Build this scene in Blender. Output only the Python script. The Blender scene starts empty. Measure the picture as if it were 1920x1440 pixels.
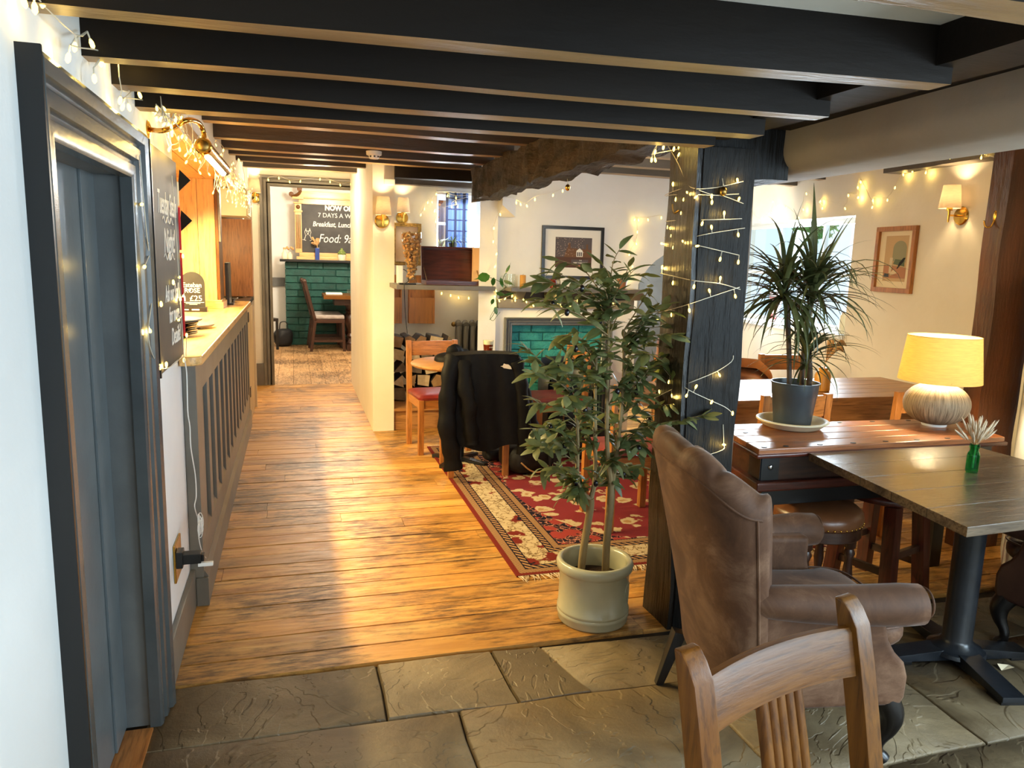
import bpy, bmesh, math, random
from mathutils import Vector, Matrix, noise
R = math.radians
random.seed(7)
SC = bpy.context.scene
COL = SC.collection

# ------------------------------------------------------------------ camera, world, lights, exposure
cam = bpy.data.cameras.new('camera')
cam.sensor_width = 36.0
cam.lens = 26.25
cam.clip_start = 0.02
cam.clip_end = 200
camo = bpy.data.objects.new('camera', cam)
COL.objects.link(camo)
camo.matrix_world = Matrix(((0.96040774, 0.01888469, -0.27795745, 0.0),
                            (-0.27717101, 0.16562663, -0.94643756, 0.0),
                            (0.02816398, 0.9860077, 0.16430339, 1.55),
                            (0, 0, 0, 1)))
SC.camera = camo
vs = SC.view_settings
vs.view_transform = 'Standard'
vs.look = 'None'
vs.gamma = 1.0
vs.use_curve_mapping = False
vs.exposure = 0.25
SC.cycles.use_denoising = True
SC.cycles.sample_clamp_indirect = 6.0
SC.cycles.max_bounces = 8
SC.cycles.diffuse_bounces = 5
SC.cycles.transparent_max_bounces = 16
SC.cycles.caustics_refractive = False
SC.cycles.caustics_reflective = False

world = bpy.data.worlds.new('sky')
SC.world = world
world.use_nodes = True
wn = world.node_tree
bg = wn.nodes['Background']
bg.inputs['Color'].default_value = (0.66, 0.86, 1.0, 1)
bg.inputs['Strength'].default_value = 1.15


def lamp(name, kind, loc, power, color, size=0.1, aim=None, size_y=None, spot=None, blend=0.4):
    l = bpy.data.lights.new(name, kind)
    l.energy = power
    l.color = color
    if kind == 'AREA':
        l.shape = 'RECTANGLE' if size_y else 'SQUARE'
        l.size = size
        if size_y:
            l.size_y = size_y
    elif kind == 'SUN':
        l.angle = size
    else:
        l.shadow_soft_size = size
    if kind == 'SPOT':
        l.spot_size = spot
        l.spot_blend = blend
    o = bpy.data.objects.new(name, l)
    COL.objects.link(o)
    o.location = loc
    if aim:
        d = Vector(aim) - Vector(loc)
        o.rotation_euler = d.to_track_quat('-Z', 'Y').to_euler()
    return o


WARM = (1.0, 0.76, 0.34)
WARM2 = (1.0, 0.80, 0.52)
# daylight through the windows behind and beside the photographer
lamp('daylight_side_window', 'AREA', (3.58, 0.15, 1.42), 105, (0.66, 0.86, 1.0), 1.7, (1.2, 0.75, 0.7), 1.15)
lamp('daylight_back_window', 'AREA', (2.3, -1.72, 1.5), 84, (0.72, 0.88, 1.0), 1.7, (3.2, 2.0, 1.1), 1.5)
lamp('daylight_left_back_window', 'AREA', (0.3, -1.72, 1.55), 6, (0.72, 0.88, 1.0), 1.2, (0.0, 2.0, 0.9), 1.4)
lamp('daylight_room_window', 'AREA', (4.813,6.467,1.481), 80, (0.78, 0.9, 1.0), 1.15, (2.4, 4.6, 0.6), 0.9)
lamp('daylight_alcove_window', 'AREA', (1.72, 8.0, 1.9), 36, (0.78, 0.9, 1.0), 0.5, (1.5, 6.0, 0.6), 0.5)
# lamps under the bar canopy and over the bar
for k in range(5):
    lamp('bar_lamp', 'SPOT', (-0.78, 3.65 + 0.62 * k, 1.93), 125, WARM, 0.03, (0.1, 3.75 + 0.62 * k, 0.0), spot=R(150), blend=0.6)
lamp('bar_back_lamp', 'POINT', (-0.62, 6.85, 1.62), 10, WARM, 0.06)
# ceiling spots in the corridor, the far room and the back room, plus added unseen lights
lamp('corridor_lamp', 'POINT', (0.25, 8.2, 2.15), 24, WARM2, 0.12)
lamp('far_room_lamp', 'POINT', (0.6, 11.2, 2.5), 190, (1.0, 0.86, 0.66), 0.2)
lamp('near_floor_fill', 'SPOT', (-0.1, -0.9, 2.05), 70, (1.0, 0.74, 0.38), 0.08, (0.1, 2.1, 0.0), spot=R(46), blend=0.7)  # added unseen spot behind the camera, warms the near flagstones
lamp('room_ceiling_lamp', 'POINT', (2.3, 4.9, 2.1), 13, (1.0, 0.88, 0.7), 0.12)
lamp('passage_fill', 'POINT', (3.5, 7.0, 2.0), 14, WARM2, 0.1)  # added light without a fitting, brightens the wall beyond the arch

# ------------------------------------------------------------------ materials
def lin(r, g, b):
    f = lambda c: (c / 255 / 12.92) if c / 255 <= 0.04045 else ((c / 255 + 0.055) / 1.055) ** 2.4
    return (f(r), f(g), f(b), 1)


class NT:
    def __init__(s, name):
        s.m = bpy.data.materials.new(name)
        s.m.use_nodes = True
        s.t = s.m.node_tree
        s.p = s.t.nodes['Principled BSDF']
        s.out = s.t.nodes['Material Output']

    def n(s, typ, **kw):
        nd = s.t.nodes.new('ShaderNode' + typ)
        for k, v in kw.items():
            if hasattr(nd, k) and k not in nd.inputs:
                setattr(nd, k, v)
            else:
                nd.inputs[k.replace('_', ' ')].default_value = v
        return nd

    def l(s, a, b):
        s.t.links.new(a, b)

    def coords(s, scale=(1, 1, 1), kind='Object', rnd=7.0, rot=(0, 0, 0)):
        if kind == 'Position':
            src = s.n('NewGeometry').outputs['Position']
        else:
            src = s.n('TexCoord').outputs[kind]
        if rnd:
            oi = s.n('ObjectInfo')
            ml = s.n('Math', operation='MULTIPLY')
            s.l(oi.outputs['Random'], ml.inputs[0])
            ml.inputs[1].default_value = rnd
            ad = s.n('VectorMath', operation='ADD')
            s.l(src, ad.inputs[0])
            s.l(ml.outputs[0], ad.inputs[1])
            src = ad.outputs[0]
        mp = s.n('Mapping')
        mp.inputs['Scale'].default_value = scale
        mp.inputs['Rotation'].default_value = rot
        s.l(src, mp.inputs['Vector'])
        return mp.outputs[0]

    def noise(s, vec, scale, detail=4, rough=0.55, dist=0.0):
        nd = s.n('TexNoise')
        nd.inputs['Scale'].default_value = scale
        nd.inputs['Detail'].default_value = detail
        nd.inputs['Roughness'].default_value = rough
        nd.inputs['Distortion'].default_value = dist
        s.l(vec, nd.inputs['Vector'])
        return nd.outputs[0]

    def ramp(s, fac, stops, interp='LINEAR'):
        r = s.n('ValToRGB')
        r.color_ramp.interpolation = interp
        e = r.color_ramp.elements
        e[0].position, e[0].color = stops[0][0], stops[0][1]
        e[1].position, e[1].color = stops[-1][0], stops[-1][1]
        for p, c in stops[1:-1]:
            q = e.new(p)
            q.color = c
        s.l(fac, r.inputs[0])
        return r.outputs[0]

    def mix(s, fac, a, b, mode='MIX'):
        m = s.n('Mix', data_type='RGBA', blend_type=mode)
        for sock, v in ((m.inputs[0], fac), (m.inputs[6], a), (m.inputs[7], b)):
            if isinstance(v, (int, float)):
                sock.default_value = v
            elif isinstance(v, tuple):
                sock.default_value = v
            else:
                s.l(v, sock)
        return m.outputs[2]

    def bump(s, h, strength=0.3, dist=0.01):
        b = s.n('Bump')
        b.inputs['Strength'].default_value = strength
        b.inputs['Distance'].default_value = dist
        s.l(h, b.inputs['Height'])
        s.l(b.outputs[0], s.p.inputs['Normal'])
        return b

    def set(s, col=None, rough=None, metal=None, spec=None, **kw):
        for k, v in (('Base Color', col), ('Roughness', rough), ('Metallic', metal), ('Specular IOR Level', spec)):
            if v is None:
                continue
            if isinstance(v, (int, float, tuple)):
                s.p.inputs[k].default_value = v
            else:
                s.l(v, s.p.inputs[k])
        for k, v in kw.items():
            s.p.inputs[k.replace('_', ' ')].default_value = v
        return s.m


def flat(name, col, rough=0.5, metal=0.0, spec=0.5, **kw):
    return NT(name).set(col, rough, metal, spec, **kw)


def mottled(name, c1, c2, scale=6, rough=0.6, bump=0.15, bscale=None, dist=0.01, spec=0.5, metal=0.0, kind='Object', stretch=(1, 1, 1), lo=0.35, hi=0.65, detail=5):
    t = NT(name)
    v = t.coords(stretch, kind)
    n1 = t.noise(v, scale, detail)
    c = t.ramp(n1, [(lo, c1), (hi, c2)])
    if bump:
        t.bump(t.noise(v, bscale or scale * 4, 6, 0.6), bump, dist)
    return t.set(c, rough, metal, spec)


def wood(name, c1, c2, axis='X', scale=1.0, rough=0.4, spec=0.5, bump=0.12, dark=None, kind='Object', contrast=(0.3, 0.7)):
    t = NT(name)
    st = {'X': (1.2, 14, 14), 'Y': (14, 1.2, 14), 'Z': (14, 14, 1.2)}[axis]
    st = tuple(q * scale for q in st)
    v = t.coords(st, kind)
    n1 = t.noise(v, 1.0, 5, 0.6, 1.6)
    c = t.ramp(n1, [(contrast[0], c1), (contrast[1], c2)])
    v2 = t.coords(tuple(q * 5 for q in st), kind)
    n2 = t.noise(v2, 1.0, 3, 0.6)
    d = dark or tuple(q * 0.45 for q in c1[:3]) + (1,)
    f = t.ramp(n2, [(0.36, (1, 1, 1, 1)), (0.5, (0, 0, 0, 1))])
    m = t.n('Math', operation='MULTIPLY')
    t.l(f, m.inputs[0])
    m.inputs[1].default_value = 0.55
    c = t.mix(m.outputs[0], c, d)
    if bump:
        t.bump(n2, bump, 0.004)
    return t.set(c, rough, 0, spec)


M = {}
# plaster and paint
def plaster(name, c1, c2):
    t = NT(name)
    v = t.coords((1, 1, 1), 'Position', 0)
    c = t.ramp(t.noise(v, 1.3, 5), [(0.35, c1), (0.65, c2)])
    b1 = t.noise(v, 3.0, 6, 0.6)
    t.bump(b1, 0.35, 0.02)
    return t.set(c, 0.75, 0, 0.25)


M['plaster'] = plaster('cream_plaster', lin(226, 218, 200), lin(236, 230, 216))
M['plaster_white'] = plaster('white_plaster', lin(228, 226, 222), lin(238, 238, 236))
M['left_plaster'] = plaster('cool_white_plaster', lin(222, 222, 220), lin(234, 234, 232))
M['ceil'] = plaster('ceiling_plaster', lin(216, 208, 192), lin(232, 226, 214))
M['duct'] = plaster('beam_plaster', lin(150, 138, 124), lin(168, 158, 144))
M['grey_paint'] = mottled('grey_gloss_paint', lin(92, 94, 94), lin(104, 106, 105), 5, 0.32, 0.25, 40, 0.003)
M['slate_paint'] = mottled('slate_blue_paint', lin(66, 70, 71), lin(78, 82, 83), 5, 0.25, 0.2, 30, 0.003)
M['door_paint'] = mottled('slate_grey_door_paint', lin(92, 98, 100), lin(104, 110, 112), 5, 0.3, 0.15, 30, 0.003)
M['panel_paint'] = mottled('taupe_grey_paint', lin(104, 100, 92), lin(116, 112, 103), 5, 0.4, 0.15, 40, 0.003)
M['black_beam'] = mottled('black_painted_timber', lin(19, 13, 8), lin(29, 21, 13), 3, 0.6, 0.3, 9, 0.012, spec=0.2, stretch=(0.25, 1, 1), kind='Position')
M['brown_beam'] = mottled('brown_stained_timber', lin(48, 37, 26), lin(66, 51, 35), 3, 0.5, 0.4, 14, 0.02, stretch=(0.25, 1, 1), kind='Position')
M['grey_beam'] = mottled('grey_painted_timber', lin(84, 78, 70), lin(106, 98, 88), 3, 0.6, 0.4, 14, 0.02, stretch=(0.25, 1, 1), kind='Position')
M['soffit_lit'] = mottled('lit_joist_soffit', lin(116, 92, 62), lin(166, 138, 98), 5, 0.45, 0.4, 20, 0.02, stretch=(0.2, 1, 1), kind='Position')  # tan colour paints reflected lamp light onto the joist undersides
M['rough_beam'] = mottled('rough_hewn_oak', lin(17, 14, 11), lin(76, 63, 50), 11, 0.6, 1.0, 26, 0.07, stretch=(1, 0.3, 1), kind='Position')
M['post_black'] = mottled('weathered_black_oak', lin(11, 10, 9), lin(27, 23, 19), 5, 0.55, 0.8, 16, 0.03, spec=0.25, stretch=(1, 1, 0.12), kind='Position')
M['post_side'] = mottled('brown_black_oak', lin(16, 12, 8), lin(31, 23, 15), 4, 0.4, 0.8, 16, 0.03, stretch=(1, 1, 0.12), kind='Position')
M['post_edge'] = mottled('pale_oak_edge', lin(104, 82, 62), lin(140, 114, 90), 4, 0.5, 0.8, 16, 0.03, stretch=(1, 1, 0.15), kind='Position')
M['post_brown'] = mottled('red_brown_oak', lin(58, 30, 16), lin(98, 54, 28), 4, 0.35, 0.6, 14, 0.02, stretch=(1, 1, 0.2), kind='Position')
M['teal'] = mottled('teal_painted_brick', lin(44, 148, 150), lin(70, 184, 178), 9, 0.5, 1.0, 34, 0.02, kind='Position')
M['teal_shaded'] = mottled('shaded_teal_painted_brick', lin(10, 62, 57), lin(18, 84, 75), 6, 0.5, 0.6, 30, 0.012, kind='Position')  # same teal paint, darkened in colour for the dimmer far room
M['teal_joint'] = flat('teal_mortar', lin(20, 98, 94), 0.7)
M['teal_joint_shaded'] = flat('shaded_teal_mortar', lin(14, 66, 58), 0.7)  # mortar darkened the same way for the far room's lower light


def floor_wood(name, c1, c2, c3, axis):
    t = NT(name)
    st = (1.0, 9, 9) if axis == 'X' else (9, 1.0, 9)
    v = t.coords(st, 'Position', 11.0)
    n1 = t.noise(v, 1.3, 6, 0.62, 1.2)
    c = t.ramp(n1, [(0.3, c1), (0.5, c2), (0.72, c3)])
    # dark worn patches and specks that cross the boards
    vp = t.coords((1, 1, 1), 'Position', 0)
    g1 = t.noise(vp, 1.4, 5, 0.6)
    v3 = t.coords((2.6, 14, 9) if axis == 'X' else (14, 2.6, 9), 'Position', 3.0)
    g2 = t.noise(v3, 3.0, 8, 0.72)
    mm = t.n('Math', operation='MULTIPLY')
    t.l(g1, mm.inputs[0])
    t.l(g2, mm.inputs[1])
    w = t.ramp(mm.outputs[0], [(0.22, (0, 0, 0, 1)), (0.34, (0.85, 0.85, 0.85, 1))])
    c = t.mix(w, c, lin(74, 48, 24))
    oi = t.n('ObjectInfo')
    hv = t.n('HueSaturation')
    mr = t.n('MapRange')
    mr.inputs[3].default_value = 0.78
    mr.inputs[4].default_value = 1.15
    t.l(oi.outputs['Random'], mr.inputs[0])
    t.l(mr.outputs[0], hv.inputs['Value'])
    t.l(c, hv.inputs['Color'])
    t.bump(g2, 0.25, 0.006)
    return t.set(hv.outputs[0], t.ramp(g2, [(0.3, (0.3,) * 3 + (1,)), (0.7, (0.55,) * 3 + (1,))]), 0, 0.45)


M['board'] = floor_wood('honey_pine_boards', lin(172, 116, 52), lin(204, 148, 72), lin(224, 176, 100), 'X')
M['board_far'] = floor_wood('pale_oak_boards', lin(160, 120, 78), lin(186, 146, 100), lin(204, 168, 122), 'Y')


def stone():
    t = NT('york_flagstone')
    v = t.coords((1, 1, 1), 'Position', 5.0)
    n1 = t.noise(v, 2.4, 8, 0.66, 0.8)
    c = t.ramp(n1, [(0.28, lin(88, 74, 54)), (0.5, lin(118, 101, 74)), (0.72, lin(148, 130, 99))])
    oi = t.n('ObjectInfo')
    mr = t.n('MapRange')
    mr.inputs[3].default_value = 0.78
    mr.inputs[4].default_value = 1.12
    t.l(oi.outputs['Random'], mr.inputs[0])
    hv = t.n('HueSaturation')
    t.l(mr.outputs[0], hv.inputs['Value'])
    t.l(c, hv.inputs['Color'])
    n2 = t.noise(v, 1.9, 4, 0.55, 1.6)
    st = t.n('Math', operation='MULTIPLY')
    t.l(n2, st.inputs[0])
    st.inputs[1].default_value = 9
    fr = t.n('Math', operation='FLOOR')
    t.l(st.outputs[0], fr.inputs[0])
    fc = t.n('Math', operation='FRACT')
    t.l(st.outputs[0], fc.inputs[0])
    sm = t.n('Math', operation='SMOOTH_MIN') if False else t.n('MapRange')
    sm.inputs[1].default_value = 0.0
    sm.inputs[2].default_value = 0.12
    t.l(fc.outputs[0], sm.inputs[0])
    ad = t.n('Math', operation='ADD')
    t.l(fr.outputs[0], ad.inputs[0])
    t.l(sm.outputs[0], ad.inputs[1])
    ad2 = t.n('Math', operation='MULTIPLY_ADD')
    t.l(t.noise(v, 26, 8, 0.7), ad2.inputs[0])
    ad2.inputs[1].default_value = 1.1
    t.l(ad.outputs[0], ad2.inputs[2])
    t.bump(ad2.outputs[0], 0.55, 0.007)
    return t.set(hv.outputs[0], 0.5, 0, 0.5)


M['stone'] = stone()
M['grout'] = mottled('dark_joint_earth', lin(40, 32, 24), lin(60, 50, 38), 20, 0.9, 0.3)
OAK1, OAK2 = lin(158, 98, 46), lin(190, 126, 66)
for ax in 'XYZ':
    M['oak' + ax] = wood('golden_oak_' + ax.lower(), OAK1, OAK2, ax, 1.4, 0.38)
    M['slat' + ax] = wood('varnished_brown_oak_' + ax.lower(), lin(90, 52, 14), lin(120, 76, 24), ax, 1.5, 0.4, 0.28)
    M['bar' + ax] = wood('orange_pine_' + ax.lower(), lin(212, 162, 96), lin(230, 188, 124), ax, 1.0, 0.28, 0.5)
    M['dark' + ax] = wood('dark_walnut_' + ax.lower(), lin(48, 26, 16), lin(72, 42, 26), ax, 1.2, 0.35)
    M['mahog' + ax] = wood('red_mahogany_' + ax.lower(), lin(60, 25, 15), lin(92, 40, 25), ax, 1.2, 0.28, 0.5)
    M['trunk' + ax] = wood('red_brown_trunk_wood_' + ax.lower(), lin(124, 72, 42), lin(168, 106, 64), ax, 1.0, 0.28, 0.5)
    M['ash' + ax] = wood('dark_stained_ash_' + ax.lower(), lin(72, 60, 48), lin(104, 88, 70), ax, 1.6, 0.26, 0.6, 0.3)
    M['old' + ax] = wood('worn_oak_tabletop_' + ax.lower(), lin(146, 100, 56), lin(184, 134, 82), ax, 0.9, 0.4)
    M['blackw' + ax] = wood('black_stained_wood_' + ax.lower(), lin(14, 12, 12), lin(26, 22, 20), ax, 1.2, 0.3)
M['tan_paint'] = mottled('tan_paint', lin(168, 148, 112), lin(182, 162, 126), 4, 0.45, 0.1)
M['cream_paint'] = mottled('cream_gloss_paint', lin(222, 208, 178), lin(232, 220, 192), 4, 0.4, 0.1)
M['rack'] = wood('orange_ply', lin(186, 112, 44), lin(206, 132, 58), 'Z', 0.6, 0.4)
M['mantel'] = mottled('taupe_mantel_paint', lin(96, 90, 82), lin(112, 106, 96), 5, 0.4, 0.1)
M['red_seat'] = mottled('oxblood_leatherette', lin(112, 34, 34), lin(136, 48, 46), 9, 0.38, 0.25, 90, 0.002)


def suede():
    t = NT('taupe_suede')
    v = t.coords((1, 1, 1), 'Object', 0)
    n1 = t.noise(v, 5.5, 7, 0.68, 0.6)
    c = t.ramp(n1, [(0.3, lin(66, 42, 27)), (0.5, lin(90, 61, 42)), (0.7, lin(126, 96, 74))])
    t.bump(t.noise(v, 160, 3), 0.12, 0.002)
    return t.set(c, 0.6, 0, 0.25, Sheen_Weight=0.12, Sheen_Roughness=0.4)


M['suede'] = suede()
M['leather'] = mottled('brown_leather', lin(104, 64, 38), lin(128, 82, 50), 6, 0.3, 0.25, 110, 0.002)
M['tan_leather'] = mottled('tan_leather', lin(146, 92, 56), lin(172, 112, 70), 6, 0.35, 0.2, 90, 0.002)
M['maroon_leather'] = mottled('dark_brown_leather', lin(56, 34, 28), lin(76, 48, 38), 6, 0.35, 0.25, 80, 0.003)
M['slate_leather'] = mottled('slate_grey_leather', lin(48, 54, 60), lin(64, 70, 76), 6, 0.4, 0.2, 90, 0.002)
M['brass'] = flat('polished_brass', lin(214, 164, 74), 0.22, 1.0)
M['brass_dull'] = flat('antique_brass', lin(150, 116, 62), 0.35, 1.0)
M['chrome'] = flat('chrome', lin(200, 200, 200), 0.15, 1.0)
M['black'] = flat('black_metal', lin(16, 16, 17), 0.35)
M['black_sat'] = mottled('black_satin_iron', lin(20, 22, 25), lin(30, 33, 38), 8, 0.28, 0.1)
M['white_plastic'] = flat('white_plastic', lin(232, 232, 228), 0.4)
M['black_plastic'] = flat('black_plastic', lin(18, 18, 18), 0.4)
M['wire'] = flat('clear_pale_cable', lin(214, 206, 186), 0.35)
M['jacket'] = mottled('black_softshell_fabric', lin(9, 8, 9), lin(16, 15, 16), 30, 0.6, 0.3, 220, 0.001, spec=0.18)
M['bag'] = mottled('black_nylon', lin(8, 8, 10), lin(18, 18, 22), 20, 0.6, 0.4, 160, 0.002)
M['webbing'] = flat('black_webbing', lin(20, 21, 24), 0.6)
M['logo_white'] = flat('white_embroidery', lin(226, 216, 200), 0.7)
M['chalkboard'] = mottled('chalkboard_slate', lin(38, 36, 34), lin(60, 57, 53), 4, 0.55, 0.05)
M['chalk'] = flat('white_chalk', lin(238, 234, 224), 0.9, spec=0.1)
M['felt_red'] = mottled('red_felt', lin(176, 34, 40), lin(196, 46, 52), 30, 0.9, 0.2, 200, 0.002)
M['cream_felt'] = flat('cream_felt', lin(226, 214, 186), 0.9)
M['plate'] = flat('black_glazed_plate', lin(18, 17, 17), 0.16)
M['slate'] = mottled('grey_slate_disc', lin(96, 90, 80), lin(120, 112, 100), 12, 0.35, 0.2)
M['ceramic'] = mottled('sage_glazed_stoneware', lin(166, 164, 138), lin(182, 180, 154), 4, 0.2, 0.1, 12, 0.003, spec=0.6)
M['soil'] = mottled('dark_potting_soil', lin(38, 22, 14), lin(62, 38, 24), 60, 0.95, 1.0, 120, 0.01)
M['bark'] = mottled('olive_bark', lin(112, 92, 58), lin(146, 124, 82), 12, 0.7, 0.6, 50, 0.006, stretch=(1, 1, 0.3))
M['plastic_pot'] = mottled('anthracite_plastic_pot', lin(52, 58, 62), lin(60, 66, 70), 6, 0.38, 0.05)
M['terracotta'] = mottled('pale_stone_saucer', lin(206, 196, 164), lin(222, 214, 186), 6, 0.5, 0.1)
M['amber'] = mottled('amber_glazed_vase', lin(198, 136, 48), lin(222, 164, 76), 6, 0.25, 0.05)
M['candle'] = flat('ochre_candle_wax', lin(196, 138, 52), 0.5)
M['bark_dark'] = mottled('dark_cane_bark', lin(46, 34, 24), lin(78, 60, 42), 20, 0.7, 0.5, 80, 0.004)
M['cream_card'] = flat('cream_mount_card', lin(228, 212, 178), 0.85)
M['peach'] = mottled('peach_print', lin(222, 176, 130), lin(236, 200, 160), 5, 0.8, 0)
M['pink_card'] = flat('pale_pink_card', lin(236, 214, 210), 0.8)
M['red_ink'] = flat('red_ink', lin(206, 44, 52), 0.8)
M['rad'] = flat('grey_radiator_enamel', lin(112, 108, 102), 0.4)
M['log_bark'] = mottled('log_bark', lin(40, 30, 24), lin(70, 54, 42), 14, 0.9, 0.8, 50, 0.006)
M['log_pale'] = mottled('log_pale_end', lin(186, 164, 132), lin(206, 188, 158), 20, 0.9, 0.3)
M['log_grey'] = mottled('log_grey_end', lin(92, 80, 68), lin(122, 108, 94), 14, 0.9, 0.3)
M['log_brown'] = mottled('log_brown_end', lin(140, 108, 74), lin(166, 134, 98), 14, 0.9, 0.3)
M['dark_gap'] = flat('dark_stained_board', lin(54, 44, 36), 0.7)
M['blue_paint'] = flat('cobalt_blue_glass', lin(40, 62, 132), 0.15)
M['grey_pad'] = mottled('grey_seat_fabric', lin(150, 140, 134), lin(170, 160, 154), 20, 0.9, 0.3, 120, 0.002)
M['olive'] = flat('black_olive_fruit', lin(20, 14, 20), 0.25)


def leafmat(name, c1, c2, rough=0.42, trans=0.25):
    t = NT(name)
    oi = t.n('ObjectInfo')
    c = t.ramp(oi.outputs['Random'], [(0.0, c1), (1.0, c2)])
    v = t.coords((1, 1, 1), 'Object', 5)
    c = t.mix(t.noise(v, 30, 3), c, tuple(q * 0.7 for q in c1[:3]) + (1,))
    t.set(c, rough, 0, 0.5)
    tr = t.n('BsdfTranslucent')
    t.l(c, tr.inputs[0])
    mx = t.n('MixShader')
    mx.inputs[0].default_value = trans
    t.l(t.p.outputs[0], mx.inputs[1])
    t.l(tr.outputs[0], mx.inputs[2])
    t.l(mx.outputs[0], t.out.inputs[0])
    return t.m


M['leaf'] = leafmat('olive_leaf', lin(100, 114, 66), lin(170, 176, 128), 0.42, 0.35)
M['dleaf'] = leafmat('dracaena_leaf', lin(58, 68, 38), lin(120, 124, 76), 0.35, 0.15)
M['spider'] = leafmat('spider_plant_leaf', lin(120, 150, 70), lin(190, 200, 120))
M['pothos'] = leafmat('pothos_leaf', lin(50, 104, 36), lin(86, 140, 58))
M['tree'] = leafmat('tree_leaf', lin(110, 170, 70), lin(170, 214, 120))
M['pampas'] = mottled('dried_pampas', lin(196, 172, 140), lin(222, 204, 178), 30, 0.9, 0.1)
M['pampas_tan'] = mottled('dried_tan_grass', lin(178, 134, 84), lin(208, 168, 116), 30, 0.9, 0.1)


def glass(name, col, trans=0.85, rough=0.02):
    t = NT(name)
    tr = t.n('BsdfTransparent')
    tr.inputs[0].default_value = col
    gl = t.n('BsdfGlossy')
    gl.inputs['Roughness'].default_value = rough
    fr = t.n('LayerWeight')
    fr.inputs[0].default_value = 0.5
    pw_ = t.n('Math', operation='POWER')
    t.l(fr.outputs['Facing'], pw_.inputs[0])
    pw_.inputs[1].default_value = 4.0
    ma_ = t.n('Math', operation='MULTIPLY_ADD')
    t.l(pw_.outputs[0], ma_.inputs[0])
    ma_.inputs[1].default_value = 0.7
    ma_.inputs[2].default_value = 0.03
    mx = t.n('MixShader')
    t.l(ma_.outputs[0], mx.inputs[0])
    t.l(tr.outputs[0], mx.inputs[1])
    t.l(gl.outputs[0], mx.inputs[2])
    t.l(mx.outputs[0], t.out.inputs[0])
    return t.m


M['pane'] = glass('window_glass', (0.97, 0.99, 1, 1))
M['clear'] = glass('clear_glass', (0.95, 0.97, 0.95, 1), rough=0.03)
M['clear_far'] = M['clear']
M['green_glass'] = glass('green_bottle_glass', (0.30, 0.80, 0.55, 1))
M['blue_glass'] = glass('blue_vase_glass', (0.08, 0.16, 0.5, 1))
M['ale'] = flat('amber_ale', lin(128, 34, 8), 0.1, Transmission_Weight=0.35)
M['foam'] = flat('ale_foam', lin(238, 228, 204), 0.8)
M['cork'] = mottled('wine_cork', lin(150, 100, 56), lin(196, 146, 92), 30, 0.85, 0.4, 120, 0.003)
M['mat_white'] = flat('white_mount_card', lin(232, 228, 218), 0.85)
M['gilt'] = mottled('gilt_moulding', lin(120, 88, 34), lin(176, 134, 62), 40, 0.35, 0.9, 70, 0.01, metal=0.6)


def emit(name, col, strength):
    t = NT(name)
    e = t.n('Emission')
    e.inputs[0].default_value = col
    e.inputs[1].default_value = strength
    t.l(e.outputs[0], t.out.inputs[0])
    return t.m


M['bulb'] = emit('fairy_bulb_glow', (1.0, 0.70, 0.14, 1), 5.5)
M['bulb_big'] = emit('lamp_bulb_glow', (1.0, 0.72, 0.36, 1), 30)
M['led'] = emit('warm_led_lens', (1.0, 0.74, 0.36, 1), 16)


def shade(name, col, glow, trans):
    t = NT(name)
    v = t.coords((18, 18, 240), 'Object', 0)
    n = t.noise(v, 1.0, 3, 0.6)
    c = t.ramp(n, [(0.3, tuple(q * 0.78 for q in col[:3]) + (1,)), (0.7, col)])
    t.set(c, 0.9, 0, 0.1)
    tr = t.n('BsdfTranslucent')
    t.l(c, tr.inputs[0])
    mx = t.n('MixShader')
    mx.inputs[0].default_value = trans
    t.l(t.p.outputs[0], mx.inputs[1])
    t.l(tr.outputs[0], mx.inputs[2])
    t.l(mx.outputs[0], t.out.inputs[0])
    return t.m


M['lampshade'] = shade('mustard_linen_shade', lin(240, 218, 156), 0, 0.6)
M['shade_lining'] = flat('white_shade_lining', lin(250, 246, 236), 0.9)
M['sconce_shade'] = shade('grey_linen_shade', lin(212, 200, 184), 0, 0.55)


def ribbed():
    t = NT('scratched_stoneware_base')
    tc = t.n('TexCoord')
    sp = t.n('SeparateXYZ')
    t.l(tc.outputs['Object'], sp.inputs[0])
    at = t.n('Math', operation='ARCTAN2')
    t.l(sp.outputs[1], at.inputs[0])
    t.l(sp.outputs[0], at.inputs[1])
    cb = t.n('CombineXYZ')
    t.l(at.outputs[0], cb.inputs[0])
    t.l(sp.outputs[2], cb.inputs[1])
    mp = t.n('Mapping')
    mp.inputs['Scale'].default_value = (34, 9, 1)
    t.l(cb.outputs[0], mp.inputs['Vector'])
    n = t.noise(mp.outputs[0], 1.0, 5, 0.65)
    c = t.ramp(n, [(0.36, lin(98, 83, 64)), (0.6, lin(172, 154, 126))])
    t.bump(n, 0.6, 0.006)
    return t.set(c, 0.6, 0, 0.3)


M['ribbed'] = ribbed()


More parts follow.
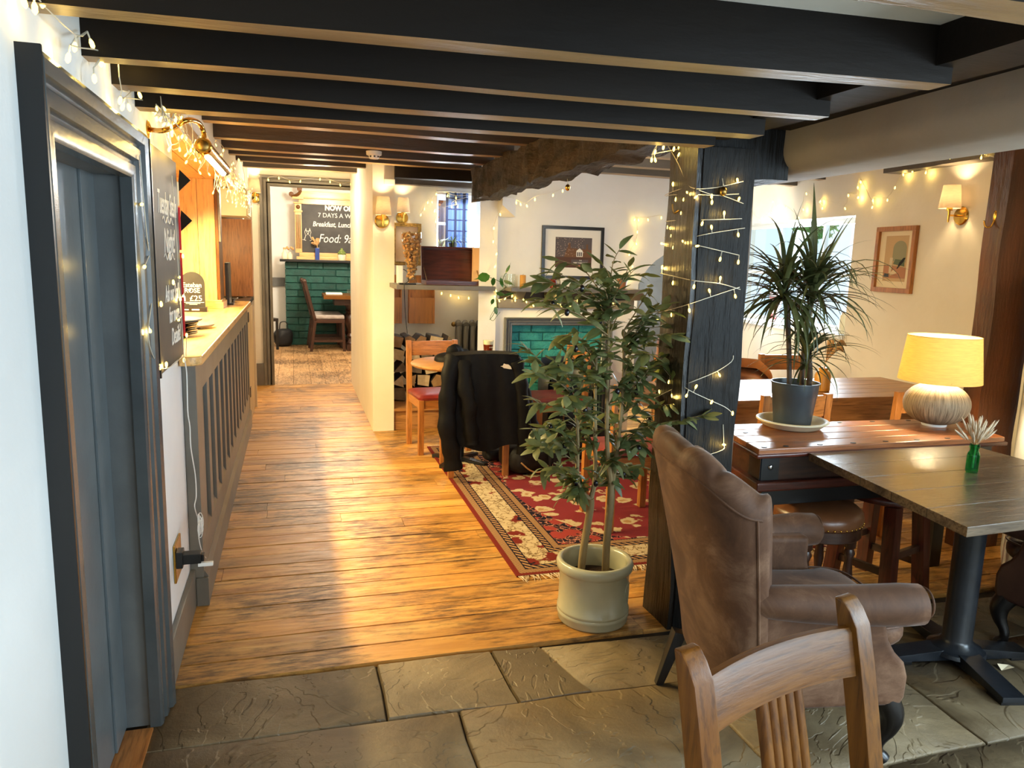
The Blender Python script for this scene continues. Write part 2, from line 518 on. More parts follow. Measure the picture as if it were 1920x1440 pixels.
def curtain():
    t = NT('blue_plaid_curtain')
    v = t.coords((1, 1, 1), 'Object', 0)
    sp = t.n('SeparateXYZ')
    t.l(v, sp.inputs[0])
    def band(sock, k, w):
        m = t.n('Math', operation='MULTIPLY')
        t.l(sock, m.inputs[0])
        m.inputs[1].default_value = k
        f = t.n('Math', operation='FRACT')
        t.l(m.outputs[0], f.inputs[0])
        g = t.n('Math', operation='LESS_THAN')
        t.l(f.outputs[0], g.inputs[0])
        g.inputs[1].default_value = w
        return g.outputs[0]
    c = t.mix(band(sp.outputs[0], 11, 0.3), lin(92, 112, 158), lin(58, 62, 84))
    c = t.mix(band(sp.outputs[2], 9, 0.12), c, lin(56, 58, 82))
    t.set(c, 0.9, 0, 0.1)
    tr = t.n('BsdfTranslucent')
    t.l(c, tr.inputs[0])
    mx = t.n('MixShader')
    mx.inputs[0].default_value = 0.12
    t.l(t.p.outputs[0], mx.inputs[1])
    t.l(tr.outputs[0], mx.inputs[2])
    t.l(mx.outputs[0], t.out.inputs[0])
    return t.m


M['curtain'] = curtain()


def rugmat(x0, x1, y0, y1):
    t = NT('persian_rug_wool')
    pos = t.n('NewGeometry').outputs['Position']
    sp = t.n('SeparateXYZ')
    t.l(pos, sp.inputs[0])

    def mth(op, a, b=None, c=None):
        m = t.n('Math', operation=op)
        for i, q in enumerate((a, b, c)):
            if q is None:
                continue
            if isinstance(q, (int, float)):
                m.inputs[i].default_value = q
            else:
                t.l(q, m.inputs[i])
        return m.outputs[0]
    ds = [mth('SUBTRACT', sp.outputs[0], x0), mth('SUBTRACT', x1, sp.outputs[0]), mth('SUBTRACT', sp.outputs[1], y0), mth('SUBTRACT', y1, sp.outputs[1])]
    d = mth('MINIMUM', mth('MINIMUM', ds[0], ds[1]), mth('MINIMUM', ds[2], ds[3]))
    vo = t.n('TexVoronoi', feature='F1')
    vo.inputs['Scale'].default_value = 7.5
    t.l(pos, vo.inputs['Vector'])
    vo2 = t.n('TexVoronoi', feature='DISTANCE_TO_EDGE')
    vo2.inputs['Scale'].default_value = 19
    nz = t.n('TexNoise')
    nz.inputs['Scale'].default_value = 16
    nz.inputs['Detail'].default_value = 6
    t.l(pos, nz.inputs['Vector'])
    wv = t.n('VectorMath', operation='ADD')
    sc = t.n('VectorMath', operation='SCALE')
    sc.inputs['Scale'].default_value = 0.12
    t.l(nz.outputs[1], sc.inputs[0])
    t.l(pos, wv.inputs[0])
    t.l(sc.outputs[0], wv.inputs[1])
    t.l(wv.outputs[0], vo2.inputs['Vector'])
    cream, red, navy, tan, dred = lin(192, 174, 142), lin(128, 48, 54), lin(30, 26, 40), lin(170, 132, 92), lin(112, 40, 34)
    dd = mth('ADD', vo.outputs['Distance'], mth('MULTIPLY', nz.outputs[0], 0.9))
    blob = t.ramp(dd, [(0.82, (1, 1, 1, 1)), (0.86, (0, 0, 0, 1))])
    core = t.ramp(dd, [(0.60, (1, 1, 1, 1)), (0.64, (0, 0, 0, 1))])
    vine = t.ramp(vo2.outputs['Distance'], [(0.03, (1, 1, 1, 1)), (0.06, (0, 0, 0, 1))])
    field = t.mix(blob, red, cream)
    field = t.mix(core, field, tan)
    field2 = t.mix(vine, navy, lin(190, 130, 110))
    field2 = t.mix(blob, field2, lin(150, 60, 56))
    # corner spandrels in navy
    cx, cy = (x0 + x1) / 2, (y0 + y1) / 2
    ex = mth('DIVIDE', mth('ABSOLUTE', mth('SUBTRACT', sp.outputs[0], cx)), (x1 - x0) / 2 - 0.38)
    ey = mth('DIVIDE', mth('ABSOLUTE', mth('SUBTRACT', sp.outputs[1], cy)), (y1 - y0) / 2 - 0.38)
    rr = mth('ADD', mth('ADD', mth('POWER', ex, 2.0), mth('POWER', ey, 2.0)), mth('MULTIPLY', nz.outputs[0], 0.12))
    field = t.mix(mth('GREATER_THAN', rr, 1.16), field, field2)
    bord = t.mix(vine, cream, lin(120, 96, 66))
    bord = t.mix(blob, bord, dred)
    bord = t.mix(core, bord, navy)
    dash = mth('GREATER_THAN', mth('FRACT', mth('MULTIPLY', mth('ADD', sp.outputs[0], sp.outputs[1]), 24)), 0.5)
    guard = t.mix(dash, navy, tan)
    tick = mth('GREATER_THAN', mth('FRACT', mth('MULTIPLY', mth('ADD', sp.outputs[0], sp.outputs[1]), 60)), 0.7)
    thin = t.mix(tick, tan, navy)
    seq = [(0.0, dred), (0.025, thin), (0.065, navy), (0.072, guard), (0.105, navy), (0.112, bord), (0.255, navy), (0.262, guard), (0.295, navy), (0.302, thin), (0.34, navy), (0.348, field)]
    c = seq[0][1]
    for lim, cc in seq[1:]:
        c = t.mix(mth('GREATER_THAN', d, lim), c, cc)
    nb = t.n('TexNoise')
    nb.inputs['Scale'].default_value = 260
    t.l(pos, nb.inputs['Vector'])
    t.bump(nb.outputs[0], 0.4, 0.004)
    return t.set(c, 0.95, 0, 0.1)


# ------------------------------------------------------------------ mesh helpers
class B:
    def __init__(s):
        s.v = []
        s.f = []

    def add(s, vs, fs, M=None):
        o = len(s.v)
        for q in vs:
            q = Vector(q)
            s.v.append(M @ q if M else q)
        s.f += [tuple(i + o for i in f) for f in fs]
        return s

    def box(s, x0, x1, y0, y1, z0, z1, M=None):
        vs = [(x0, y0, z0), (x1, y0, z0), (x1, y1, z0), (x0, y1, z0), (x0, y0, z1), (x1, y0, z1), (x1, y1, z1), (x0, y1, z1)]
        return s.add(vs, [(3, 2, 1, 0), (4, 5, 6, 7), (0, 1, 5, 4), (1, 2, 6, 5), (2, 3, 7, 6), (3, 0, 4, 7)], M)

    def hexa(s, bot, top):
        return s.add(list(bot) + list(top), [(3, 2, 1, 0), (4, 5, 6, 7), (0, 1, 5, 4), (1, 2, 6, 5), (2, 3, 7, 6), (3, 0, 4, 7)])

    def prism(s, poly, z0, z1, M=None):
        n = len(poly)
        vs = [(x, y, z0) for x, y in poly] + [(x, y, z1) for x, y in poly]
        fs = [tuple(range(n - 1, -1, -1)), tuple(range(n, 2 * n))] + [(i, (i + 1) % n, n + (i + 1) % n, n + i) for i in range(n)]
        return s.add(vs, fs, M)

    def bar(s, p0, p1, w, d, up=(0, 0, 1), w1=None, d1=None):
        p0, p1 = Vector(p0), Vector(p1)
        t = (p1 - p0).normalized()
        a = t.cross(Vector(up))
        if a.length < 1e-4:
            a = t.cross(Vector((0, 1, 0)))
        a.normalize()
        b = a.cross(t)
        vs = []
        for p, ww, dd in ((p0, w, d), (p1, w1 or w, d1 or d)):
            for i, j in ((-1, -1), (1, -1), (1, 1), (-1, 1)):
                vs.append(p + a * (i * ww / 2) + b * (j * dd / 2))
        return s.add(vs, [(3, 2, 1, 0), (4, 5, 6, 7), (0, 1, 5, 4), (1, 2, 6, 5), (2, 3, 7, 6), (3, 0, 4, 7)])

    def tube(s, path, rad, n=8, cap=True, closed=False):
        path = [Vector(p) for p in path]
        k = len(path)
        rs = rad if isinstance(rad, (list, tuple)) else [rad] * k
        up = None
        vs = []
        for i, p in enumerate(path):
            if closed:
                t = path[(i + 1) % k] - path[i - 1]
            else:
                t = path[min(i + 1, k - 1)] - path[max(i - 1, 0)]
            if t.length < 1e-9:
                t = Vector((0, 0, 1))
            t.normalize()
            if up is None:
                up = Vector((0, 0, 1)) if abs(t.z) < 0.9 else Vector((1, 0, 0))
            a = t.cross(up)
            if a.length < 1e-5:
                a = t.cross(Vector((0.3, 1, 0.2)))
            a.normalize()
            b = a.cross(t).normalized()
            up = b
            for j in range(n):
                th = 2 * math.pi * j / n
                vs.append(p + (a * math.cos(th) + b * math.sin(th)) * rs[i])
        fs = []
        for i in range(k if closed else k - 1):
            i2 = (i + 1) % k
            for j in range(n):
                fs.append((i * n + j, i * n + (j + 1) % n, i2 * n + (j + 1) % n, i2 * n + j))
        if cap and not closed:
            fs.append(tuple(range(n - 1, -1, -1)))
            fs.append(tuple(range((k - 1) * n, k * n)))
        return s.add(vs, fs)

    def lathe(s, prof, n=24, c=(0, 0, 0), M=None, closed=False):
        vs, fs, k = [], [], len(prof)
        for r, z in prof:
            for j in range(n):
                th = 2 * math.pi * j / n
                vs.append((c[0] + r * math.cos(th), c[1] + r * math.sin(th), c[2] + z))
        for i in range(k if closed else k - 1):
            i2 = (i + 1) % k
            for j in range(n):
                fs.append((i * n + j, i * n + (j + 1) % n, i2 * n + (j + 1) % n, i2 * n + j))
        if not closed:
            if prof[0][0] > 1e-5:
                fs.append(tuple(range(n - 1, -1, -1)))
            if prof[-1][0] > 1e-5:
                fs.append(tuple(range((k - 1) * n, k * n)))
        return s.add(vs, fs, M)

    def grid(s, fn, nu, nv, closed_u=False, closed_v=False, M=None):
        vs = [fn(i / (nu if closed_u else nu - 1), j / (nv if closed_v else nv - 1)) for i in range(nu) for j in range(nv)]
        fs = []
        for i in range(nu if closed_u else nu - 1):
            for j in range(nv if closed_v else nv - 1):
                a, b = (i + 1) % nu, (j + 1) % nv
                fs.append((i * nv + j, a * nv + j, a * nv + b, i * nv + b))
        return s.add(vs, fs, M)

    def sphere(s, c, r, n=12, m=8, sc=(1, 1, 1), M=None):
        prof = [(math.sin(math.pi * i / m) * r, -math.cos(math.pi * i / m) * r) for i in range(m + 1)]
        prof[0] = (1e-6, -r)
        prof[-1] = (1e-6, r)
        T = Matrix.Translation(c) @ Matrix.Diagonal((*sc, 1))
        return s.lathe(prof, n, M=(M @ T if M else T))

    def mesh(s, name, mt=None, smooth=True, angle=40):
        me = bpy.data.meshes.new(name)
        me.from_pydata([tuple(v) for v in s.v], [], s.f)
        if mt:
            me.materials.append(mt)
        if smooth:
            me.shade_smooth()
            me.set_sharp_from_angle(angle=R(angle))
        return me

    def build(s, name, mt, parent=None, smooth=True, angle=40, bevel=0, seg=2, loc=None, rz=0, fix=True):
        me = s.mesh(name, mt, smooth, angle)
        if fix:
            bm = bmesh.new()
            bm.from_mesh(me)
            bmesh.ops.remove_doubles(bm, verts=bm.verts, dist=1e-5)
            bmesh.ops.recalc_face_normals(bm, faces=bm.faces)
            if bevel:
                es = [e for e in bm.edges if len(e.link_faces) == 2 and e.calc_face_angle(0) > R(35)]
                bmesh.ops.bevel(bm, geom=es, offset=bevel, segments=seg, affect='EDGES', profile=0.6, clamp_overlap=True)
            bm.to_mesh(me)
            bm.free()
            if smooth:
                me.shade_smooth()
                me.set_sharp_from_angle(angle=R(angle))
        o = link(name, me, parent, loc, rz)
        if bevel and smooth:
            wn_ = o.modifiers.new('weighted_normal', 'WEIGHTED_NORMAL')
            wn_.keep_sharp = True
        return o


def link(name, me, parent=None, loc=None, rz=0):
    o = bpy.data.objects.new(name, me)
    COL.objects.link(o)
    if parent:
        o.parent = parent
    if loc:
        o.location = loc
    if rz:
        o.rotation_euler = (0, 0, rz)
    return o


def thing(name, label, cat, loc=(0, 0, 0), rz=0, group=None):
    o = bpy.data.objects.new(name, None)
    o.empty_display_size = 0.1
    COL.objects.link(o)
    o.location = loc
    o.rotation_euler = (0, 0, rz)
    return tag(o, label, cat, group)


def tag(o, label, cat, group=None):
    o['label'] = label
    o['category'] = cat
    if group:
        o['group'] = group
    return o


def struct(o):
    o['kind'] = 'structure'
    return o


def copy_thing(root, loc, rz, label, group=None):
    c = root.copy()
    COL.objects.link(c)
    c.location = loc
    c.rotation_euler = (0, 0, rz)
    c['label'] = label
    if group:
        c['group'] = group
    for ch in list(root.children):
        d = ch.copy()
        COL.objects.link(d)
        d.parent = c
        for g in list(ch.children):
            e = g.copy()
            COL.objects.link(e)
            e.parent = d
    return c


def text(body, size, mt, parent, M4, name='lettering', ext=0.0006, shear=0.0, align='LEFT', sx=1.0, bold=0.0):
    cu = bpy.data.curves.new('t', 'FONT')
    cu.body = body
    cu.size = size
    cu.extrude = ext
    cu.offset = bold
    cu.shear = shear
    cu.align_x = align
    cu.resolution_u = 3
    to = bpy.data.objects.new('t', cu)
    COL.objects.link(to)
    dg = bpy.context.evaluated_depsgraph_get()
    me = bpy.data.meshes.new_from_object(to.evaluated_get(dg))
    bpy.data.objects.remove(to)
    me.name = name
    me.materials.clear()
    me.materials.append(mt)
    o = bpy.data.objects.new(name, me)
    COL.objects.link(o)
    o.parent = parent
    o.matrix_local = M4 @ Matrix.Diagonal((sx, 1, 1, 1))
    return o


def frame4(o, x, y):
    """matrix with local x along x, local y along y (both 3-vectors), at o"""
    x = Vector(x).normalized()
    y = Vector(y).normalized()
    z = x.cross(y).normalized()
    y = z.cross(x)
    return Matrix(((x.x, y.x, z.x, o[0]), (x.y, y.y, z.y, o[1]), (x.z, y.z, z.z, o[2]), (0, 0, 0, 1)))


def wob(p, k=6.0, a=0.01):
    n = noise.noise_vector(Vector(p) * k)
    return Vector(p) + n * a


def timber(x0, x1, y0, y1, z0, z1, axis, seg=12, a=0.012, k=2.5, taper=0.0):
    """a hand-hewn beam: a box cut into segments along its axis with uneven faces"""
    b = B()
    ring = 8
    L0, L1 = {'X': (x0, x1), 'Y': (y0, y1), 'Z': (z0, z1)}[axis]
    vs = []
    for i in range(seg + 1):
        t = L0 + (L1 - L0) * i / seg
        if axis == 'X':
            c = [(t, y0, z0), (t, (y0 + y1) / 2, z0), (t, y1, z0), (t, y1, (z0 + z1) / 2), (t, y1, z1), (t, (y0 + y1) / 2, z1), (t, y0, z1), (t, y0, (z0 + z1) / 2)]
        elif axis == 'Y':
            c = [(x0, t, z0), ((x0 + x1) / 2, t, z0), (x1, t, z0), (x1, t, (z0 + z1) / 2), (x1, t, z1), ((x0 + x1) / 2, t, z1), (x0, t, z1), (x0, t, (z0 + z1) / 2)]
        else:
            c = [(x0, y0, t), ((x0 + x1) / 2, y0, t), (x1, y0, t), (x1, (y0 + y1) / 2, t), (x1, y1, t), ((x0 + x1) / 2, y1, t), (x0, y1, t), (x0, (y0 + y1) / 2, t)]
        for p in c:
            vs.append(wob(p, k, a))
    fs = []
    for i in range(seg):
        for j in range(ring):
            fs.append((i * ring + j, i * ring + (j + 1) % ring, (i + 1) * ring + (j + 1) % ring, (i + 1) * ring + j))
    fs.append(tuple(range(ring - 1, -1, -1)))
    fs.append(tuple(range(seg * ring, (seg + 1) * ring)))
    return b.add(vs, fs)

# ------------------------------------------------------------------ floor
fl = struct(B().box(-2.1, 4.9, -1.95, 14.2, -0.14, -0.022).build('floor', M['grout'], smooth=False))
rng = random.Random(3)
BW = 0.145
y = 2.70
row = 0
unit = B().box(0, 1, 0, 1, -1, 0).mesh('floorboard', M['board'], False)


def board_mesh(L, W, mt):
    b = B().box(0, L, 0.0012, W - 0.0012, -0.02, 0)
    return b


while y < 9.2:
    w = min(BW * rng.uniform(0.92, 1.08), 9.2 - y)
    xe = 4.75 if y < 7.9 else 0.9
    x = -0.46 - (0.9 if y > 3.4 else 0)
    x -= rng.uniform(0, 0.6)
    x = max(x, -1.95) if y > 3.4 else -0.5
    first = True
    while x < xe - 0.01:
        L = rng.choice([0.9, 1.3, 1.7, 2.2, 2.8]) * rng.uniform(0.85, 1.15)
        if xe - x - L < 0.5:
            L = xe - x
        sk = 0.0
        z = rng.uniform(-0.0015, 0.0015)
        B().hexa([(0.001, 0.0022, -0.021), (L - 0.001, 0.0022, -0.021), (L - 0.001, w - 0.0022, -0.021), (0.001, w - 0.0022, -0.021)],
                 [(0.001, 0.0045, 0), (L - 0.001, 0.0045, 0), (L - 0.001, w - 0.0045, 0), (0.001, w - 0.0045, 0)]).build('floorboard', M['board'], fl, smooth=False, loc=(x, y, z), fix=False)
        x += L
    y += w
x = -1.4
while x < 2.6:
    w = 0.19 * rng.uniform(0.9, 1.1)
    y = 9.2
    while y < 14.0:
        L = rng.choice([1.3, 1.9, 2.4])
        if 14.0 - y - L < 0.5:
            L = 14.0 - y
        B().box(0.0015, w - 0.0015, 0.001, L - 0.001, -0.021, 0).build('floorboard', M['board_far'], fl, smooth=False, loc=(x, y, rng.uniform(-0.001, 0.001)), fix=False)
        y += L
    x += w

# flagstones: two irregular courses across the foreground, larger slabs to the right and behind
def flag(poly, dz=0.0):
    c = [sum(p[0] for p in poly) / len(poly), sum(p[1] for p in poly) / len(poly)]
    n = len(poly)
    pts = []
    for i in range(n):
        a, b2 = poly[i], poly[(i + 1) % n]
        for k in range(4):
            t = k / 4
            p = (a[0] + (b2[0] - a[0]) * t, a[1] + (b2[1] - a[1]) * t)
            q = noise.noise_vector(Vector((p[0] * 5, p[1] * 5, 1)))
            pts.append((p[0] + q.x * 0.012, p[1] + q.y * 0.012))
    m = len(pts)
    ins = lambda f: [(c[0] + (p[0] - c[0]) * f, c[1] + (p[1] - c[1]) * f) for p in pts]
    vs = [(p[0], p[1], -0.022) for p in pts] + [(p[0], p[1], -0.006 + dz) for p in pts] + [(p[0], p[1], dz) for p in ins(0.985)]
    fs = [tuple(range(2 * m, 3 * m))]
    for i in range(m):
        j = (i + 1) % m
        fs += [(i, j, m + j, m + i), (m + i, m + j, 2 * m + j, 2 * m + i)]
    return B().add(vs, fs).build('flagstone', M['stone'], fl, smooth=True, angle=60, fix=False)


g = 0.004
r1 = [(-0.5, 2.69), (0.28, 2.69), (0.73, 2.685), (0.93, 2.67), (1.56, 2.64), (2.25, 2.66), (3.05, 2.62), (3.6, 2.62)]
r0 = [(-0.5, 2.33), (0.28, 2.33), (0.74, 2.31), (1.02, 2.31), (1.62, 2.29), (2.15, 2.25), (3.1, 2.28), (3.6, 2.28)]
for i in range(len(r1) - 1):
    flag([(r0[i][0] + g, r0[i][1] + g), (r0[i + 1][0] - g, r0[i + 1][1] + g), (r1[i + 1][0] - g, r1[i + 1][1] - g), (r1[i][0] + g, r1[i][1] - g)], 0.002 * (i % 3) - 0.002)
rows = [([-0.5, 0.52, 1.42, 2.2, 2.75, 3.4], 2.31, 1.72), ([-0.7, 0.1, 0.95, 1.75, 2.6, 3.4], 1.72, 1.1), ([-0.7, 0.4, 1.3, 2.3, 3.4], 1.1, 0.4), ([-0.7, 0.2, 1.2, 2.2, 3.4], 0.4, -0.6), ([-0.7, 0.8, 2.0, 3.4], -0.6, -1.75)]
for ri, (xs, ya, yb) in enumerate(rows):
    for i in range(len(xs) - 1):
        sk = 0.04 * math.sin(i * 2.1 + ri)
        top = lambda x: (2.327 - 0.016 * x if ri == 0 else ya)
        flag([(xs[i] + g, yb + g), (xs[i + 1] - g, yb + g), (xs[i + 1] - g - sk * (i < len(xs) - 2), top(xs[i + 1]) - g), (xs[i] + g - (0.04 * math.sin((i - 1) * 2.1 + ri) if i else 0), top(xs[i]) - g)], 0.0015 * ((i * 2 + ri) % 3))
# timber door sill at the left door
B().box(-0.66, -0.47, 1.74, 2.46, -0.021, 0.004).build('door_sill', M['oakY'], fl, bevel=0.003)

# ------------------------------------------------------------------ walls
wl = B()
wl.box(-0.66, -0.46, -1.9, 1.66, 0, 2.3)
wl.box(-0.66, -0.46, 1.66, 2.56, 1.83, 2.3)
wl.box(-0.66, -0.46, 2.56, 3.36, 0, 2.3)
wl.box(-0.62, -0.47, 3.36, 9.2, 2.12, 2.75)
wl.box(-0.62, -0.47, 7.9, 9.2, 0, 2.2)
wl.box(-2.1, -0.66, 3.2, 3.355, 0, 2.75)
wall_left = struct(wl.build('wall_left', M['left_plaster'], smooth=False, fix=False))
wb = struct(B().box(-2.1, -1.95, 3.2, 9.2, 0, 2.75).build('wall_bar', M['plaster'], smooth=False))
wf = B()
wf.box(-2.1, -0.30, 9.2, 9.36, 0, 2.75).box(-0.30, 0.82, 9.2, 9.36, 2.35, 2.75).box(0.82, 1.2, 9.2, 9.36, 0, 2.75)
wall_far = struct(wf.build('wall_far', M['plaster'], smooth=False, fix=False))
wall_middle = struct(timber(0.655, 0.84, 6.6, 9.22, 0, 2.6, 'Z', 14, 0.006, 1.5).build('wall_middle', M['plaster'], smooth=True, angle=30))
# alcove with its window opening
al = B()
WX0, WX1, WZ0, WZ1 = 1.45, 1.95, 1.62, 2.2
al.box(0.7, WX0, 7.9, 8.15, 0, 2.6).box(WX1, 2.3, 7.9, 8.15, 0, 2.6).box(WX0, WX1, 7.9, 8.15, 0, WZ0).box(WX0, WX1, 7.9, 8.15, WZ1, 2.6)
wall_alcove = struct(al.build('wall_alcove', M['plaster'], smooth=False, fix=False))
# chimney breast
cb = B()
cb.prism([(1.50, 6.19), (1.655, 6.19), (1.655, 6.40), (2.71, 6.40), (2.71, 7.95), (2.04, 7.95)], 0, 2.03)
cb.prism([(1.655, 6.25), (1.80, 6.25), (1.80, 6.40), (2.71, 6.40), (2.71, 7.95), (2.05, 7.95), (1.655, 6.71)], 0, 2.6)
cb.box(2.71, 2.96, 6.25, 7.95, 0, 2.6).box(1.80, 2.71, 6.25, 6.42, 1.0, 2.6)
cb.prism([(1.53, 6.30), (1.655, 6.30), (1.655, 6.72)], 2.03, 2.6)
cb.hexa([(1.655, 6.06, 1.99), (1.78, 6.10, 1.90), (1.78, 6.25, 1.90), (1.655, 6.25, 1.90)], [(1.655, 6.06, 2.05), (1.78, 6.10, 2.05), (1.78, 6.25, 2.05), (1.655, 6.25, 2.05)])
wall_chimney = struct(cb.build('wall_chimney', M['plaster_white'], smooth=False, fix=False))
# teal painted brick infill, brick by brick
def brickwork(parent, x0, x1, z0, z1, yf, bl, bh, mat, depth=0.06, gap=0.008, seed=1):
    rg = random.Random(seed)
    z, r = z0, 0
    meshes = {}
    while z < z1 - 0.01:
        h = min(bh, z1 - z)
        x = x0 - (bl / 2 if r % 2 else 0)
        while x < x1 - 0.004:
            a, e = max(x, x0), min(x + bl, x1)
            if e - a > 0.02:
                w = round(e - a - gap, 3)
                key = (w, round(h, 3))
                if key not in meshes:
                    hh = h - gap
                    c = 0.005
                    meshes[key] = B().hexa([(0, 0, 0), (w, 0, 0), (w, depth, 0), (0, depth, 0)], [(0, 0, hh), (w, 0, hh), (w, depth, hh), (0, depth, hh)])
                    mb = meshes[key]
                    mb.v[0] = Vector((0, c, 0)); mb.v[1] = Vector((w, c, 0)); mb.v[4] = Vector((0, c, hh)); mb.v[5] = Vector((w, c, hh))
                    mb.f.remove((0, 1, 5, 4))
                    k = len(mb.v)
                    mb.v += [Vector((c * 1.4, 0, c)), Vector((w - c * 1.4, 0, c)), Vector((w - c * 1.4, 0, hh - c)), Vector((c * 1.4, 0, hh - c))]
                    mb.f += [(k, k + 1, k + 2, k + 3), (0, 1, k + 1, k), (1, 5, k + 2, k + 1), (5, 4, k + 3, k + 2), (4, 0, k, k + 3)]
                    meshes[key] = mb.mesh('brick', mat, False)
                o = link('brick', meshes[key], parent, (a, yf + rg.uniform(-0.004, 0.004), z))
                o.rotation_euler = (rg.uniform(-0.02, 0.02), 0, rg.uniform(-0.02, 0.02))
            x += bl
        z += bh
        r += 1


B().box(1.80, 2.71, 6.345, 6.41, 0, 1.0).build('mortar', M['teal_joint'], wall_chimney, smooth=False)
brickwork(wall_chimney, 1.805, 2.705, 0.0, 0.995, 6.335, 0.225, 0.0765, M['teal'], seed=4)
# arch to the right of the chimney breast and the wall beyond it
ar = B()
ys = (6.252, 6.45)
arc = [(3.52 - 0.55 * math.cos(R(a)), 1.18 + 0.52 * math.sin(R(a))) for a in range(0, 181, 10)]
poly = [(2.97, 0), (2.955, 0), (2.955, 2.6), (4.12, 2.6), (4.12, 0), (4.07, 0)] + arc[::-1]
n = len(poly)
ar.add([(x, ys[0], z) for x, z in poly] + [(x, ys[1], z) for x, z in poly], [tuple(range(n)), tuple(range(2 * n - 1, n - 1, -1))] + [(i, n + i, n + (i + 1) % n, (i + 1) % n) for i in range(n)])
wall_arch = struct(ar.build('wall_arch', M['plaster_white'], smooth=False))
wrear = B().box(2.2, 4.9, 7.7, 7.9, 0, 2.6)
wall_rear = struct(wrear.build('wall_rear', M['plaster'], smooth=False))
dr3 = B()
for a, e in ((3.70, 3.82), (4.5, 4.62)):
    dr3.box(a, e, 7.66, 7.70, 0, 1.95)
dr3.box(3.70, 4.62, 7.66, 7.70, 1.9, 2.02)
d3 = struct(dr3.build('door_3', M['grey_paint'], smooth=False, fix=False))
B().box(3.82, 4.5, 7.675, 7.70, 0, 1.9).build('door_leaf', M['grey_paint'], d3, smooth=False)

# right-hand wall of the back room, in its own frame: s along the wall, t out of the room, z up
WD = Vector((0.0865, 1.0, 0)).normalized()
WN = Vector((WD.y, -WD.x, 0))
WO = Vector((4.25, 3.44, 0))
WM = Matrix(((WD.x, WN.x, 0, WO.x), (WD.y, WN.y, 0, WO.y), (0, 0, 1, 0), (0, 0, 0, 1)))
def ws(p):
    d = Vector((p[0], p[1], 0)) - WO
    return d.dot(WD)
S0, S1 = ws((4.402,5.202,1.571)), ws((4.589,7.36,1.54))
ZS, ZT = 1.0, 1.985
wr = B()
wr.box(-0.6, S0, 0, 0.32, 0, 2.62, WM).box(S1, 4.6, 0, 0.32, 0, 2.62, WM).box(S0, S1, 0, 0.32, 0, ZS, WM).box(S0, S1, 0, 0.32, ZT, 2.62, WM)
wall_right = struct(wr.build('wall_right', M['plaster'], smooth=False, fix=False))
nb = B().prism([(3.62, 1.0), (3.85, 1.0), (4.75, 1.0), (4.75, 3.0), (3.98, 3.18), (3.86, 3.12), (3.30, 2.62), (3.27, 2.54), (3.62, 2.05)], 0, 2.4)
nb.box(3.62, 3.85, -1.9, -0.7, 0, 2.4).box(3.62, 3.85, -0.7, 1.0, 0, 0.84).box(3.62, 3.85, -0.7, 1.0, 2.0, 2.4)
wall_near = struct(nb.build('wall_near_right', M['plaster_white'], smooth=True, angle=30))
B().prism([(3.245, 2.54), (3.27, 2.54), (3.62, 2.05), (3.595, 2.04)], 0, 0.17).build('skirting', M['blackwY'], wall_near, bevel=0.004)
# wall behind the photographer with two windows
bk = B()
zs = (0.8, 2.1)
for a, e in ((-0.66, -0.3), (0.9, 1.4), (3.2, 4.75)):
    bk.box(a, e, -1.95, -1.75, 0, 2.4)
for a, e in ((-0.3, 0.9), (1.4, 3.2)):
    bk.box(a, e, -1.95, -1.75, 0, zs[0]).box(a, e, -1.95, -1.75, zs[1], 2.4)
wall_back = struct(bk.build('wall_back', M['plaster_white'], smooth=False, fix=False))


def window(name, M4, w, h, nx, nz, depth=0.05, bar=0.045, mul=0.03):
    """casement in a local frame: x along, y outward, z up from the sill"""
    f = B()
    f.box(0, bar, 0, depth, 0, h).box(w - bar, w, 0, depth, 0, h).box(bar, w - bar, 0, depth, 0, bar).box(bar, w - bar, 0, depth, h - bar, h)
    o = struct(f.build(name, M['frame_white'], smooth=False, fix=False))
    o.matrix_world = M4
    for i in range(1, nx):
        B().box(w * i / nx - mul / 2, w * i / nx + mul / 2, 0.004, depth - 0.004, bar, h - bar).build('mullion', M['frame_white'], o, smooth=False)
    for j in range(1, nz):
        B().box(bar, w - bar, 0.008, depth - 0.008, h * j / nz - mul / 2, h * j / nz + mul / 2).build('glazing_bar', M['frame_white'], o, smooth=False)
    for i in range(nx):
        for j in range(nz):
            B().box(w * i / nx + 0.005, w * (i + 1) / nx - 0.005, depth * 0.45, depth * 0.55, h * j / nz + 0.005, h * (j + 1) / nz - 0.005).build('pane', M['pane'], o, smooth=False)
    return o


M['frame_white'] = flat('white_gloss_frame', lin(226, 230, 232), 0.35)
w2 = window('window_2', WM @ Matrix.Translation((S0, 0.2, ZS)), S1 - S0, ZT - ZS, 3, 2)
B().box(S0 - 0.02, S1, -0.03, 0.2, ZS - 0.03, ZS + 0.004, WM).build('window_sill', M['frame_white'], w2, smooth=False).matrix_parent_inverse = w2.matrix_world.inverted()
w1 = window('window_1', Matrix.Translation((WX0, 8.06, WZ0)), WX1 - WX0, WZ1 - WZ0, 2, 2)
w3 = window('window_3', Matrix.Translation((1.4, -1.9, zs[0])), 1.8, zs[1] - zs[0], 3, 2)
w5 = window('window_5', Matrix.Translation((3.68, 1.0, 0.84)) @ Matrix.Rotation(R(-90), 4, 'Z'), 1.7, 1.16, 3, 2)
w4 = window('window_4', Matrix.Translation((-0.3, -1.9, zs[0])), 1.2, zs[1] - zs[0], 2, 2)

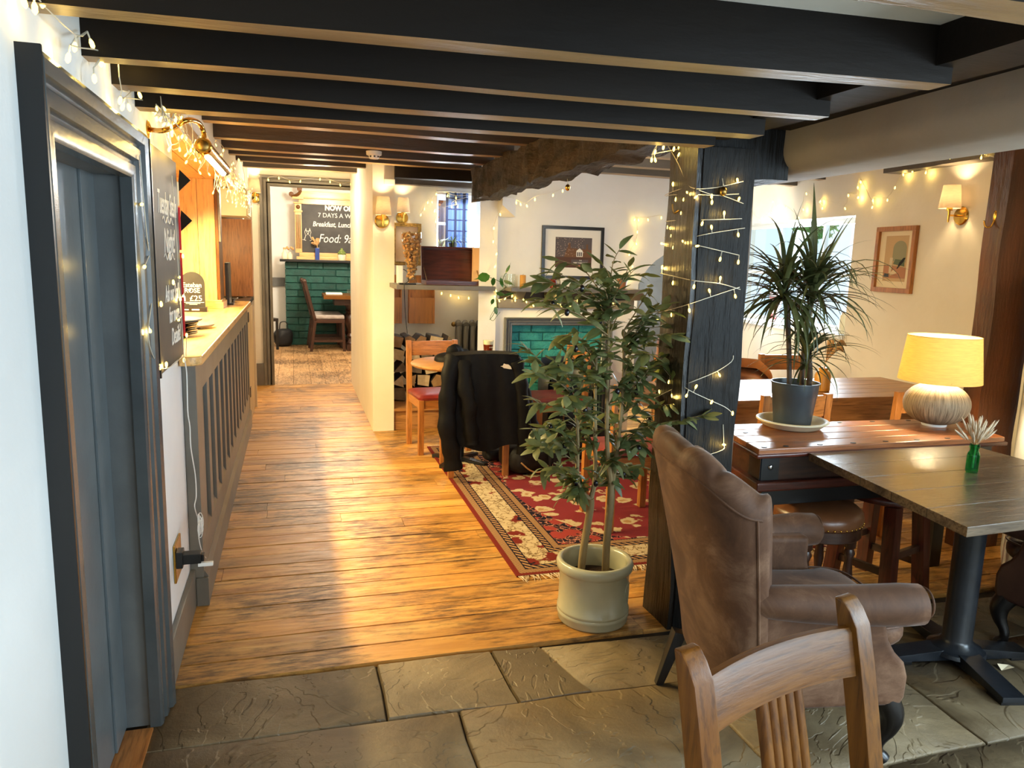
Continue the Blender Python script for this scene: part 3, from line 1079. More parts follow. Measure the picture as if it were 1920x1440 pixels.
# far dining room shell
fr = B()
fr.box(-1.5, 3.2, 13.7, 13.9, 0, 3.0).box(-1.5, -1.35, 9.36, 13.7, 0, 3.0).box(2.6, 2.75, 9.36, 13.7, 0, 3.0)
wall_dining = struct(fr.build('wall_dining', M['plaster_white'], smooth=False, fix=False))
B().box(-1.35, -0.16, 13.66, 13.7, 0.98, 1.13).build('dado_rail', M['grey_paint'], wall_dining, smooth=False)
B().box(-1.35, -0.16, 13.67, 13.7, 0, 0.17).build('skirting', M['grey_paint'], wall_dining, smooth=False)
B().box(-0.13, 2.4, 13.32, 13.7, 0, 1.41).build('fireplace_core', M['teal_joint_shaded'], wall_dining, smooth=False)
brickwork(wall_dining, -0.14, 2.42, 0.0, 1.41, 13.30, 0.42, 0.118, M['teal_shaded'], gap=0.01, seed=9)

# ------------------------------------------------------------------ ceilings, joists and beams
ce = B()
ce.box(-0.66, 4.75, -1.95, 2.66, 2.115, 2.3)
ce.hexa([(-2.1, 2.66, 2.43), (4.9, 2.66, 2.43), (4.9, 9.3, 2.6), (-2.1, 9.3, 2.6)], [(-2.1, 2.66, 2.8), (4.9, 2.66, 2.8), (4.9, 9.3, 2.8), (-2.1, 9.3, 2.8)])
ce.box(-0.66, 4.75, 2.61, 2.66, 2.115, 2.6)
ce.box(-1.5, 2.75, 9.2, 13.9, 2.98, 3.1)
ceiling = struct(ce.build('ceiling', M['ceil'], smooth=False, fix=False))


def joist(x0, x1, ya, yb, w, z0, z1, mat, seg=16, a=0.007):
    """ya / yb: front face at the left and the right end"""
    b = B()
    vs, fs = [], []
    for i in range(seg + 1):
        t = i / seg
        x = x0 + (x1 - x0) * t
        yy = ya + (yb - ya) * t
        ww = w * (1 + 0.25 * noise.noise(Vector((x * 1.7, ya * 3, 0))))
        for dy, z in ((0, z0), (ww / 2, z0), (ww, z0), (ww, z1), (0, z1), (0, (z0 + z1) / 2)):
            p = Vector((x, yy + dy, z))
            if z < z1:
                q = noise.noise_vector(Vector((x * 1.3, yy * 4 + dy, z * 3)))
                p += Vector((0, q.y * a * 1.4, q.z * a))
            vs.append(p)
    for i in range(seg):
        for j in range(6):
            fs.append((i * 6 + j, i * 6 + (j + 1) % 6, (i + 1) * 6 + (j + 1) % 6, (i + 1) * 6 + j))
    fs += [(5, 4, 3, 2, 1, 0), tuple(seg * 6 + k for k in range(6))]
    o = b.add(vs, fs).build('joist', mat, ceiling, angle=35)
    o.data.materials.append(M['soffit_lit'])  # lighter underside faces carry the painted-in light
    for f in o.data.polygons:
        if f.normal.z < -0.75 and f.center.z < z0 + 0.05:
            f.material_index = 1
    return o


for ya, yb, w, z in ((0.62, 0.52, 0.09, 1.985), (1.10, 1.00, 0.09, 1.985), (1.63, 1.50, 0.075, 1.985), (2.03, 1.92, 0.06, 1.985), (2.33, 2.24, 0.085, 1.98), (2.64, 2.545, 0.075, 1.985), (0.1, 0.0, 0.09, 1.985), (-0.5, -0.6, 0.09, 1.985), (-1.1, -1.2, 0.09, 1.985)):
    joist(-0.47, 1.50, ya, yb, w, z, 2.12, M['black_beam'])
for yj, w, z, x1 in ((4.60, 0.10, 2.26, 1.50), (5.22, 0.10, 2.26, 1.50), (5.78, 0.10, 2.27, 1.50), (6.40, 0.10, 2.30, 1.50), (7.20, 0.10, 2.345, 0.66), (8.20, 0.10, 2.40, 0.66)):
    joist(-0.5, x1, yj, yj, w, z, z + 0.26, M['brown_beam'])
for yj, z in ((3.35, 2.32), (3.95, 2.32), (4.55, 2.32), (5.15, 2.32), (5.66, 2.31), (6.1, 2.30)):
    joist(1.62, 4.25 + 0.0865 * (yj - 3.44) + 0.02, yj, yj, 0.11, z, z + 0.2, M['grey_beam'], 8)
B().box(0.84, 1.52, 6.55, 6.66, 2.21, 2.45).build('joist', M['black_beam'], ceiling, smooth=False)
B().box(0.84, 2.3, 7.78, 7.9, 2.27, 2.5).build('joist', M['brown_beam'], ceiling, smooth=False)

bm1 = timber(1.45, 1.62, -1.75, 2.66, 2.03, 2.14, 'Y', 22, 0.012, 2.0).build('ceiling_beam', M['black_beam'])
B().box(1.60, 1.98, -1.75, 2.66, 2.085, 2.118).build('dark_filler_board', M['black_beam'], bm1, smooth=False)  # added dark filler, keeps lit ceiling plaster from showing beside the beam
tag(bm1, 'long black painted ceiling beam carrying the near joists to the post', 'beam')
bm2 = timber(1.43, 1.60, 2.86, 6.24, 2.035, 2.27, 'Y', 60, 0.04, 7.0).build('ceiling_beam', M['rough_beam'], angle=50)
tag(bm2, 'gnarled rough hewn dark beam from the post to the chimney breast', 'beam')
# plastered beam with rounded lower edges
pb = B()
prof = []
for a in range(0, 91, 15):
    prof.append((-0.17 + 0.09 - 0.09 * math.cos(R(a)), 0.09 - 0.09 * math.sin(R(a))))
for a in range(90, 181, 15):
    prof.append((0.17 - 0.09 - 0.09 * math.cos(R(a)), 0.09 - 0.09 * math.sin(R(a))))
prof = [(-0.16, 0.30)] + prof + [(0.16, 0.30)]
ks = [(-1.75, 1.96, 1.3), (-0.5, 2.02, 1.3), (0.8, 2.05, 1.28), (1.5, 2.05, 1.22), (2.2, 2.06, 1.1), (2.9, 2.075, 0.97), (3.14, 2.08, 0.93), (3.20, 2.08, 0.86), (3.23, 2.08, 0.66)]
for yy, xx, sc in ks:
    for px, pz in prof:
        q = noise.noise(Vector((px * 3, yy * 1.5, pz * 3)))
        zc = 0.15
        pb.v.append(Vector((xx + px * sc + q * 0.006, yy, 1.93 + zc + (pz - zc) * (sc if sc < 0.9 else 1) + q * 0.008)))
m = len(prof)
for i in range(len(ks) - 1):
    for j in range(m):
        pb.f.append((i * m + j, i * m + (j + 1) % m, (i + 1) * m + (j + 1) % m, (i + 1) * m + j))
pb.f += [tuple(range(m)), tuple(range((len(ks) - 1) * m, len(ks) * m))]
o = pb.build('plastered_beam', M['duct'], angle=60)
tag(o, 'rounded grey beige plastered beam running from the post towards the camera', 'beam')

post = thing('timber_post', 'massive black oak post wrapped in fairy lights beside the suede armchair', 'post', (1.64, 2.79, 0))
pm = Matrix.Translation((-1.64, -2.79, 0))
b = timber(1.53, 1.76, 2.665, 2.90, 0, 2.0, 'Z', 24, 0.012, 3.0)
b.v = [pm @ v for v in b.v]
b.build('shaft', M['post_black'], post, angle=35)
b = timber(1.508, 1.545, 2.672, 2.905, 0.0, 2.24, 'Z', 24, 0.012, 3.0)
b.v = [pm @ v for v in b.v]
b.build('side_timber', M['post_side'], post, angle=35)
b = timber(1.60, 1.93, 2.69, 2.92, 1.90, 2.2, 'X', 6, 0.03, 5.0)
b.v = [pm @ v for v in b.v]
b.build('post_head', M['post_black'], post, angle=35)
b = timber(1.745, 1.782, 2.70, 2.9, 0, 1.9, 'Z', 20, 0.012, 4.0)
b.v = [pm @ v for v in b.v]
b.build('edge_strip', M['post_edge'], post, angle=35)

rp = timber(3.60, 3.86, 3.14, 3.26, 0, 2.42, 'Z', 24, 0.015, 3.0).build('timber_post', M['post_brown'], angle=35)
tag(rp, 'red brown oak post against the right wall behind the trunk', 'post')
hb = B()
hb = timber(-0.35, 1.3, -0.14, 0.0, 2.26, 2.40, 'X', 14, 0.02, 3.0)
hb.v = [WM @ v for v in hb.v]
o = hb.build('wall_plate_beam', M['grey_beam'], angle=40)
tag(o, 'worn grey timber along the top of the right wall over the sconce', 'beam')
B().box(1.76, 4.0, 2.74, 2.9, 2.25, 2.45).build('joist', M['grey_beam'], ceiling, smooth=False)

# ------------------------------------------------------------------ doors, architraves, skirtings
def moulded(b, pts, prof, close=False):
    """sweep a (w, d) profile along a frame path: list of (origin, width-dir, depth-dir)"""
    k = len(prof)
    for o0, wd, dd in pts:
        for w, d in prof:
            b.v.append(Vector(o0) + Vector(wd) * w + Vector(dd) * d)
    base = len(b.v) - k * len(pts)
    for i in range(len(pts) - 1):
        for j in range(k - 1):
            b.f.append((base + i * k + j, base + i * k + j + 1, base + (i + 1) * k + j + 1, base + (i + 1) * k + j))
    return b


APROF = [(0, -0.02), (0, 0.012), (0.015, 0.018), (0.035, 0.018), (0.04, 0.010), (0.05, 0.010), (0.055, 0.024), (0.085, 0.026), (0.092, 0.018), (0.10, 0.018), (0.105, 0.034), (0.128, 0.040), (0.14, 0.034), (0.14, -0.01)]


def architrave(y0, y1, zt, X, nx, mat, parent, floor=0.0, axis='Y', sc=1.0):
    """three-sided moulded surround on a wall at X facing nx (axis Y) or at Y facing -y (axis X)"""
    b = B()
    P = [(w * sc, d) for w, d in APROF]
    if axis == 'Y':
        mk = lambda y, z: (X, y, z)
        D = (nx, 0, 0)
        a = (0, -1, 0); c = (0, 1, 0)
    else:
        mk = lambda y, z: (y, X, z)
        D = (0, -1, 0)
        a = (-1, 0, 0); c = (1, 0, 0)
    da = Vector(a) + Vector((0, 0, 1))
    dc = Vector(c) + Vector((0, 0, 1))
    moulded(b, [(mk(y0, floor), a, D), (mk(y0, zt), da, D), (mk(y1, zt), dc, D), (mk(y1, floor), c, D)], P)
    return b.build('architrave', mat, parent, angle=25, fix=True)


lf = B().box(-0.60, -0.56, 1.70, 2.52, 0.006, 1.79)
door1 = struct(lf.build('door_1', M['door_paint'], smooth=False))
B().box(-0.56, -0.552, 1.70, 1.86, 0.006, 1.79).box(-0.56, -0.552, 2.34, 2.52, 0.006, 1.79).build('stile', M['door_paint'], door1, bevel=0.002)
B().box(-0.66, -0.46, 1.66, 1.70, 0, 1.83).box(-0.66, -0.46, 2.48, 2.56, 0, 1.83).box(-0.66, -0.46, 1.66, 2.56, 1.76, 1.83).build('door_lining', M['grey_paint'], door1, smooth=False)
architrave(1.715, 2.465, 1.755, -0.46, 1, M['slate_paint'], door1)
B().box(-0.475, -0.419, 1.566, 1.5745, 0, 1.90).build('architrave_edge', M['black'], door1, smooth=False)
B().lathe([(0.012, 0), (0.012, 0.012), (0.024, 0.02), (0.026, 0.035), (0.018, 0.045), (0.001, 0.048)], 14, M=Matrix.Translation((-0.556, 1.80, 0.92)) @ Matrix.Rotation(R(90), 4, 'Y')).build('door_knob', M['chrome'], door1)
door2 = struct(B().box(-0.30, -0.25, 9.19, 9.37, 0, 2.35).box(0.77, 0.82, 9.19, 9.37, 0, 2.35).box(-0.25, 0.77, 9.19, 9.37, 2.31, 2.35).build('door_2', M['panel_paint'], smooth=False, fix=False))
architrave(-0.24, 0.76, 2.30, 9.2, 1, M['panel_paint'], door2, axis='X', sc=0.85)
struct(B().box(-0.46, -0.438, 2.60, 3.368, 0, 0.172).build('baseboard_left', M['panel_paint'], bevel=0.006))
struct(B().box(-0.47, -0.32, 9.165, 9.2, 0, 0.26).build('baseboard_far', M['panel_paint'], bevel=0.006))
struct(B().box(-0.66, -0.44, -1.75, 1.57, 0, 0.172).build('baseboard_near', M['panel_paint'], bevel=0.006))
# fireplace surround
fs = B()
moulded(fs, [((1.82, 6.25, 0), (-1, 0, 0), (0, -1, 0)), ((1.82, 6.25, 0.985), (-1, 0, 1), (0, -1, 0)), ((2.69, 6.25, 0.985), (1, 0, 1), (0, -1, 0)), ((2.69, 6.25, 0), (1, 0, 0), (0, -1, 0))], [(w * 0.5, d) for w, d in APROF])
trim1 = struct(fs.build('trim_1', M['grey_paint'], angle=25))
B().box(1.78, 2.75, 6.0, 6.25, -0.002, 0.018).build('hearth_slab', M['stone'], trim1, bevel=0.005)

# ------------------------------------------------------------------ the bar
bar = thing('bar_counter', 'long taupe grey panelled bar front running along the left of the corridor', 'bar', (-0.40, 3.37, 0))
def rel(o0):
    return Matrix.Translation(-Vector(o0))
RB = rel((-0.40, 3.37, 0))
B().box(-0.62, -0.425, 3.37, 7.02, 0.0, 1.085, RB).build('carcass', M['panel_paint'], bar, smooth=False)
B().box(-0.425, -0.405, 3.37, 7.02, 0.94, 1.085, RB).build('top_rail', M['panel_paint'], bar, bevel=0.003)
B().box(-0.425, -0.405, 3.37, 7.02, 0.14, 0.27, RB).hexa([RB @ Vector(q) for q in ((-0.425, 3.37, 0.27), (-0.405, 3.37, 0.27), (-0.405, 7.02, 0.27), (-0.425, 7.02, 0.27))], [RB @ Vector(q) for q in ((-0.425, 3.37, 0.30), (-0.422, 3.37, 0.30), (-0.422, 7.02, 0.30), (-0.425, 7.02, 0.30))]).build('bottom_rail', M['panel_paint'], bar, smooth=False)
B().box(-0.425, -0.388, 3.365, 7.02, 0.0, 0.13, RB).hexa([RB @ Vector(q) for q in ((-0.425, 3.365, 0.13), (-0.388, 3.365, 0.13), (-0.388, 7.02, 0.13), (-0.425, 7.02, 0.13))], [RB @ Vector(q) for q in ((-0.425, 3.365, 0.155), (-0.403, 3.365, 0.155), (-0.403, 7.02, 0.155), (-0.425, 7.02, 0.155))]).build('plinth', M['panel_paint'], bar, smooth=False)
for k in range(14):
    yy = 3.37 + (0.14 if k == 0 else 0.0) + 0.2725 * k
    y0 = 3.37 if k == 0 else 3.37 + 0.275 * k + 0.10
    y1 = 3.37 + 0.20 if k == 0 else y0 + 0.10
    B().box(-0.425, -0.405, y0, min(y1, 7.02), 0.27, 0.945, RB).build('batten', M['panel_paint'], bar, bevel=0.003)
for k in range(13):
    y0 = 3.37 + 0.2 + 0.275 * k if k else 3.57
    B().box(-0.43, -0.4225, y0 + 0.01, y0 + 0.165, 0.28, 0.94, RB).build('panel', M['panel_paint'], bar, smooth=False)
B().box(-0.458, -0.405, 3.352, 3.372, 0.13, 1.085, RB).build('end_panel', M['panel_paint'], bar, bevel=0.002)
B().box(-0.437, -0.386, 3.342, 3.372, 0, 0.13, RB).build('plinth', M['panel_paint'], bar, bevel=0.003)

ctop = B()
pl = [(-1.15, 3.37), (-0.456, 3.37), (-0.456, 3.262)]
for a in range(-90, 1, 15):
    pl.append((-0.425 + 0.055 * math.cos(R(a)), 3.317 + 0.055 * math.sin(R(a))))
pl += [(-0.37, 7.02), (-1.15, 7.02)]
ct = ctop.prism(pl, 1.082, 1.122).build('worktop', M['barY'], bevel=0.008, seg=3)
tag(ct, 'varnished orange pine bar top with rounded near corner', 'worktop')

gate = thing('bar_gate', 'tan painted hinged flap gate closing the far end of the bar', 'gate', (-0.40, 7.45, 0))
RG = rel((-0.40, 7.45, 0))
B().box(-0.44, -0.40, 7.03, 7.88, 0.01, 1.04, RG).build('leaf', M['tan_paint'], gate, bevel=0.004)
for z in (0.25, 0.93):
    B().box(-0.40, -0.394, 7.05, 7.14, z, z + 0.09, RG).build('hinge', M['black'], gate, bevel=0.002)
B().box(-0.98, -0.385, 7.04, 7.86, 1.085, 1.118, RG).build('flap', M['blackwY'], gate, bevel=0.003)

# wooden canopy, pillar and back panels over the bar
cp = thing('bar_canopy', 'orange pine boarded canopy above the bar', 'canopy', (-0.9, 4.75, 2.06))
for k in range(6):
    B().box(-1.35 + 0.147 * k + 0.002, -1.35 + 0.147 * (k + 1) - 0.002, 3.37, 6.42, 2.075, 2.10, rel((-0.9, 4.75, 2.06))).build('plank', M['barY'], cp, bevel=0.002, seg=1)
B().box(-0.50, -0.455, 3.37, 7.9, 2.06, 2.13, rel((-0.9, 4.75, 2.06))).build('fascia', M['barY'], cp, bevel=0.004)
pil = thing('bar_pillar', 'orange pine panelled pillar standing on the bar top behind the rose sign', 'pillar', (-0.67, 6.22, 1.122))
RP = rel((-0.67, 6.22, 1.122))
B().box(-0.82, -0.68, 6.10, 6.36, 1.122, 2.075, RP).build('panel', M['barZ'], pil, bevel=0.002)
B().box(-0.678, -0.56, 6.10, 6.36, 1.122, 2.075, RP).build('panel', M['barZ'], pil, bevel=0.002)
B().box(-0.556, -0.535, 6.08, 6.37, 1.122, 2.075, RP).build('edge_board', M['slatZ'], pil, bevel=0.002)
B().box(-0.84, -0.515, 6.04, 6.39, 1.122, 1.17, RP).box(-0.83, -0.525, 6.06, 6.38, 1.17, 1.185, RP).build('plinth', M['barX'], pil, bevel=0.004)
B().box(-0.545, -0.52, 6.085, 6.12, 1.62, 2.02, RP).build('strip', M['slate'], pil, bevel=0.002)
bp = tag(B().box(-1.2, -0.385, 7.76, 7.79, 1.122, 1.86).build('back_panel', M['oakZ'], bevel=0.002), 'grained brown oak panel at the far end of the bar', 'panel')
cpd = thing('wall_cupboard', 'cream wall cupboard hanging over the far end of the bar', 'cupboard', (-0.75, 7.6, 1.87))
RC = rel((-0.75, 7.6, 1.87))
B().box(-1.1, -0.40, 7.30, 7.79, 1.87, 2.11, RC).build('body', M['cream_paint'], cpd, bevel=0.004)
B().box(-0.40, -0.385, 7.32, 7.77, 1.88, 2.10, RC).build('door', M['cream_paint'], cpd, bevel=0.004)
B().box(-0.385, -0.37, 7.36, 7.38, 1.90, 1.98, RC).build('handle', M['chrome'], cpd, bevel=0.003)
B().box(-0.455, -0.38, 7.86, 7.9, 0, 2.12).build('jamb', M['cream_paint'], wall_left, smooth=False)

# price sign, plates, upright menu holder, pan
sg = thing('price_sign', 'arched black price sign reading Esteban Rose on the bar top', 'sign', (-0.69, 5.72, 1.122))
ap = [(-0.082, 0), (0.082, 0)] + [(0.082 * math.cos(R(a)), 0.168 + 0.082 * math.sin(R(a))) for a in range(0, 181, 12)]
MV = Matrix.Translation((0, 0.006, 0.03)) @ Matrix.Rotation(R(90), 4, 'X')
B().prism(ap, -0.006, 0.0, MV).build('board', M['chalkboard'], sg, smooth=False)
B().box(-0.095, 0.095, -0.025, 0.03, 0, 0.034).build('base', M['blackwX'], sg, bevel=0.002)
F = lambda x, z, y=-0.0005: frame4((x, y, z), (1, 0, 0), (0, 0, 1))
text('Esteban', 0.047, M['chalk'], sg, F(0, 0.172), align='CENTER', sx=0.86, bold=0.0006)
text('ROSE', 0.046, M['chalk'], sg, F(0, 0.134), align='CENTER', sx=0.95, bold=0.0006)
text('£25', 0.056, M['chalk'], sg, F(0.022, 0.076), align='CENTER', bold=0.0004)
B().prism([(-0.012, 0), (0.012, 0), (0.012, 0.03), (0.005, 0.043), (0.005, 0.055), (-0.005, 0.055), (-0.005, 0.043), (-0.012, 0.03)], 0, 0.001, F(-0.058, 0.074)).build('bottle_motif', M['chalk'], sg, smooth=False)
B().box(-0.075, 0.075, -0.0015, 0, 0.064, 0.068).box(-0.045, 0.05, -0.0015, 0, 0.057, 0.060).box(-0.022, 0.03, -0.0015, 0, 0.050, 0.053).build('underline', M['chalk'], sg, smooth=False)
B().box(-0.075, -0.025, -0.0262, -0.025, 0.012, 0.02).box(-0.005, 0.045, -0.0262, -0.025, 0.011, 0.021).build('base_mark', M['chalk'], sg, smooth=False)
B().prism([(0, -0.011), (0.011, 0.002), (0.008, 0.009), (0, 0.004), (-0.008, 0.009), (-0.011, 0.002)], 0, 0.001, F(-0.017, 0.150)).build('heart_motif', M['chalk'], sg, smooth=False)

pprof = [(0.001, 0.0), (0.075, 0.0), (0.08, 0.006), (0.125, 0.016), (0.128, 0.02), (0.12, 0.02), (0.078, 0.010), (0.001, 0.009)]
plate0 = None
for k, (dx, dy) in enumerate(((0, 0), (0.004, 0.003), (-0.003, 0.006), (0.005, -0.002), (0.0, 0.004), (0.006, 0.0))):
    if plate0 is None:
        plate0 = B().lathe(pprof, 32).build('plate', M['plate'], angle=50)
        o = plate0
    else:
        o = plate0.copy()
        COL.objects.link(o)
    o.location = (-0.60 + dx, 4.06 + dy, 1.1225 + 0.0105 * k)
    tag(o, ('lowest', 'second lowest', 'third', 'fourth', 'second highest', 'topmost')[k] + ' black glazed plate of the six stacked on the bar top', 'plate', 'black plates stacked on the bar')
sl = tag(B().lathe([(0.001, 0), (0.16, 0), (0.165, 0.004), (0.165, 0.010), (0.001, 0.011)], 40).build('slate_board', M['slate'], loc=(-0.62, 4.12, 1.1975), angle=40), 'round grey slate board lying on the stack of black plates', 'board')
sl2 = sl.copy()
COL.objects.link(sl2)
sl2.location = (-0.60, 4.52, 1.135)
sl2['label'] = 'round grey slate board leaning flat behind the plate stack'
ring = thing('napkin_holder', 'low black holder under the second slate board on the bar', 'holder', (-0.60, 4.52, 1.122))
B().lathe([(0.001, 0), (0.09, 0), (0.09, 0.012), (0.001, 0.013)], 24).build('base', M['black_plastic'], ring)
mh = thing('menu_holder', 'tall thin dark upright menu holder on the far bar top', 'holder', (-0.515, 6.55, 1.122))
B().box(-0.014, 0.014, -0.11, 0.11, 0.012, 0.34).build('panel', M['black_plastic'], mh, bevel=0.002)
B().box(-0.04, 0.04, -0.05, 0.05, 0, 0.014).build('base', M['black_plastic'], mh, bevel=0.003)
pan = thing('serving_pan', 'shallow black serving pan on the far end of the bar', 'pan', (-0.60, 6.85, 1.122))
B().lathe([(0.001, 0), (0.10, 0), (0.14, 0.035), (0.148, 0.037), (0.142, 0.041), (0.098, 0.008), (0.001, 0.007)], 28).build('dish', M['plate'], pan)
B().tube([(0.13, -0.03, 0.035), (0.175, -0.02, 0.042), (0.175, 0.02, 0.042), (0.13, 0.03, 0.035)], 0.006, 6).build('handle', M['plate'], pan)

# brass picture light over the bar
bl = thing('picture_light', 'brass swan neck picture light over the chalkboard end of the bar', 'lamp', (-0.46,3.096,1.979))
LP = Vector((-0.46,3.096,1.979))
pth = [Vector(q) - LP for q in ((-0.45,2.842,1.945), (-0.4,2.746,1.931), (-0.37,2.826,1.959), (-0.34,2.79,1.972), (-0.32,2.832,1.984), (-0.31,2.956,1.992), (-0.3,2.985,1.965), (-0.3,2.955,1.928))]
smooth_path = []
for i in range(len(pth) - 1):
    a, b_ = pth[max(i - 1, 0)], pth[i]
    c, d = pth[i + 1], pth[min(i + 2, len(pth) - 1)]
    for k in range(4):
        t = k / 4
        smooth_path.append(0.5 * ((2 * b_) + (-a + c) * t + (2 * a - 5 * b_ + 4 * c - d) * t * t + (-a + 3 * b_ - 3 * c + d) * t ** 3))
smooth_path.append(pth[-1])
B().tube(smooth_path, 0.0085, 10).build('arm', M['brass'], bl)
e0 = pth[-1] + Vector((0, -0.02, -0.012))
e1 = e0 + Vector((0.02, 0.62, -0.02))
td = (e1 - e0).normalized()
B().tube([e0, e0 + td * 0.012, e0 + td * 0.014, e1 - td * 0.012, e1], [0.026, 0.030, 0.027, 0.027, 0.024], 20).build('tube', M['brass'], bl)
B().tube([e0 - td * 0.004, e0 - td * 0.001, e0 + td * 0.001], [0.012, 0.018, 0.022], 18).build('end_cap', M['brass_dull'], bl)
B().tube([e0 + td * 0.08 + Vector((0.004, 0, -0.023)), e1 - td * 0.08 + Vector((0.004, 0, -0.023))], 0.012, 10).build('bulb_strip', M['led'], bl)
B().lathe([(0.001, 0), (0.03, 0), (0.03, 0.006), (0.012, 0.012), (0.001, 0.012)], 18, M=Matrix.Translation(pth[0] - Vector((0.012, 0, 0))) @ Matrix.Rotation(R(90), 4, 'Y')).build('wall_plate', M['brass'], bl)

# the hanging chalkboard by the bar, stocking beside it
cbd = thing('chalkboard', 'tall narrow chalkboard with white handwriting hung on the left wall', 'chalkboard', (-0.455, 3.03, 1.13))
B().box(-0.003, 0.016, -0.30, 0.275, 0.0, 0.76).build('board', M['chalkboard'], cbd, bevel=0.002)
B().box(-0.003, 0.02, -0.312, -0.30, -0.01, 0.77).build('frame_edge', M['blackwZ'], cbd, bevel=0.002)
CF = lambda y, z: frame4((0.0165, y, z), (0, 1, 0.0), (0, 0, 1))
text('Tuesday Steak', 0.115, M['chalk'], cbd, CF(0.0, 0.545), align='CENTER', shear=0.25, sx=0.62, bold=0.0008)
text('Night!', 0.125, M['chalk'], cbd, CF(0.02, 0.41), align='CENTER', shear=0.25, sx=0.8, bold=0.0008)
text('Ask our Staff', 0.085, M['chalk'], cbd, CF(0.03, 0.235), align='CENTER', shear=0.2, sx=0.72, bold=0.0006)
text('for more', 0.085, M['chalk'], cbd, CF(0.06, 0.155), align='CENTER', shear=0.2, sx=0.8, bold=0.0006)
text('Details!', 0.09, M['chalk'], cbd, CF(0.08, 0.07), align='CENTER', shear=0.2, sx=0.8, bold=0.0006)
sw = []
for yc, zc in ((0.0, 0.395), (0.0, 0.525)):
    b = B()
    b.tube([(0.0172, yc - 0.12 + 0.012 * i, zc + 0.012 * math.sin(i * 0.9)) for i in range(21)], 0.002, 4)
    b.build('chalk_flourish', M['chalk'], cbd)
st = thing('felt_bunting', 'red and black felt bunting hanging on the wall end beside the chalkboard', 'decoration', (-0.445, 3.345, 1.2))
for k, (z0, z1) in enumerate(((0.0, 0.16), (0.17, 0.34), (0.35, 0.52))):
    B().box(-0.012, 0.010, -0.016, -0.006, z0, z1).build('strip', M['felt_red'], st, bevel=0.003)
for k, z0 in enumerate((0.42, 0.58)):
    B().prism([(0, 0), (0.05, 0.05), (0.01, 0.09)], -0.004, 0.004, Matrix.Translation((0.0, 0.02, z0)) @ Matrix.Rotation(R(90), 4, 'X')).build('pennant', M['jacket'], st, smooth=False)
B().box(-0.012, 0.008, -0.014, -0.004, 0.525, 0.62).build('cream_strip', M['cream_felt'], st, bevel=0.003)

# brass double socket with plug and cable
so = thing('wall_socket', 'square brass wall socket low on the left wall', 'socket', (-0.459,3,0.368))
B().box(0, 0.008, -0.075, 0.075, -0.075, 0.075).build('plate', M['brass'], so, bevel=0.003)
B().box(0.008, 0.013, -0.035, -0.015, 0.02, 0.04).build('switch', M['black_plastic'], so, bevel=0.002)
pg = thing('mains_adaptor', 'black plug-in adaptor for the fairy lights in the brass socket', 'plug', (-0.45,2.939,0.384))
B().box(0, 0.024, -0.02, 0.04, -0.03, 0.035).build('body', M['black_plastic'], pg, bevel=0.004)
B().box(0.02, 0.088, -0.012, 0.034, -0.018, 0.022).build('transformer', M['black_plastic'], pg, bevel=0.004)
B().box(0.088, 0.098, -0.004, 0.026, -0.012, 0.014).build('collar', M['black_plastic'], pg, bevel=0.002)
B().box(0.075, 0.13, -0.006, 0.012, -0.033, -0.018).build('connector', M['white_plastic'], pg, bevel=0.003)
cbp = [(-0.41,3.073,1.141),(-0.41,3.127,1.075),(-0.41,3.111,0.929),(-0.41,3.151,0.856),(-0.41,3.155,0.767),(-0.41,3.247,0.629),(-0.41,3.251,0.536),(-0.41,3.189,0.51),(-0.41,3.286,0.418)]
cb2 = [(-0.38,3.054,0.476),(-0.38,3.038,0.426),(-0.38,3.117,0.339),(-0.38,3.229,0.268)]
cable = thing('power_cable', 'thin white fairy light cable hanging down the bar end to the socket', 'cable', (0, 0, 0))
def catmull(P, n=5):
    P = [Vector(p) for p in P]
    out = []
    for i in range(len(P) - 1):
        a, b_, c, d = P[max(i - 1, 0)], P[i], P[i + 1], P[min(i + 2, len(P) - 1)]
        for k in range(n):
            t = k / n
            out.append(0.5 * ((2 * b_) + (-a + c) * t + (2 * a - 5 * b_ + 4 * c - d) * t * t + (-a + 3 * b_ - 3 * c + d) * t ** 3))
    out.append(P[-1])
    return out
B().tube(catmull(cbp + cb2), 0.0022, 6).build('cord', M['white_plastic'], cable)
kc = Vector((-0.39,3.181,0.419))
b = B()
for k in range(7):
    a = 0.35 * (k - 3)
    pts = []
    for i in range(13):
        th = 2 * math.pi * i / 12
        pts.append(kc + Vector((0.008 * math.sin(th + k), 0.014 * math.sin(th) * (1 + 0.1 * k) + 0.012 * math.sin(a), 0.038 * math.cos(th) + 0.004 * k)))
    b.tube(pts, 0.0016, 5)
b.build('coil', M['white_plastic'], cable)

# ------------------------------------------------------------------ rug, oak chairs, round table
RX0, RX1, RY0, RY1 = 1.03, 2.85, 3.33, 5.95
rb = B().box(RX0, RX1, RY0, RY1, -0.0, 0.009)
rug = rb.build('persian_rug', rugmat(RX0, RX1, RY0, RY1), bevel=0.003)
tag(rug, 'worn red cream and navy persian rug under the oak chairs', 'rug')
b = B()
rg = random.Random(5)
for i in range(240):
    x = RX0 + 0.01 + (RX1 - RX0 - 0.02) * i / 239
    for yy, s in ((RY0, -1), (RY1, 1)):
        L = rg.uniform(0.035, 0.075)
        dx = rg.uniform(-0.03, 0.03)
        b.tube([(x, yy, 0.006), (x + dx * 0.4, yy + s * L * 0.5, 0.006), (x + dx, yy + s * L, 0.002)], [0.002, 0.002, 0.0008], 4)
fr_ = b.build('fringe', M['pampas'], rug)
fr_['kind'] = 'stuff'


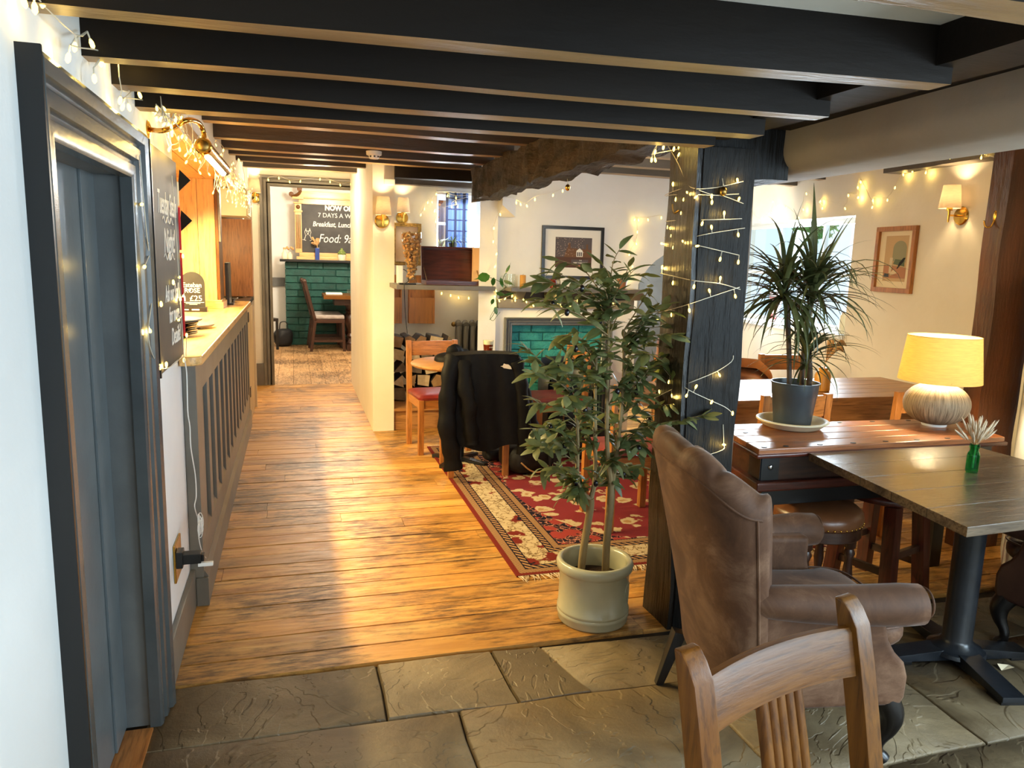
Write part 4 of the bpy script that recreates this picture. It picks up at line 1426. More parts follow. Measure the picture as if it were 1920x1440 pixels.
def oak_chair(name, label, loc, rz, z0=0.0, group='oak chairs with red seat pads'):
    """front is local -Y; back legs at +Y"""
    t = thing(name, label, 'chair', (loc[0], loc[1], z0), rz, group)
    W, D, H, sh = 0.44, 0.42, 0.87, 0.44
    L = 0.042
    for sx in (-1, 1):
        x = sx * (W / 2 - L / 2)
        B().box(x - L / 2, x + L / 2, -D / 2, -D / 2 + L, 0, sh).build('leg', M['oakZ'], t, bevel=0.003)
        b = B()
        yb = D / 2 - L
        b.hexa([(x - L / 2, yb, 0), (x + L / 2, yb, 0), (x + L / 2, yb + L, 0), (x - L / 2, yb + L, 0)], [(x - L / 2, yb, 0.45), (x + L / 2, yb, 0.45), (x + L / 2, yb + L, 0.45), (x - L / 2, yb + L, 0.45)])
        b.hexa([(x - L / 2, yb, 0.45), (x + L / 2, yb, 0.45), (x + L / 2, yb + L, 0.45), (x - L / 2, yb + L, 0.45)], [(x - L / 2, yb + 0.03, H), (x + L / 2, yb + 0.03, H), (x + L / 2, yb + 0.03 + L * 0.8, H), (x - L / 2, yb + 0.03 + L * 0.8, H)])
        b.build('back_post', M['oakZ'], t, bevel=0.003)
        B().box(x - 0.011, x + 0.011, -D / 2 + L, D / 2 - L, sh - 0.07, sh).build('side_rail', M['oakY'], t, bevel=0.002)
    for yy in (-D / 2 + 0.01, D / 2 - 0.032):
        B().box(-W / 2 + L, W / 2 - L, yy, yy + 0.022, sh - 0.07, sh).build('apron', M['oakX'], t, bevel=0.002)
    def rail(za, zb, nm):
        b = B()
        n = 10
        for i in range(n + 1):
            u = -1 + 2 * i / n
            x = u * (W / 2 - L)
            for z in (za, zb):
                yo = D / 2 - L + 0.03 * (z - 0.45) / (H - 0.45) + 0.012 * (1 - u * u)
                b.v += [Vector((x, yo + 0.008, z)), Vector((x, yo + 0.030, z))]
        for i in range(n):
            k = i * 4
            b.f += [(k, k + 4, k + 6, k + 2), (k + 1, k + 3, k + 7, k + 5), (k, k + 1, k + 5, k + 4), (k + 2, k + 6, k + 7, k + 3)]
        b.f += [(0, 2, 3, 1), (n * 4, n * 4 + 1, n * 4 + 3, n * 4 + 2)]
        b.build(nm, M['oakX'], t, angle=30)
    rail(0.745, 0.862, 'top_rail')
    b = B()
    P = []
    for z, ins in ((sh, 0.006), (sh + 0.018, 0.004), (sh + 0.034, 0.02), (sh + 0.044, 0.07), (sh + 0.047, 0.15)):
        w, d = W / 2 - ins, D / 2 - ins
        ring_ = []
        r = 0.03
        for cx, cy, a0 in ((w - r, d - r, 0), (-w + r, d - r, 90), (-w + r, -d + r, 180), (w - r, -d + r, 270)):
            for q in range(4):
                ring_.append(Vector((cx + r * math.cos(R(a0 + 30 * q)), cy + r * math.sin(R(a0 + 30 * q)), z)))
        P.append(ring_)
    for ring_ in P:
        b.v += ring_
    for i in range(len(P) - 1):
        for j in range(16):
            b.f.append((i * 16 + j, i * 16 + (j + 1) % 16, (i + 1) * 16 + (j + 1) % 16, (i + 1) * 16 + j))
    b.f += [tuple(range(15, -1, -1)), tuple((len(P) - 1) * 16 + k for k in range(16))]
    b.build('seat_pad', M['red_seat'], t, angle=50)
    return t


chA = oak_chair('oak_chair', 'oak chair with red seat behind the small round table by the white pillar', (1.12, 5.93), 0.10)
RZ = 0.0095
chB = copy_thing(chA, (1.25, 5.22, RZ), R(180), 'oak chair with the black jacket draped over its back')
chB.rotation_euler = (0, 0, R(176) + math.pi + 0)
chB.rotation_euler = (0, 0, R(178))
chC = copy_thing(chA, (2.00, 5.62, RZ), R(-88), 'oak chair with red seat in front of the teal fireplace')
chD = copy_thing(chA, (1.92, 3.99, RZ), R(181), 'oak chair on the rug partly hidden behind the olive tree')
chE = copy_thing(chA, (2.62, 3.62, 0), R(180), 'oak chair at the long table behind the dracaena pot')
chF = copy_thing(chA, (3.50, 3.62, 0), R(180), 'oak chair at the long table behind the table lamp')
chG = copy_thing(chA, (2.80, 4.82, 0), R(-4), 'oak chair across the long table nearest the black post')
chH = copy_thing(chA, (3.72, 4.85, 0), R(-6), 'oak chair across the long table behind the amber vase')
for c_ in (chE, chF, chG, chH):
    c_['group'] = 'oak chairs at the long table'

rt = thing('round_table', 'small round pale topped table with a pint on it beside the white pillar', 'table', (1.20, 5.47, 0))
B().lathe([(0.001, 0.748), (0.36, 0.748), (0.375, 0.756), (0.378, 0.766), (0.37, 0.775), (0.001, 0.776)], 48).build('tabletop', M['oldX'], rt, angle=50)
B().lathe([(0.05, 0.012), (0.035, 0.05), (0.032, 0.70), (0.09, 0.735), (0.09, 0.748)], 20).build('column', M['black_sat'], rt)
b = B()
for k in range(4):
    a = R(45 + 90 * k)
    b.bar((0.03 * math.cos(a), 0.03 * math.sin(a), 0.035), (0.24 * math.cos(a), 0.24 * math.sin(a), 0.014), 0.05, 0.028)
b.build('foot', M['black_sat'], rt, bevel=0.004)

pint = thing('pint_glass', 'pint of amber ale with white foam on the round table', 'glass', (1.449,5.623,0.777))
B().lathe([(0.001, 0.0), (0.030, 0.0), (0.032, 0.02), (0.042, 0.148), (0.0405, 0.148), (0.0305, 0.022), (0.001, 0.008)], 24).build('glass', M['clear'], pint)
B().lathe([(0.001, 0.009), (0.0298, 0.022), (0.0375, 0.115), (0.001, 0.115)], 24).build('ale', M['ale'], pint)
B().lathe([(0.001, 0.1152), (0.0376, 0.1152), (0.0398, 0.142), (0.03, 0.147), (0.001, 0.146)], 24).build('foam', M['foam'], pint)
text('SYMON', 0.014, M['chalk'], pint, frame4((-0.002, -0.0395, 0.09), (0.95, 0.3, 0), (0, -0.05, 1)), sx=0.9)
gl = thing('spectacles', 'folded tortoiseshell spectacles on the round table beside the pint', 'spectacles', (1.34,5.725,0.777), 0.5)
for sx in (-1, 1):
    B().tube([(sx * 0.032 + 0.024 * math.cos(R(a)), 0, 0.020 + 0.018 * math.sin(R(a))) for a in range(0, 360, 24)], 0.0022, 5, closed=True).build('rim', M['slatX'], gl)
    B().tube([(sx * 0.056, 0, 0.026), (sx * 0.05, 0.02, 0.016), (-sx * 0.03, 0.03, 0.006)], 0.002, 5).build('temple', M['slatX'], gl)
paper = tag(B().box(-0.09, 0.09, -0.06, 0.06, 0, 0.002).build('paper_napkin', M['mat_white'], loc=(1.351,5.661,0.777)), 'white paper napkin on the round table by the pint', 'napkin')

# black jacket over chair B
jk = thing('jacket', 'black softshell jacket with white logo draped over the oak chair back', 'jacket', (1.25, 5.0, 0.9))
def jbody(u, v):
    # u across -1..1, v from hem at the front (0) over the rail to the seat side (1)
    x = (-0.245 + 0.49 * u)
    tot = 0.66 + 0.04 + 0.42
    s = v * tot
    fl = 0.009 * math.sin(u * 11 + 2 * v) * min(1, abs(s - 0.66) * 4) + 0.004 * math.sin(u * 27 + 5 * v)
    if s < 0.66:
        z = 0.245 + s
        wid = 1.0 + 0.16 * (1 - s / 0.66)
        return (x * wid, -0.045 - 0.03 * (1 - s / 0.66) - 0.02 * math.cos((u - 0.5) * 3) + fl, z - 0.9 + (0.02 * math.sin(u * 9) if v < 0.01 else 0) - (0.05 * abs(u - 0.55) ** 2 if s > 0.5 else 0))
    if s < 0.70:
        a = (s - 0.66) / 0.04 * math.pi
        return (x, -0.005 - 0.055 * math.cos(a) + 0.3 * fl, 0.005 + 0.018 * math.sin(a) - 0.05 * abs(u - 0.55) ** 2)
    z = -(s - 0.70)
    return (x * 0.98, 0.055 + 0.03 * math.sin(u * 6) ** 2 + fl, z)
B().grid(jbody, 29, 40).build('body', M['jacket'], jk, angle=60)
def sleeve(pts, rad, nm):
    b = B()
    b.tube(catmull(pts, 5), [rad[0] + (rad[1] - rad[0]) * i / ((len(pts) - 1) * 5) + 0.006 * math.sin(i * 1.7) for i in range((len(pts) - 1) * 5 + 1)], 14)
    for i, v in enumerate(b.v):
        b.v[i] = wob(wob(v, 5, 0.022), 16, 0.007)
    cy_ = sum(v.y for v in b.v) / len(b.v)
    for v in b.v:
        v.y = cy_ + (v.y - cy_) * 0.62
    return b.build(nm, M['jacket'], jk, angle=60)
sleeve([(-0.205, -0.02, -0.03), (-0.245, -0.07, -0.15), (-0.265, -0.09, -0.38), (-0.25, -0.10, -0.62), (-0.215, -0.10, -0.80)], (0.06, 0.06), 'sleeve')
sleeve([(-0.15, -0.03, -0.05), (-0.13, -0.09, -0.25), (-0.10, -0.10, -0.45), (-0.085, -0.10, -0.63)], (0.05, 0.055), 'front_flap')
sleeve([(0.235, -0.02, -0.05), (0.275, -0.06, -0.22), (0.29, -0.08, -0.45), (0.285, -0.08, -0.70)], (0.055, 0.05), 'sleeve')
sleeve([(0.24, 0.03, -0.04), (0.32, 0.02, -0.28), (0.38, 0.0, -0.50), (0.42, 0.0, -0.62)], (0.045, 0.05), 'side_panel')
sleeve([(-0.2, 0.04, 0.0), (-0.16, 0.12, 0.0), (-0.08, 0.18, -0.04)], (0.04, 0.05), 'collar')
b = B()
q = [(-0.034, -0.004), (-0.02, 0.0), (-0.014, 0.012), (-0.004, 0.008), (0.012, 0.006), (0.026, -0.006), (0.031, -0.020), (0.020, -0.020), (0.004, -0.017), (-0.014, -0.014), (-0.024, -0.006)]
b.prism([(a * 1.25, c * 1.25) for a, c in q], 0, 0.002, frame4((0.152, -0.0735, -0.075), (1, 0, 0), (0, 0.03, 1)))
b.build('logo', M['logo_white'], jk, smooth=False)
cap = thing('flat_cap', 'black cloth cap lying on the round table beside the jacket', 'cap', (1.126,5.554,0.777), 0.4)
def capf(u, v):
    th = 2 * math.pi * u
    r = math.sin(v * math.pi / 2)
    ex = 1.0 + (0.35 * max(0, math.cos(th)) ** 3)
    return (0.12 * r * math.cos(th) * ex, 0.10 * r * math.sin(th), 0.055 * math.cos(v * math.pi / 2) ** 0.7 * (1 - 0.2 * math.cos(th)) + 0.004 * math.sin(5 * th) * r)
B().grid(capf, 28, 10, closed_u=True).build('crown', M['jacket'], cap)

# backpack and a second bag by chair B
bp_ = thing('backpack', 'black rucksack with buckled straps lying on the rug right of the jacket', 'bag', (1.63, 5.12, 0.009), 0.15)
def bagf(sx, sy, sz, seed=0.0):
    def f(u, v):
        th, ph = 2 * math.pi * u, math.pi * v
        e = lambda c, p: math.copysign(abs(c) ** p, c)
        p = Vector((sx * e(math.cos(th), 0.6) * e(math.sin(ph), 0.6), sy * e(math.sin(th), 0.6) * e(math.sin(ph), 0.6), sz * (1 - e(math.cos(ph), 0.7))))
        n_ = noise.noise_vector(p * 9 + Vector((seed, 0, 0)))
        return p + n_ * 0.018 * min(1, p.z * 20)
    return f
B().grid(bagf(0.19, 0.16, 0.115), 32, 18, closed_u=True).build('body', M['bag'], bp_)
B().grid(lambda u, v: Vector(bagf(0.06, 0.10, 0.07, 3)(u, v)) + Vector((0.17, -0.06, 0.03)), 20, 12, closed_u=True).build('side_pocket', M['bag'], bp_)
for dx, L in ((0.10, 0.1), (0.14, 0.09)):
    pts = [(dx - 0.01, -0.10, 0.215), (dx, -0.165, 0.16), (dx + 0.005, -0.178, 0.08), (dx + 0.02, -0.18, 0.03)]
    b = B()
    pc = catmull(pts, 4)
    for i in range(len(pc) - 1):
        b.bar(pc[i], pc[i + 1], 0.018, 0.003, up=(0, -1, 0.3))
    b.build('strap', M['webbing'], bp_)
B().tube([(0.135 + 0.014 * math.cos(R(a)), -0.184, 0.075 + 0.014 * math.sin(R(a))) for a in (45, 135, 225, 315)], 0.003, 5, closed=True).build('buckle', M['chrome'], bp_)
b = B()
for pts in ([(0.17, -0.16, 0.02), (0.20, -0.24, 0.006), (0.19, -0.31, 0.004)], [(0.20, -0.19, 0.012), (0.28, -0.20, 0.006), (0.34, -0.19, 0.005)]):
    pc = catmull(pts, 4)
    for i in range(len(pc) - 1):
        b.bar(pc[i], pc[i + 1], 0.024, 0.004)
b.build('strap', M['webbing'], bp_)
B().tube(catmull([(-0.12, -0.165, 0.11), (-0.05, -0.18, 0.05), (0.02, -0.185, 0.035), (0.09, -0.18, 0.075)], 5), 0.006, 6).build('piping', M['pampas_tan'], bp_)
bag2 = thing('duffel_bag', 'crumpled dark bag on the floor under the jacketed chair', 'bag', (1.49, 5.45, 0.009), 0.3)
B().grid(bagf(0.12, 0.08, 0.06, 8), 28, 14, closed_u=True).build('body', M['bag'], bag2)
B().tube(catmull([(-0.1, -0.03, 0.13), (-0.04, -0.05, 0.17), (0.04, -0.05, 0.17), (0.1, -0.03, 0.13)], 5), 0.006, 6).build('handle', M['webbing'], bag2)

# slate tub chair and dark crate in front of the fireplace
def tub(name, label, loc, rz, mat, w=0.31, h=0.76, sh=0.40, legm='darkZ', cat='chair'):
    t = thing(name, label, cat, (loc[0], loc[1], 0), rz)
    def shell(u, v):
        a = R(-115 + 230 * u) + math.pi / 2
        zz = 0.16 + (h - 0.16) * min(1, v * 2) if v < 0.5 else 0.16 + (h - 0.16) * min(1, (1 - v) * 2)
        drop = 0.16 * max(0, abs(u - 0.5) * 2 - 0.55) / 0.45
        zz = 0.16 + (zz - 0.16) * (1 - drop)
        r = w + 0.03 * (zz - 0.2) - (0.0 if v < 0.5 else 0.055)
        if 0.44 < v < 0.56:
            r = w + 0.03 * (zz - 0.2) - 0.0275
            zz += 0.015
        return (r * math.cos(a), r * math.sin(a) * 0.95, zz)
    B().grid(shell, 31, 19).build('backrest', mat, t, angle=60)
    B().lathe([(0.001, 0.16), (w - 0.06, 0.16), (w - 0.05, 0.2), (w - 0.05, sh - 0.03), (w - 0.08, sh), (0.001, sh + 0.01)], 28).build('seat', mat, t, angle=50)
    for a in (45, 135, 225, 315):
        c, s = math.cos(R(a)), math.sin(R(a))
        B().tube([(c * (w - 0.1), s * (w - 0.1), 0.18), (c * (w - 0.05), s * (w - 0.05), 0)], [0.02, 0.013], 8).build('leg', M[legm], t)
    return t


tub('tub_chair', 'slate grey leather tub chair in front of the teal bricks', (2.27, 5.99), 0.1, M['slate_leather'], w=0.26, h=0.70)
tub('tub_chair', 'round backed tan leather chair beyond the long table by the window', (3.15, 5.45), -0.2, M['tan_leather'], h=0.92, sh=0.45)
tub('tub_chair', 'low tan leather armchair pushed under the far side of the long table', (3.26, 4.92), 0.0, M['tan_leather'], w=0.25, h=0.82, sh=0.45)
cr = thing('slate_crate', 'dark slatted crate on the rug under the red seated chair', 'crate', (2.25, 5.45, 0.009), 0.1)
B().box(-0.2, 0.2, -0.11, 0.11, 0.0, 0.02).build('base', M['blackwX'], cr, bevel=0.002)
for k in range(3):
    for yy in (-0.11, 0.095):
        B().box(-0.2, 0.2, yy, yy + 0.015, 0.03 + 0.075 * k, 0.09 + 0.075 * k).build('slat', M['slate_leather'], cr, bevel=0.002)
for sx in (-0.2, 0.185):
    B().box(sx, sx + 0.015, -0.095, 0.095, 0.02, 0.25).build('end', M['blackwZ'], cr, bevel=0.002)

# ------------------------------------------------------------------ olive tree in the stoneware pot
pot = thing('plant_pot', 'sage glazed stoneware crock holding the olive tree', 'pot', (1.24, 2.86, 0))
B().lathe([(0.001, 0.0), (0.148, 0.0), (0.153, 0.008), (0.154, 0.030), (0.158, 0.036), (0.158, 0.044), (0.154, 0.050), (0.158, 0.056), (0.158, 0.064), (0.153, 0.070), (0.152, 0.225), (0.158, 0.232), (0.166, 0.242), (0.168, 0.262), (0.163, 0.276), (0.154, 0.280), (0.143, 0.276), (0.138, 0.262), (0.138, 0.17), (0.001, 0.17)], 56).build('crock', M['ceramic'], pot, angle=60)
B().lathe([(0.001, 0.192), (0.08, 0.190), (0.138, 0.184)], 36).build('soil', M['soil'], pot)
b = B()
ca = R(-38)
def onpot(a, z, r=0.1535):
    return Vector((r * math.cos(a), r * math.sin(a), z))
b.tube([onpot(ca + 0.26 * math.cos(R(t)), 0.150 + 0.040 * math.sin(R(t))) for t in range(0, 360, 12)], 0.0014, 5, closed=True)
b.tube([onpot(ca + 0.16 * math.cos(R(t)), 0.150 + 0.025 * math.sin(R(t))) for t in range(0, 360, 15)], 0.0009, 5, closed=True)
b.build('oval_stamp', M['ceramic'], pot)
for i, chx in enumerate('HERITAGE'):
    t = R(165 - 21 * i)
    a = ca + 0.21 * math.cos(t)
    p = onpot(a, 0.150 + 0.032 * math.sin(t) - 0.004, 0.1535)
    tx = Vector((-math.sin(a), math.cos(a), 0))
    text(chx, 0.010, M['ceramic'], pot, frame4(p, tx, (0, 0, 1)), 'stamp_letter', ext=0.001)

ot = thing('olive_tree', 'tall artificial olive tree with black olives standing in the stoneware crock', 'plant', (1.24, 2.86, 0.19))
OT = Vector((1.24, 2.86, 0.19))
rg = random.Random(11)
trunks = [[(-0.055, 0.02, -0.02), (-0.05, 0.015, 0.12), (-0.03, 0.01, 0.30), (-0.035, 0.0, 0.36)], [(0.045, -0.02, -0.02), (0.045, -0.015, 0.15), (0.055, -0.01, 0.32), (0.06, 0.0, 0.42)]]
for tr in trunks:
    B().tube(catmull(tr, 4), 0.0165, 10).build('trunk', M['bark'], ot)
limbs = [[(-0.035, 0, 0.35), (-0.09, 0.01, 0.42), (-0.105, 0.0, 0.62), (-0.13, -0.02, 0.80)], [(-0.035, 0, 0.35), (-0.01, 0.02, 0.45), (-0.02, 0.03, 0.75), (-0.03, 0.02, 0.98)], [(0.06, 0, 0.40), (0.03, 0.0, 0.60), (0.02, 0.01, 0.90), (0.01, 0.0, 1.18)], [(0.06, 0, 0.40), (0.085, 0.01, 0.60), (0.10, 0.02, 0.85), (0.09, 0.02, 1.08)]]
LC = []
for lm in limbs:
    c = catmull(lm, 6)
    B().tube(c, [0.013 - 0.008 * i / (len(c) - 1) for i in range(len(c))], 8).build('branch', M['bark'], ot)
    LC.append(c)
tips = [(1.278,2.86,1.607),(1.206,2.86,1.549),(1.06,2.86,1.554),(0.996,2.86,1.51),(1.019,2.86,1.432),(0.964,2.86,1.399),(1.131,2.86,1.509),(1.33,2.86,1.535),(1.416,2.86,1.504),(1.461,2.86,1.45),(1.457,2.86,1.36),(1.492,2.86,1.293),(1.557,2.86,1.151),(1.527,2.86,1.225),(1.516,2.86,1.087),(1.503,2.86,0.976),(1.515,2.86,0.876),(1.492,2.86,0.763),(1.444,2.86,0.665),(1.383,2.86,0.62),(1.063,2.86,1.215),(0.972,2.86,1.165),(0.936,2.86,1.096),(0.914,2.86,0.997),(0.902,2.86,0.886),(0.944,2.86,0.801),(1.012,2.86,0.729),(1.091,2.86,0.655),(1.15,2.86,0.574),(1.133,2.86,1.204),(1.186,2.86,1.092),(1.273,2.86,1.27),(1.372,2.86,1.225),(1.221,2.86,0.863),(1.309,2.86,1.045),(1.121,2.86,0.958),(1.054,2.86,0.869),(1.399,2.86,0.997),(1.345,2.86,0.859),(1.194,2.86,1.402),(1.325,2.86,1.403),(1.278,2.86,0.721),(1.416,2.86,1.111),(1.103,2.86,1.093)]
leafL = []
def leaf_mesh(L, w, curl):
    b = B()
    n = 5
    for i in range(n + 1):
        t = i / n
        ww = w * math.sin(math.pi * min(0.97, 0.06 + 0.94 * t)) ** 0.8
        zz = -curl * t * t * L
        b.v += [Vector((L * t, -ww, zz - 0.15 * ww)), Vector((L * t, 0, zz + 0.1 * ww)), Vector((L * t, ww, zz - 0.15 * ww))]
    for i in range(n):
        k = i * 3
        b.f += [(k, k + 3, k + 4, k + 1), (k + 1, k + 4, k + 5, k + 2)]
    return b
lm_ = [leaf_mesh(L, w, c).mesh('leaf', M['leaf'], True, 180) for L, w, c in ((0.070, 0.0155, 0.2), (0.080, 0.0175, 0.45), (0.062, 0.0170, 0.1), (0.076, 0.0150, 0.75))]
lv = []
twigs = B()
tips = [Vector(q_) + Vector((0, rg.uniform(-0.13, 0.13), 0)) for q_ in tips]
for q_ in list(tips):
    tips.append(q_ + Vector((rg.uniform(-0.09, 0.09), rg.uniform(-0.2, 0.2), rg.uniform(-0.05, 0.05) - (0.12 if q_.z > 1.45 else 0))))
for ti, tp in enumerate(tips):
    tip = Vector(tp) - OT
    # start from the nearest limb point well below the tip
    best = min((p for c in LC for p in c[4:]), key=lambda p: (p - tip).length + 2.2 * max(0, p.z - tip.z + 0.10))
    mid = best.lerp(tip, 0.5) + Vector((rg.uniform(-0.02, 0.02), rg.uniform(-0.04, 0.04), rg.uniform(0.0, 0.05)))
    path = catmull([best, mid, tip], 7)
    twigs.tube(path, [0.0035 - 0.0024 * i / (len(path) - 1) for i in range(len(path))], 5)
    n = max(13, int((tip - best).length / 0.0145))
    n = min(n, 30)
    if tip.z > 1.15:
        n = int(n * 0.62)
    for k in range(n):
        t = 0.12 + 0.88 * k / (n - 1)
        f = t * (len(path) - 1)
        i = min(int(f), len(path) - 2)
        p = path[i].lerp(path[i + 1], f - i)
        d = (path[i + 1] - path[i]).normalized()
        az = rg.uniform(0, 2 * math.pi)
        side = Vector((math.cos(az), math.sin(az), rg.uniform(-0.5, 0.6)))
        x = (d * rg.uniform(0.3, 0.9) + side * rg.uniform(0.6, 1.0)).normalized()
        if k == n - 1:
            x = (d + side * 0.15).normalized()
        lv.append((p, x, rg.uniform(0.8, 1.12), rg.randrange(4), rg.uniform(-0.7, 0.7)))
tw = twigs.build('twigs', M['bark'], ot)
tw['kind'] = 'stuff'
order = list(range(len(lv)))
rg.shuffle(order)
order.sort(key=lambda i: lv[i][0].y)
rest = B()
for q, i in enumerate(order):
    p, x, s_, mi, roll = lv[i]
    z = Vector((0, 0, 1))
    yv = z.cross(x)
    if yv.length < 0.1:
        yv = Vector((0, 1, 0))
    yv.normalize()
    zz = x.cross(yv)
    Mx = Matrix(((x.x, yv.x, zz.x, p.x), (x.y, yv.y, zz.y, p.y), (x.z, yv.z, zz.z, p.z), (0, 0, 0, 1))) @ Matrix.Rotation(roll, 4, 'X') @ Matrix.Scale(s_, 4)
    if q < 298:
        o = link('leaf', lm_[mi], ot)
        o.matrix_local = Mx
    else:
        me = lm_[mi]
        rest.add([v.co.copy() for v in me.vertices], [tuple(f.vertices) for f in me.polygons], Mx)
o = link('foliage', rest.mesh('foliage', M['leaf'], True, 180), ot)
o['kind'] = 'stuff'
for k in range(22):
    p = lv[rg.randrange(len(lv))][0]
    b = B().sphere((0, 0, 0), 0.0105, 10, 7, (1, 1, 1.4))
    o = b.build('olive_fruit', M['olive'], ot)
    o.location = p + Vector((rg.uniform(-0.02, 0.02), rg.uniform(-0.03, -0.01), -0.012))

# ------------------------------------------------------------------ armchairs
def armchair(name, label, loc, rz, mat, cat='armchair'):
    """local +X is forward"""
    t = thing(name, label, cat, (loc[0], loc[1], 0), rz)
    sgn = lambda c, p: math.copysign(abs(c) ** p, c)
    NU = 61
    TH = 98

    def station(u):
        th = R(-TH + 2 * TH * u)
        return th

    def sect(u):
        th = station(u)
        s, c = math.sin(th), math.cos(th)
        endt = min(1, (min(u, 1 - u)) / 0.05)
        thick = 0.105 * (0.42 + 0.58 * math.sqrt(max(0, 1 - (1 - endt) ** 2)))
        top = 0.985 - 0.10 * abs(s) ** 4 - 0.035 * (1 - endt) ** 2
        bot_in = 0.42
        out = []

        def P(off, z):
            k = max(0, (z - 0.22) / 0.76)
            hw = 0.292 + 0.05 * k - off
            xb = -0.255 - 0.175 * k ** 1.1 + off
            D = 0.09 + 0.09 * k
            x = xb + (D - 0.3 * off) * (1 - sgn(c, 0.85))
            y = hw * sgn(s, 0.85)
            return Vector((x, y, z))
        zb = 0.21
        ro = thick / 2
        for i in range(8):
            out.append(P(0.0, zb + (top - ro - zb) * i / 7))
        flute = abs(math.cos(th * 5.2)) ** 0.5
        for i in range(1, 8):
            a = math.pi * i / 8
            lift = 0.024 * flute * math.sin(a)
            out.append(P(ro - ro * math.cos(a), top - ro + ro * math.sin(a) + lift))
        for i in range(8):
            z = top - ro + (bot_in - top + ro) * i / 7
            out.append(P(thick + 0.012 * (flute - 0.5), z))
        return out
    b = B()
    ss = [sect(i / (NU - 1)) for i in range(NU)]
    m = len(ss[0])
    for s_ in ss:
        b.v += s_
    for i in range(NU - 1):
        for j in range(m - 1):
            b.f.append((i * m + j, i * m + j + 1, (i + 1) * m + j + 1, (i + 1) * m + j))
        b.f.append((i * m + m - 1, i * m, (i + 1) * m, (i + 1) * m + m - 1))
    b.f += [tuple(range(m)), tuple(range((NU - 1) * m + m - 1, (NU - 1) * m - 1, -1))]
    b.build('backrest', mat, t, angle=70)
    # piping lines along the outer top edge and the wing fronts
    pt = []
    for i in range(2, NU - 2):
        p = ss[i][7]
        pt.append(p + Vector((p.x + 0.1, p.y, 0)).normalized() * 0.001)
    pp = B().tube(pt, 0.0042, 6)
    for i0 in (3, NU - 4):
        col = [ss[i0][j] for j in range(7, 1, -1)]
        pp.tube([c + Vector((0, 0.002 if c.y > 0 else -0.002, 0)) for c in col], 0.0042, 6)
    pp.build('piping', mat, t)
    for sy in (-1, 1):
        # side panel with the swept front edge
        pf = [(-0.165, 0.20), (0.305, 0.20), (0.318, 0.23), (0.32, 0.30), (0.305, 0.345), (0.27, 0.38), (0.245, 0.42), (0.232, 0.47), (0.23, 0.52), (0.23, 0.57), (-0.195, 0.57)]
        y0, y1 = (0.205, 0.290) if sy > 0 else (-0.290, -0.205)
        Mx = Matrix(((1, 0, 0, 0), (0, 0, 1, 0), (0, 1, 0, 0), (0, 0, 0, 1)))
        B().prism(pf, y0, y1, Mx).build('side_panel', mat, t, bevel=0.022, seg=4, angle=60)
        path, rad = [], []
        for i in range(15):
            f = i / 14
            x = -0.205 + 0.515 * f
            path.append((x, sy * (0.272 + 0.05 * f ** 0.7), 0.560 - 0.006 * math.sin(f * 3.1)))
            r = 0.040 + 0.026 * f ** 0.4
            if i == 14:
                r *= 0.70
            if i == 13:
                path[-1] = (0.302, path[-1][1], path[-1][2])
                r *= 0.93
            rad.append(r)
        B().tube(path, rad, 20).build('arm', mat, t, angle=70)
        pl_ = [(0.314, sy * 0.322 + 0.045 * math.cos(R(a)), 0.565 + 0.045 * math.sin(R(a))) for a in range(0, 360, 18)]
        B().tube(pl_, 0.0036, 6, closed=True).build('piping', mat, t)
        # legs
        B().tube(catmull([(0.275, sy * 0.25, 0.21), (0.295, sy * 0.262, 0.16), (0.290, sy * 0.262, 0.11), (0.268, sy * 0.255, 0.06), (0.268, sy * 0.255, 0.025), (0.285, sy * 0.262, 0.0)], 4), [0.042, 0.042, 0.041, 0.040, 0.038, 0.036, 0.034, 0.031, 0.028, 0.025, 0.022, 0.020, 0.019, 0.018, 0.0175, 0.0175, 0.019, 0.021, 0.023, 0.024, 0.024], 12).build('front_leg', M['blackwZ'], t)
        B().bar((-0.25, sy * 0.20, 0.215), (-0.315, sy * 0.205, 0.0), 0.046, 0.046, (0, 1, 0), 0.028, 0.028).build('back_leg', M['blackwZ'], t, bevel=0.004)
    B().box(-0.17, 0.29, -0.24, 0.24, 0.205, 0.34).build('seat_base', mat, t, bevel=0.02, seg=3, angle=60)

    def cushion(u, v):
        th, ph = 2 * math.pi * u, math.pi * v
        x = 0.062 + 0.308 * sgn(math.cos(th), 0.35) * sgn(math.sin(ph), 0.45)
        y = 0.200 * sgn(math.sin(th), 0.35) * (1.0 if x < 0.2 else 1.0 + 0.2 * min(1, (x - 0.2) / 0.08)) * sgn(math.sin(ph), 0.45)
        z = 0.402 - 0.066 * sgn(math.cos(ph), 0.8)
        return (x, y, z + 0.012 * math.cos(x * 4) * math.cos(y * 5) * (1 if v > 0.5 else 0))
    B().grid(cushion, 48, 18, closed_u=True).build('seat_cushion', mat, t, angle=70)
    B().tube([(0.062 + 0.309 * sgn(math.cos(a), 0.35), 0.202 * sgn(math.sin(a), 0.35) * (1.0 if math.cos(a) < 0.1 else 1.2), 0.438) for a in [2 * math.pi * i / 64 for i in range(64)]], 0.004, 6, closed=True).build('piping', mat, t)
    return t


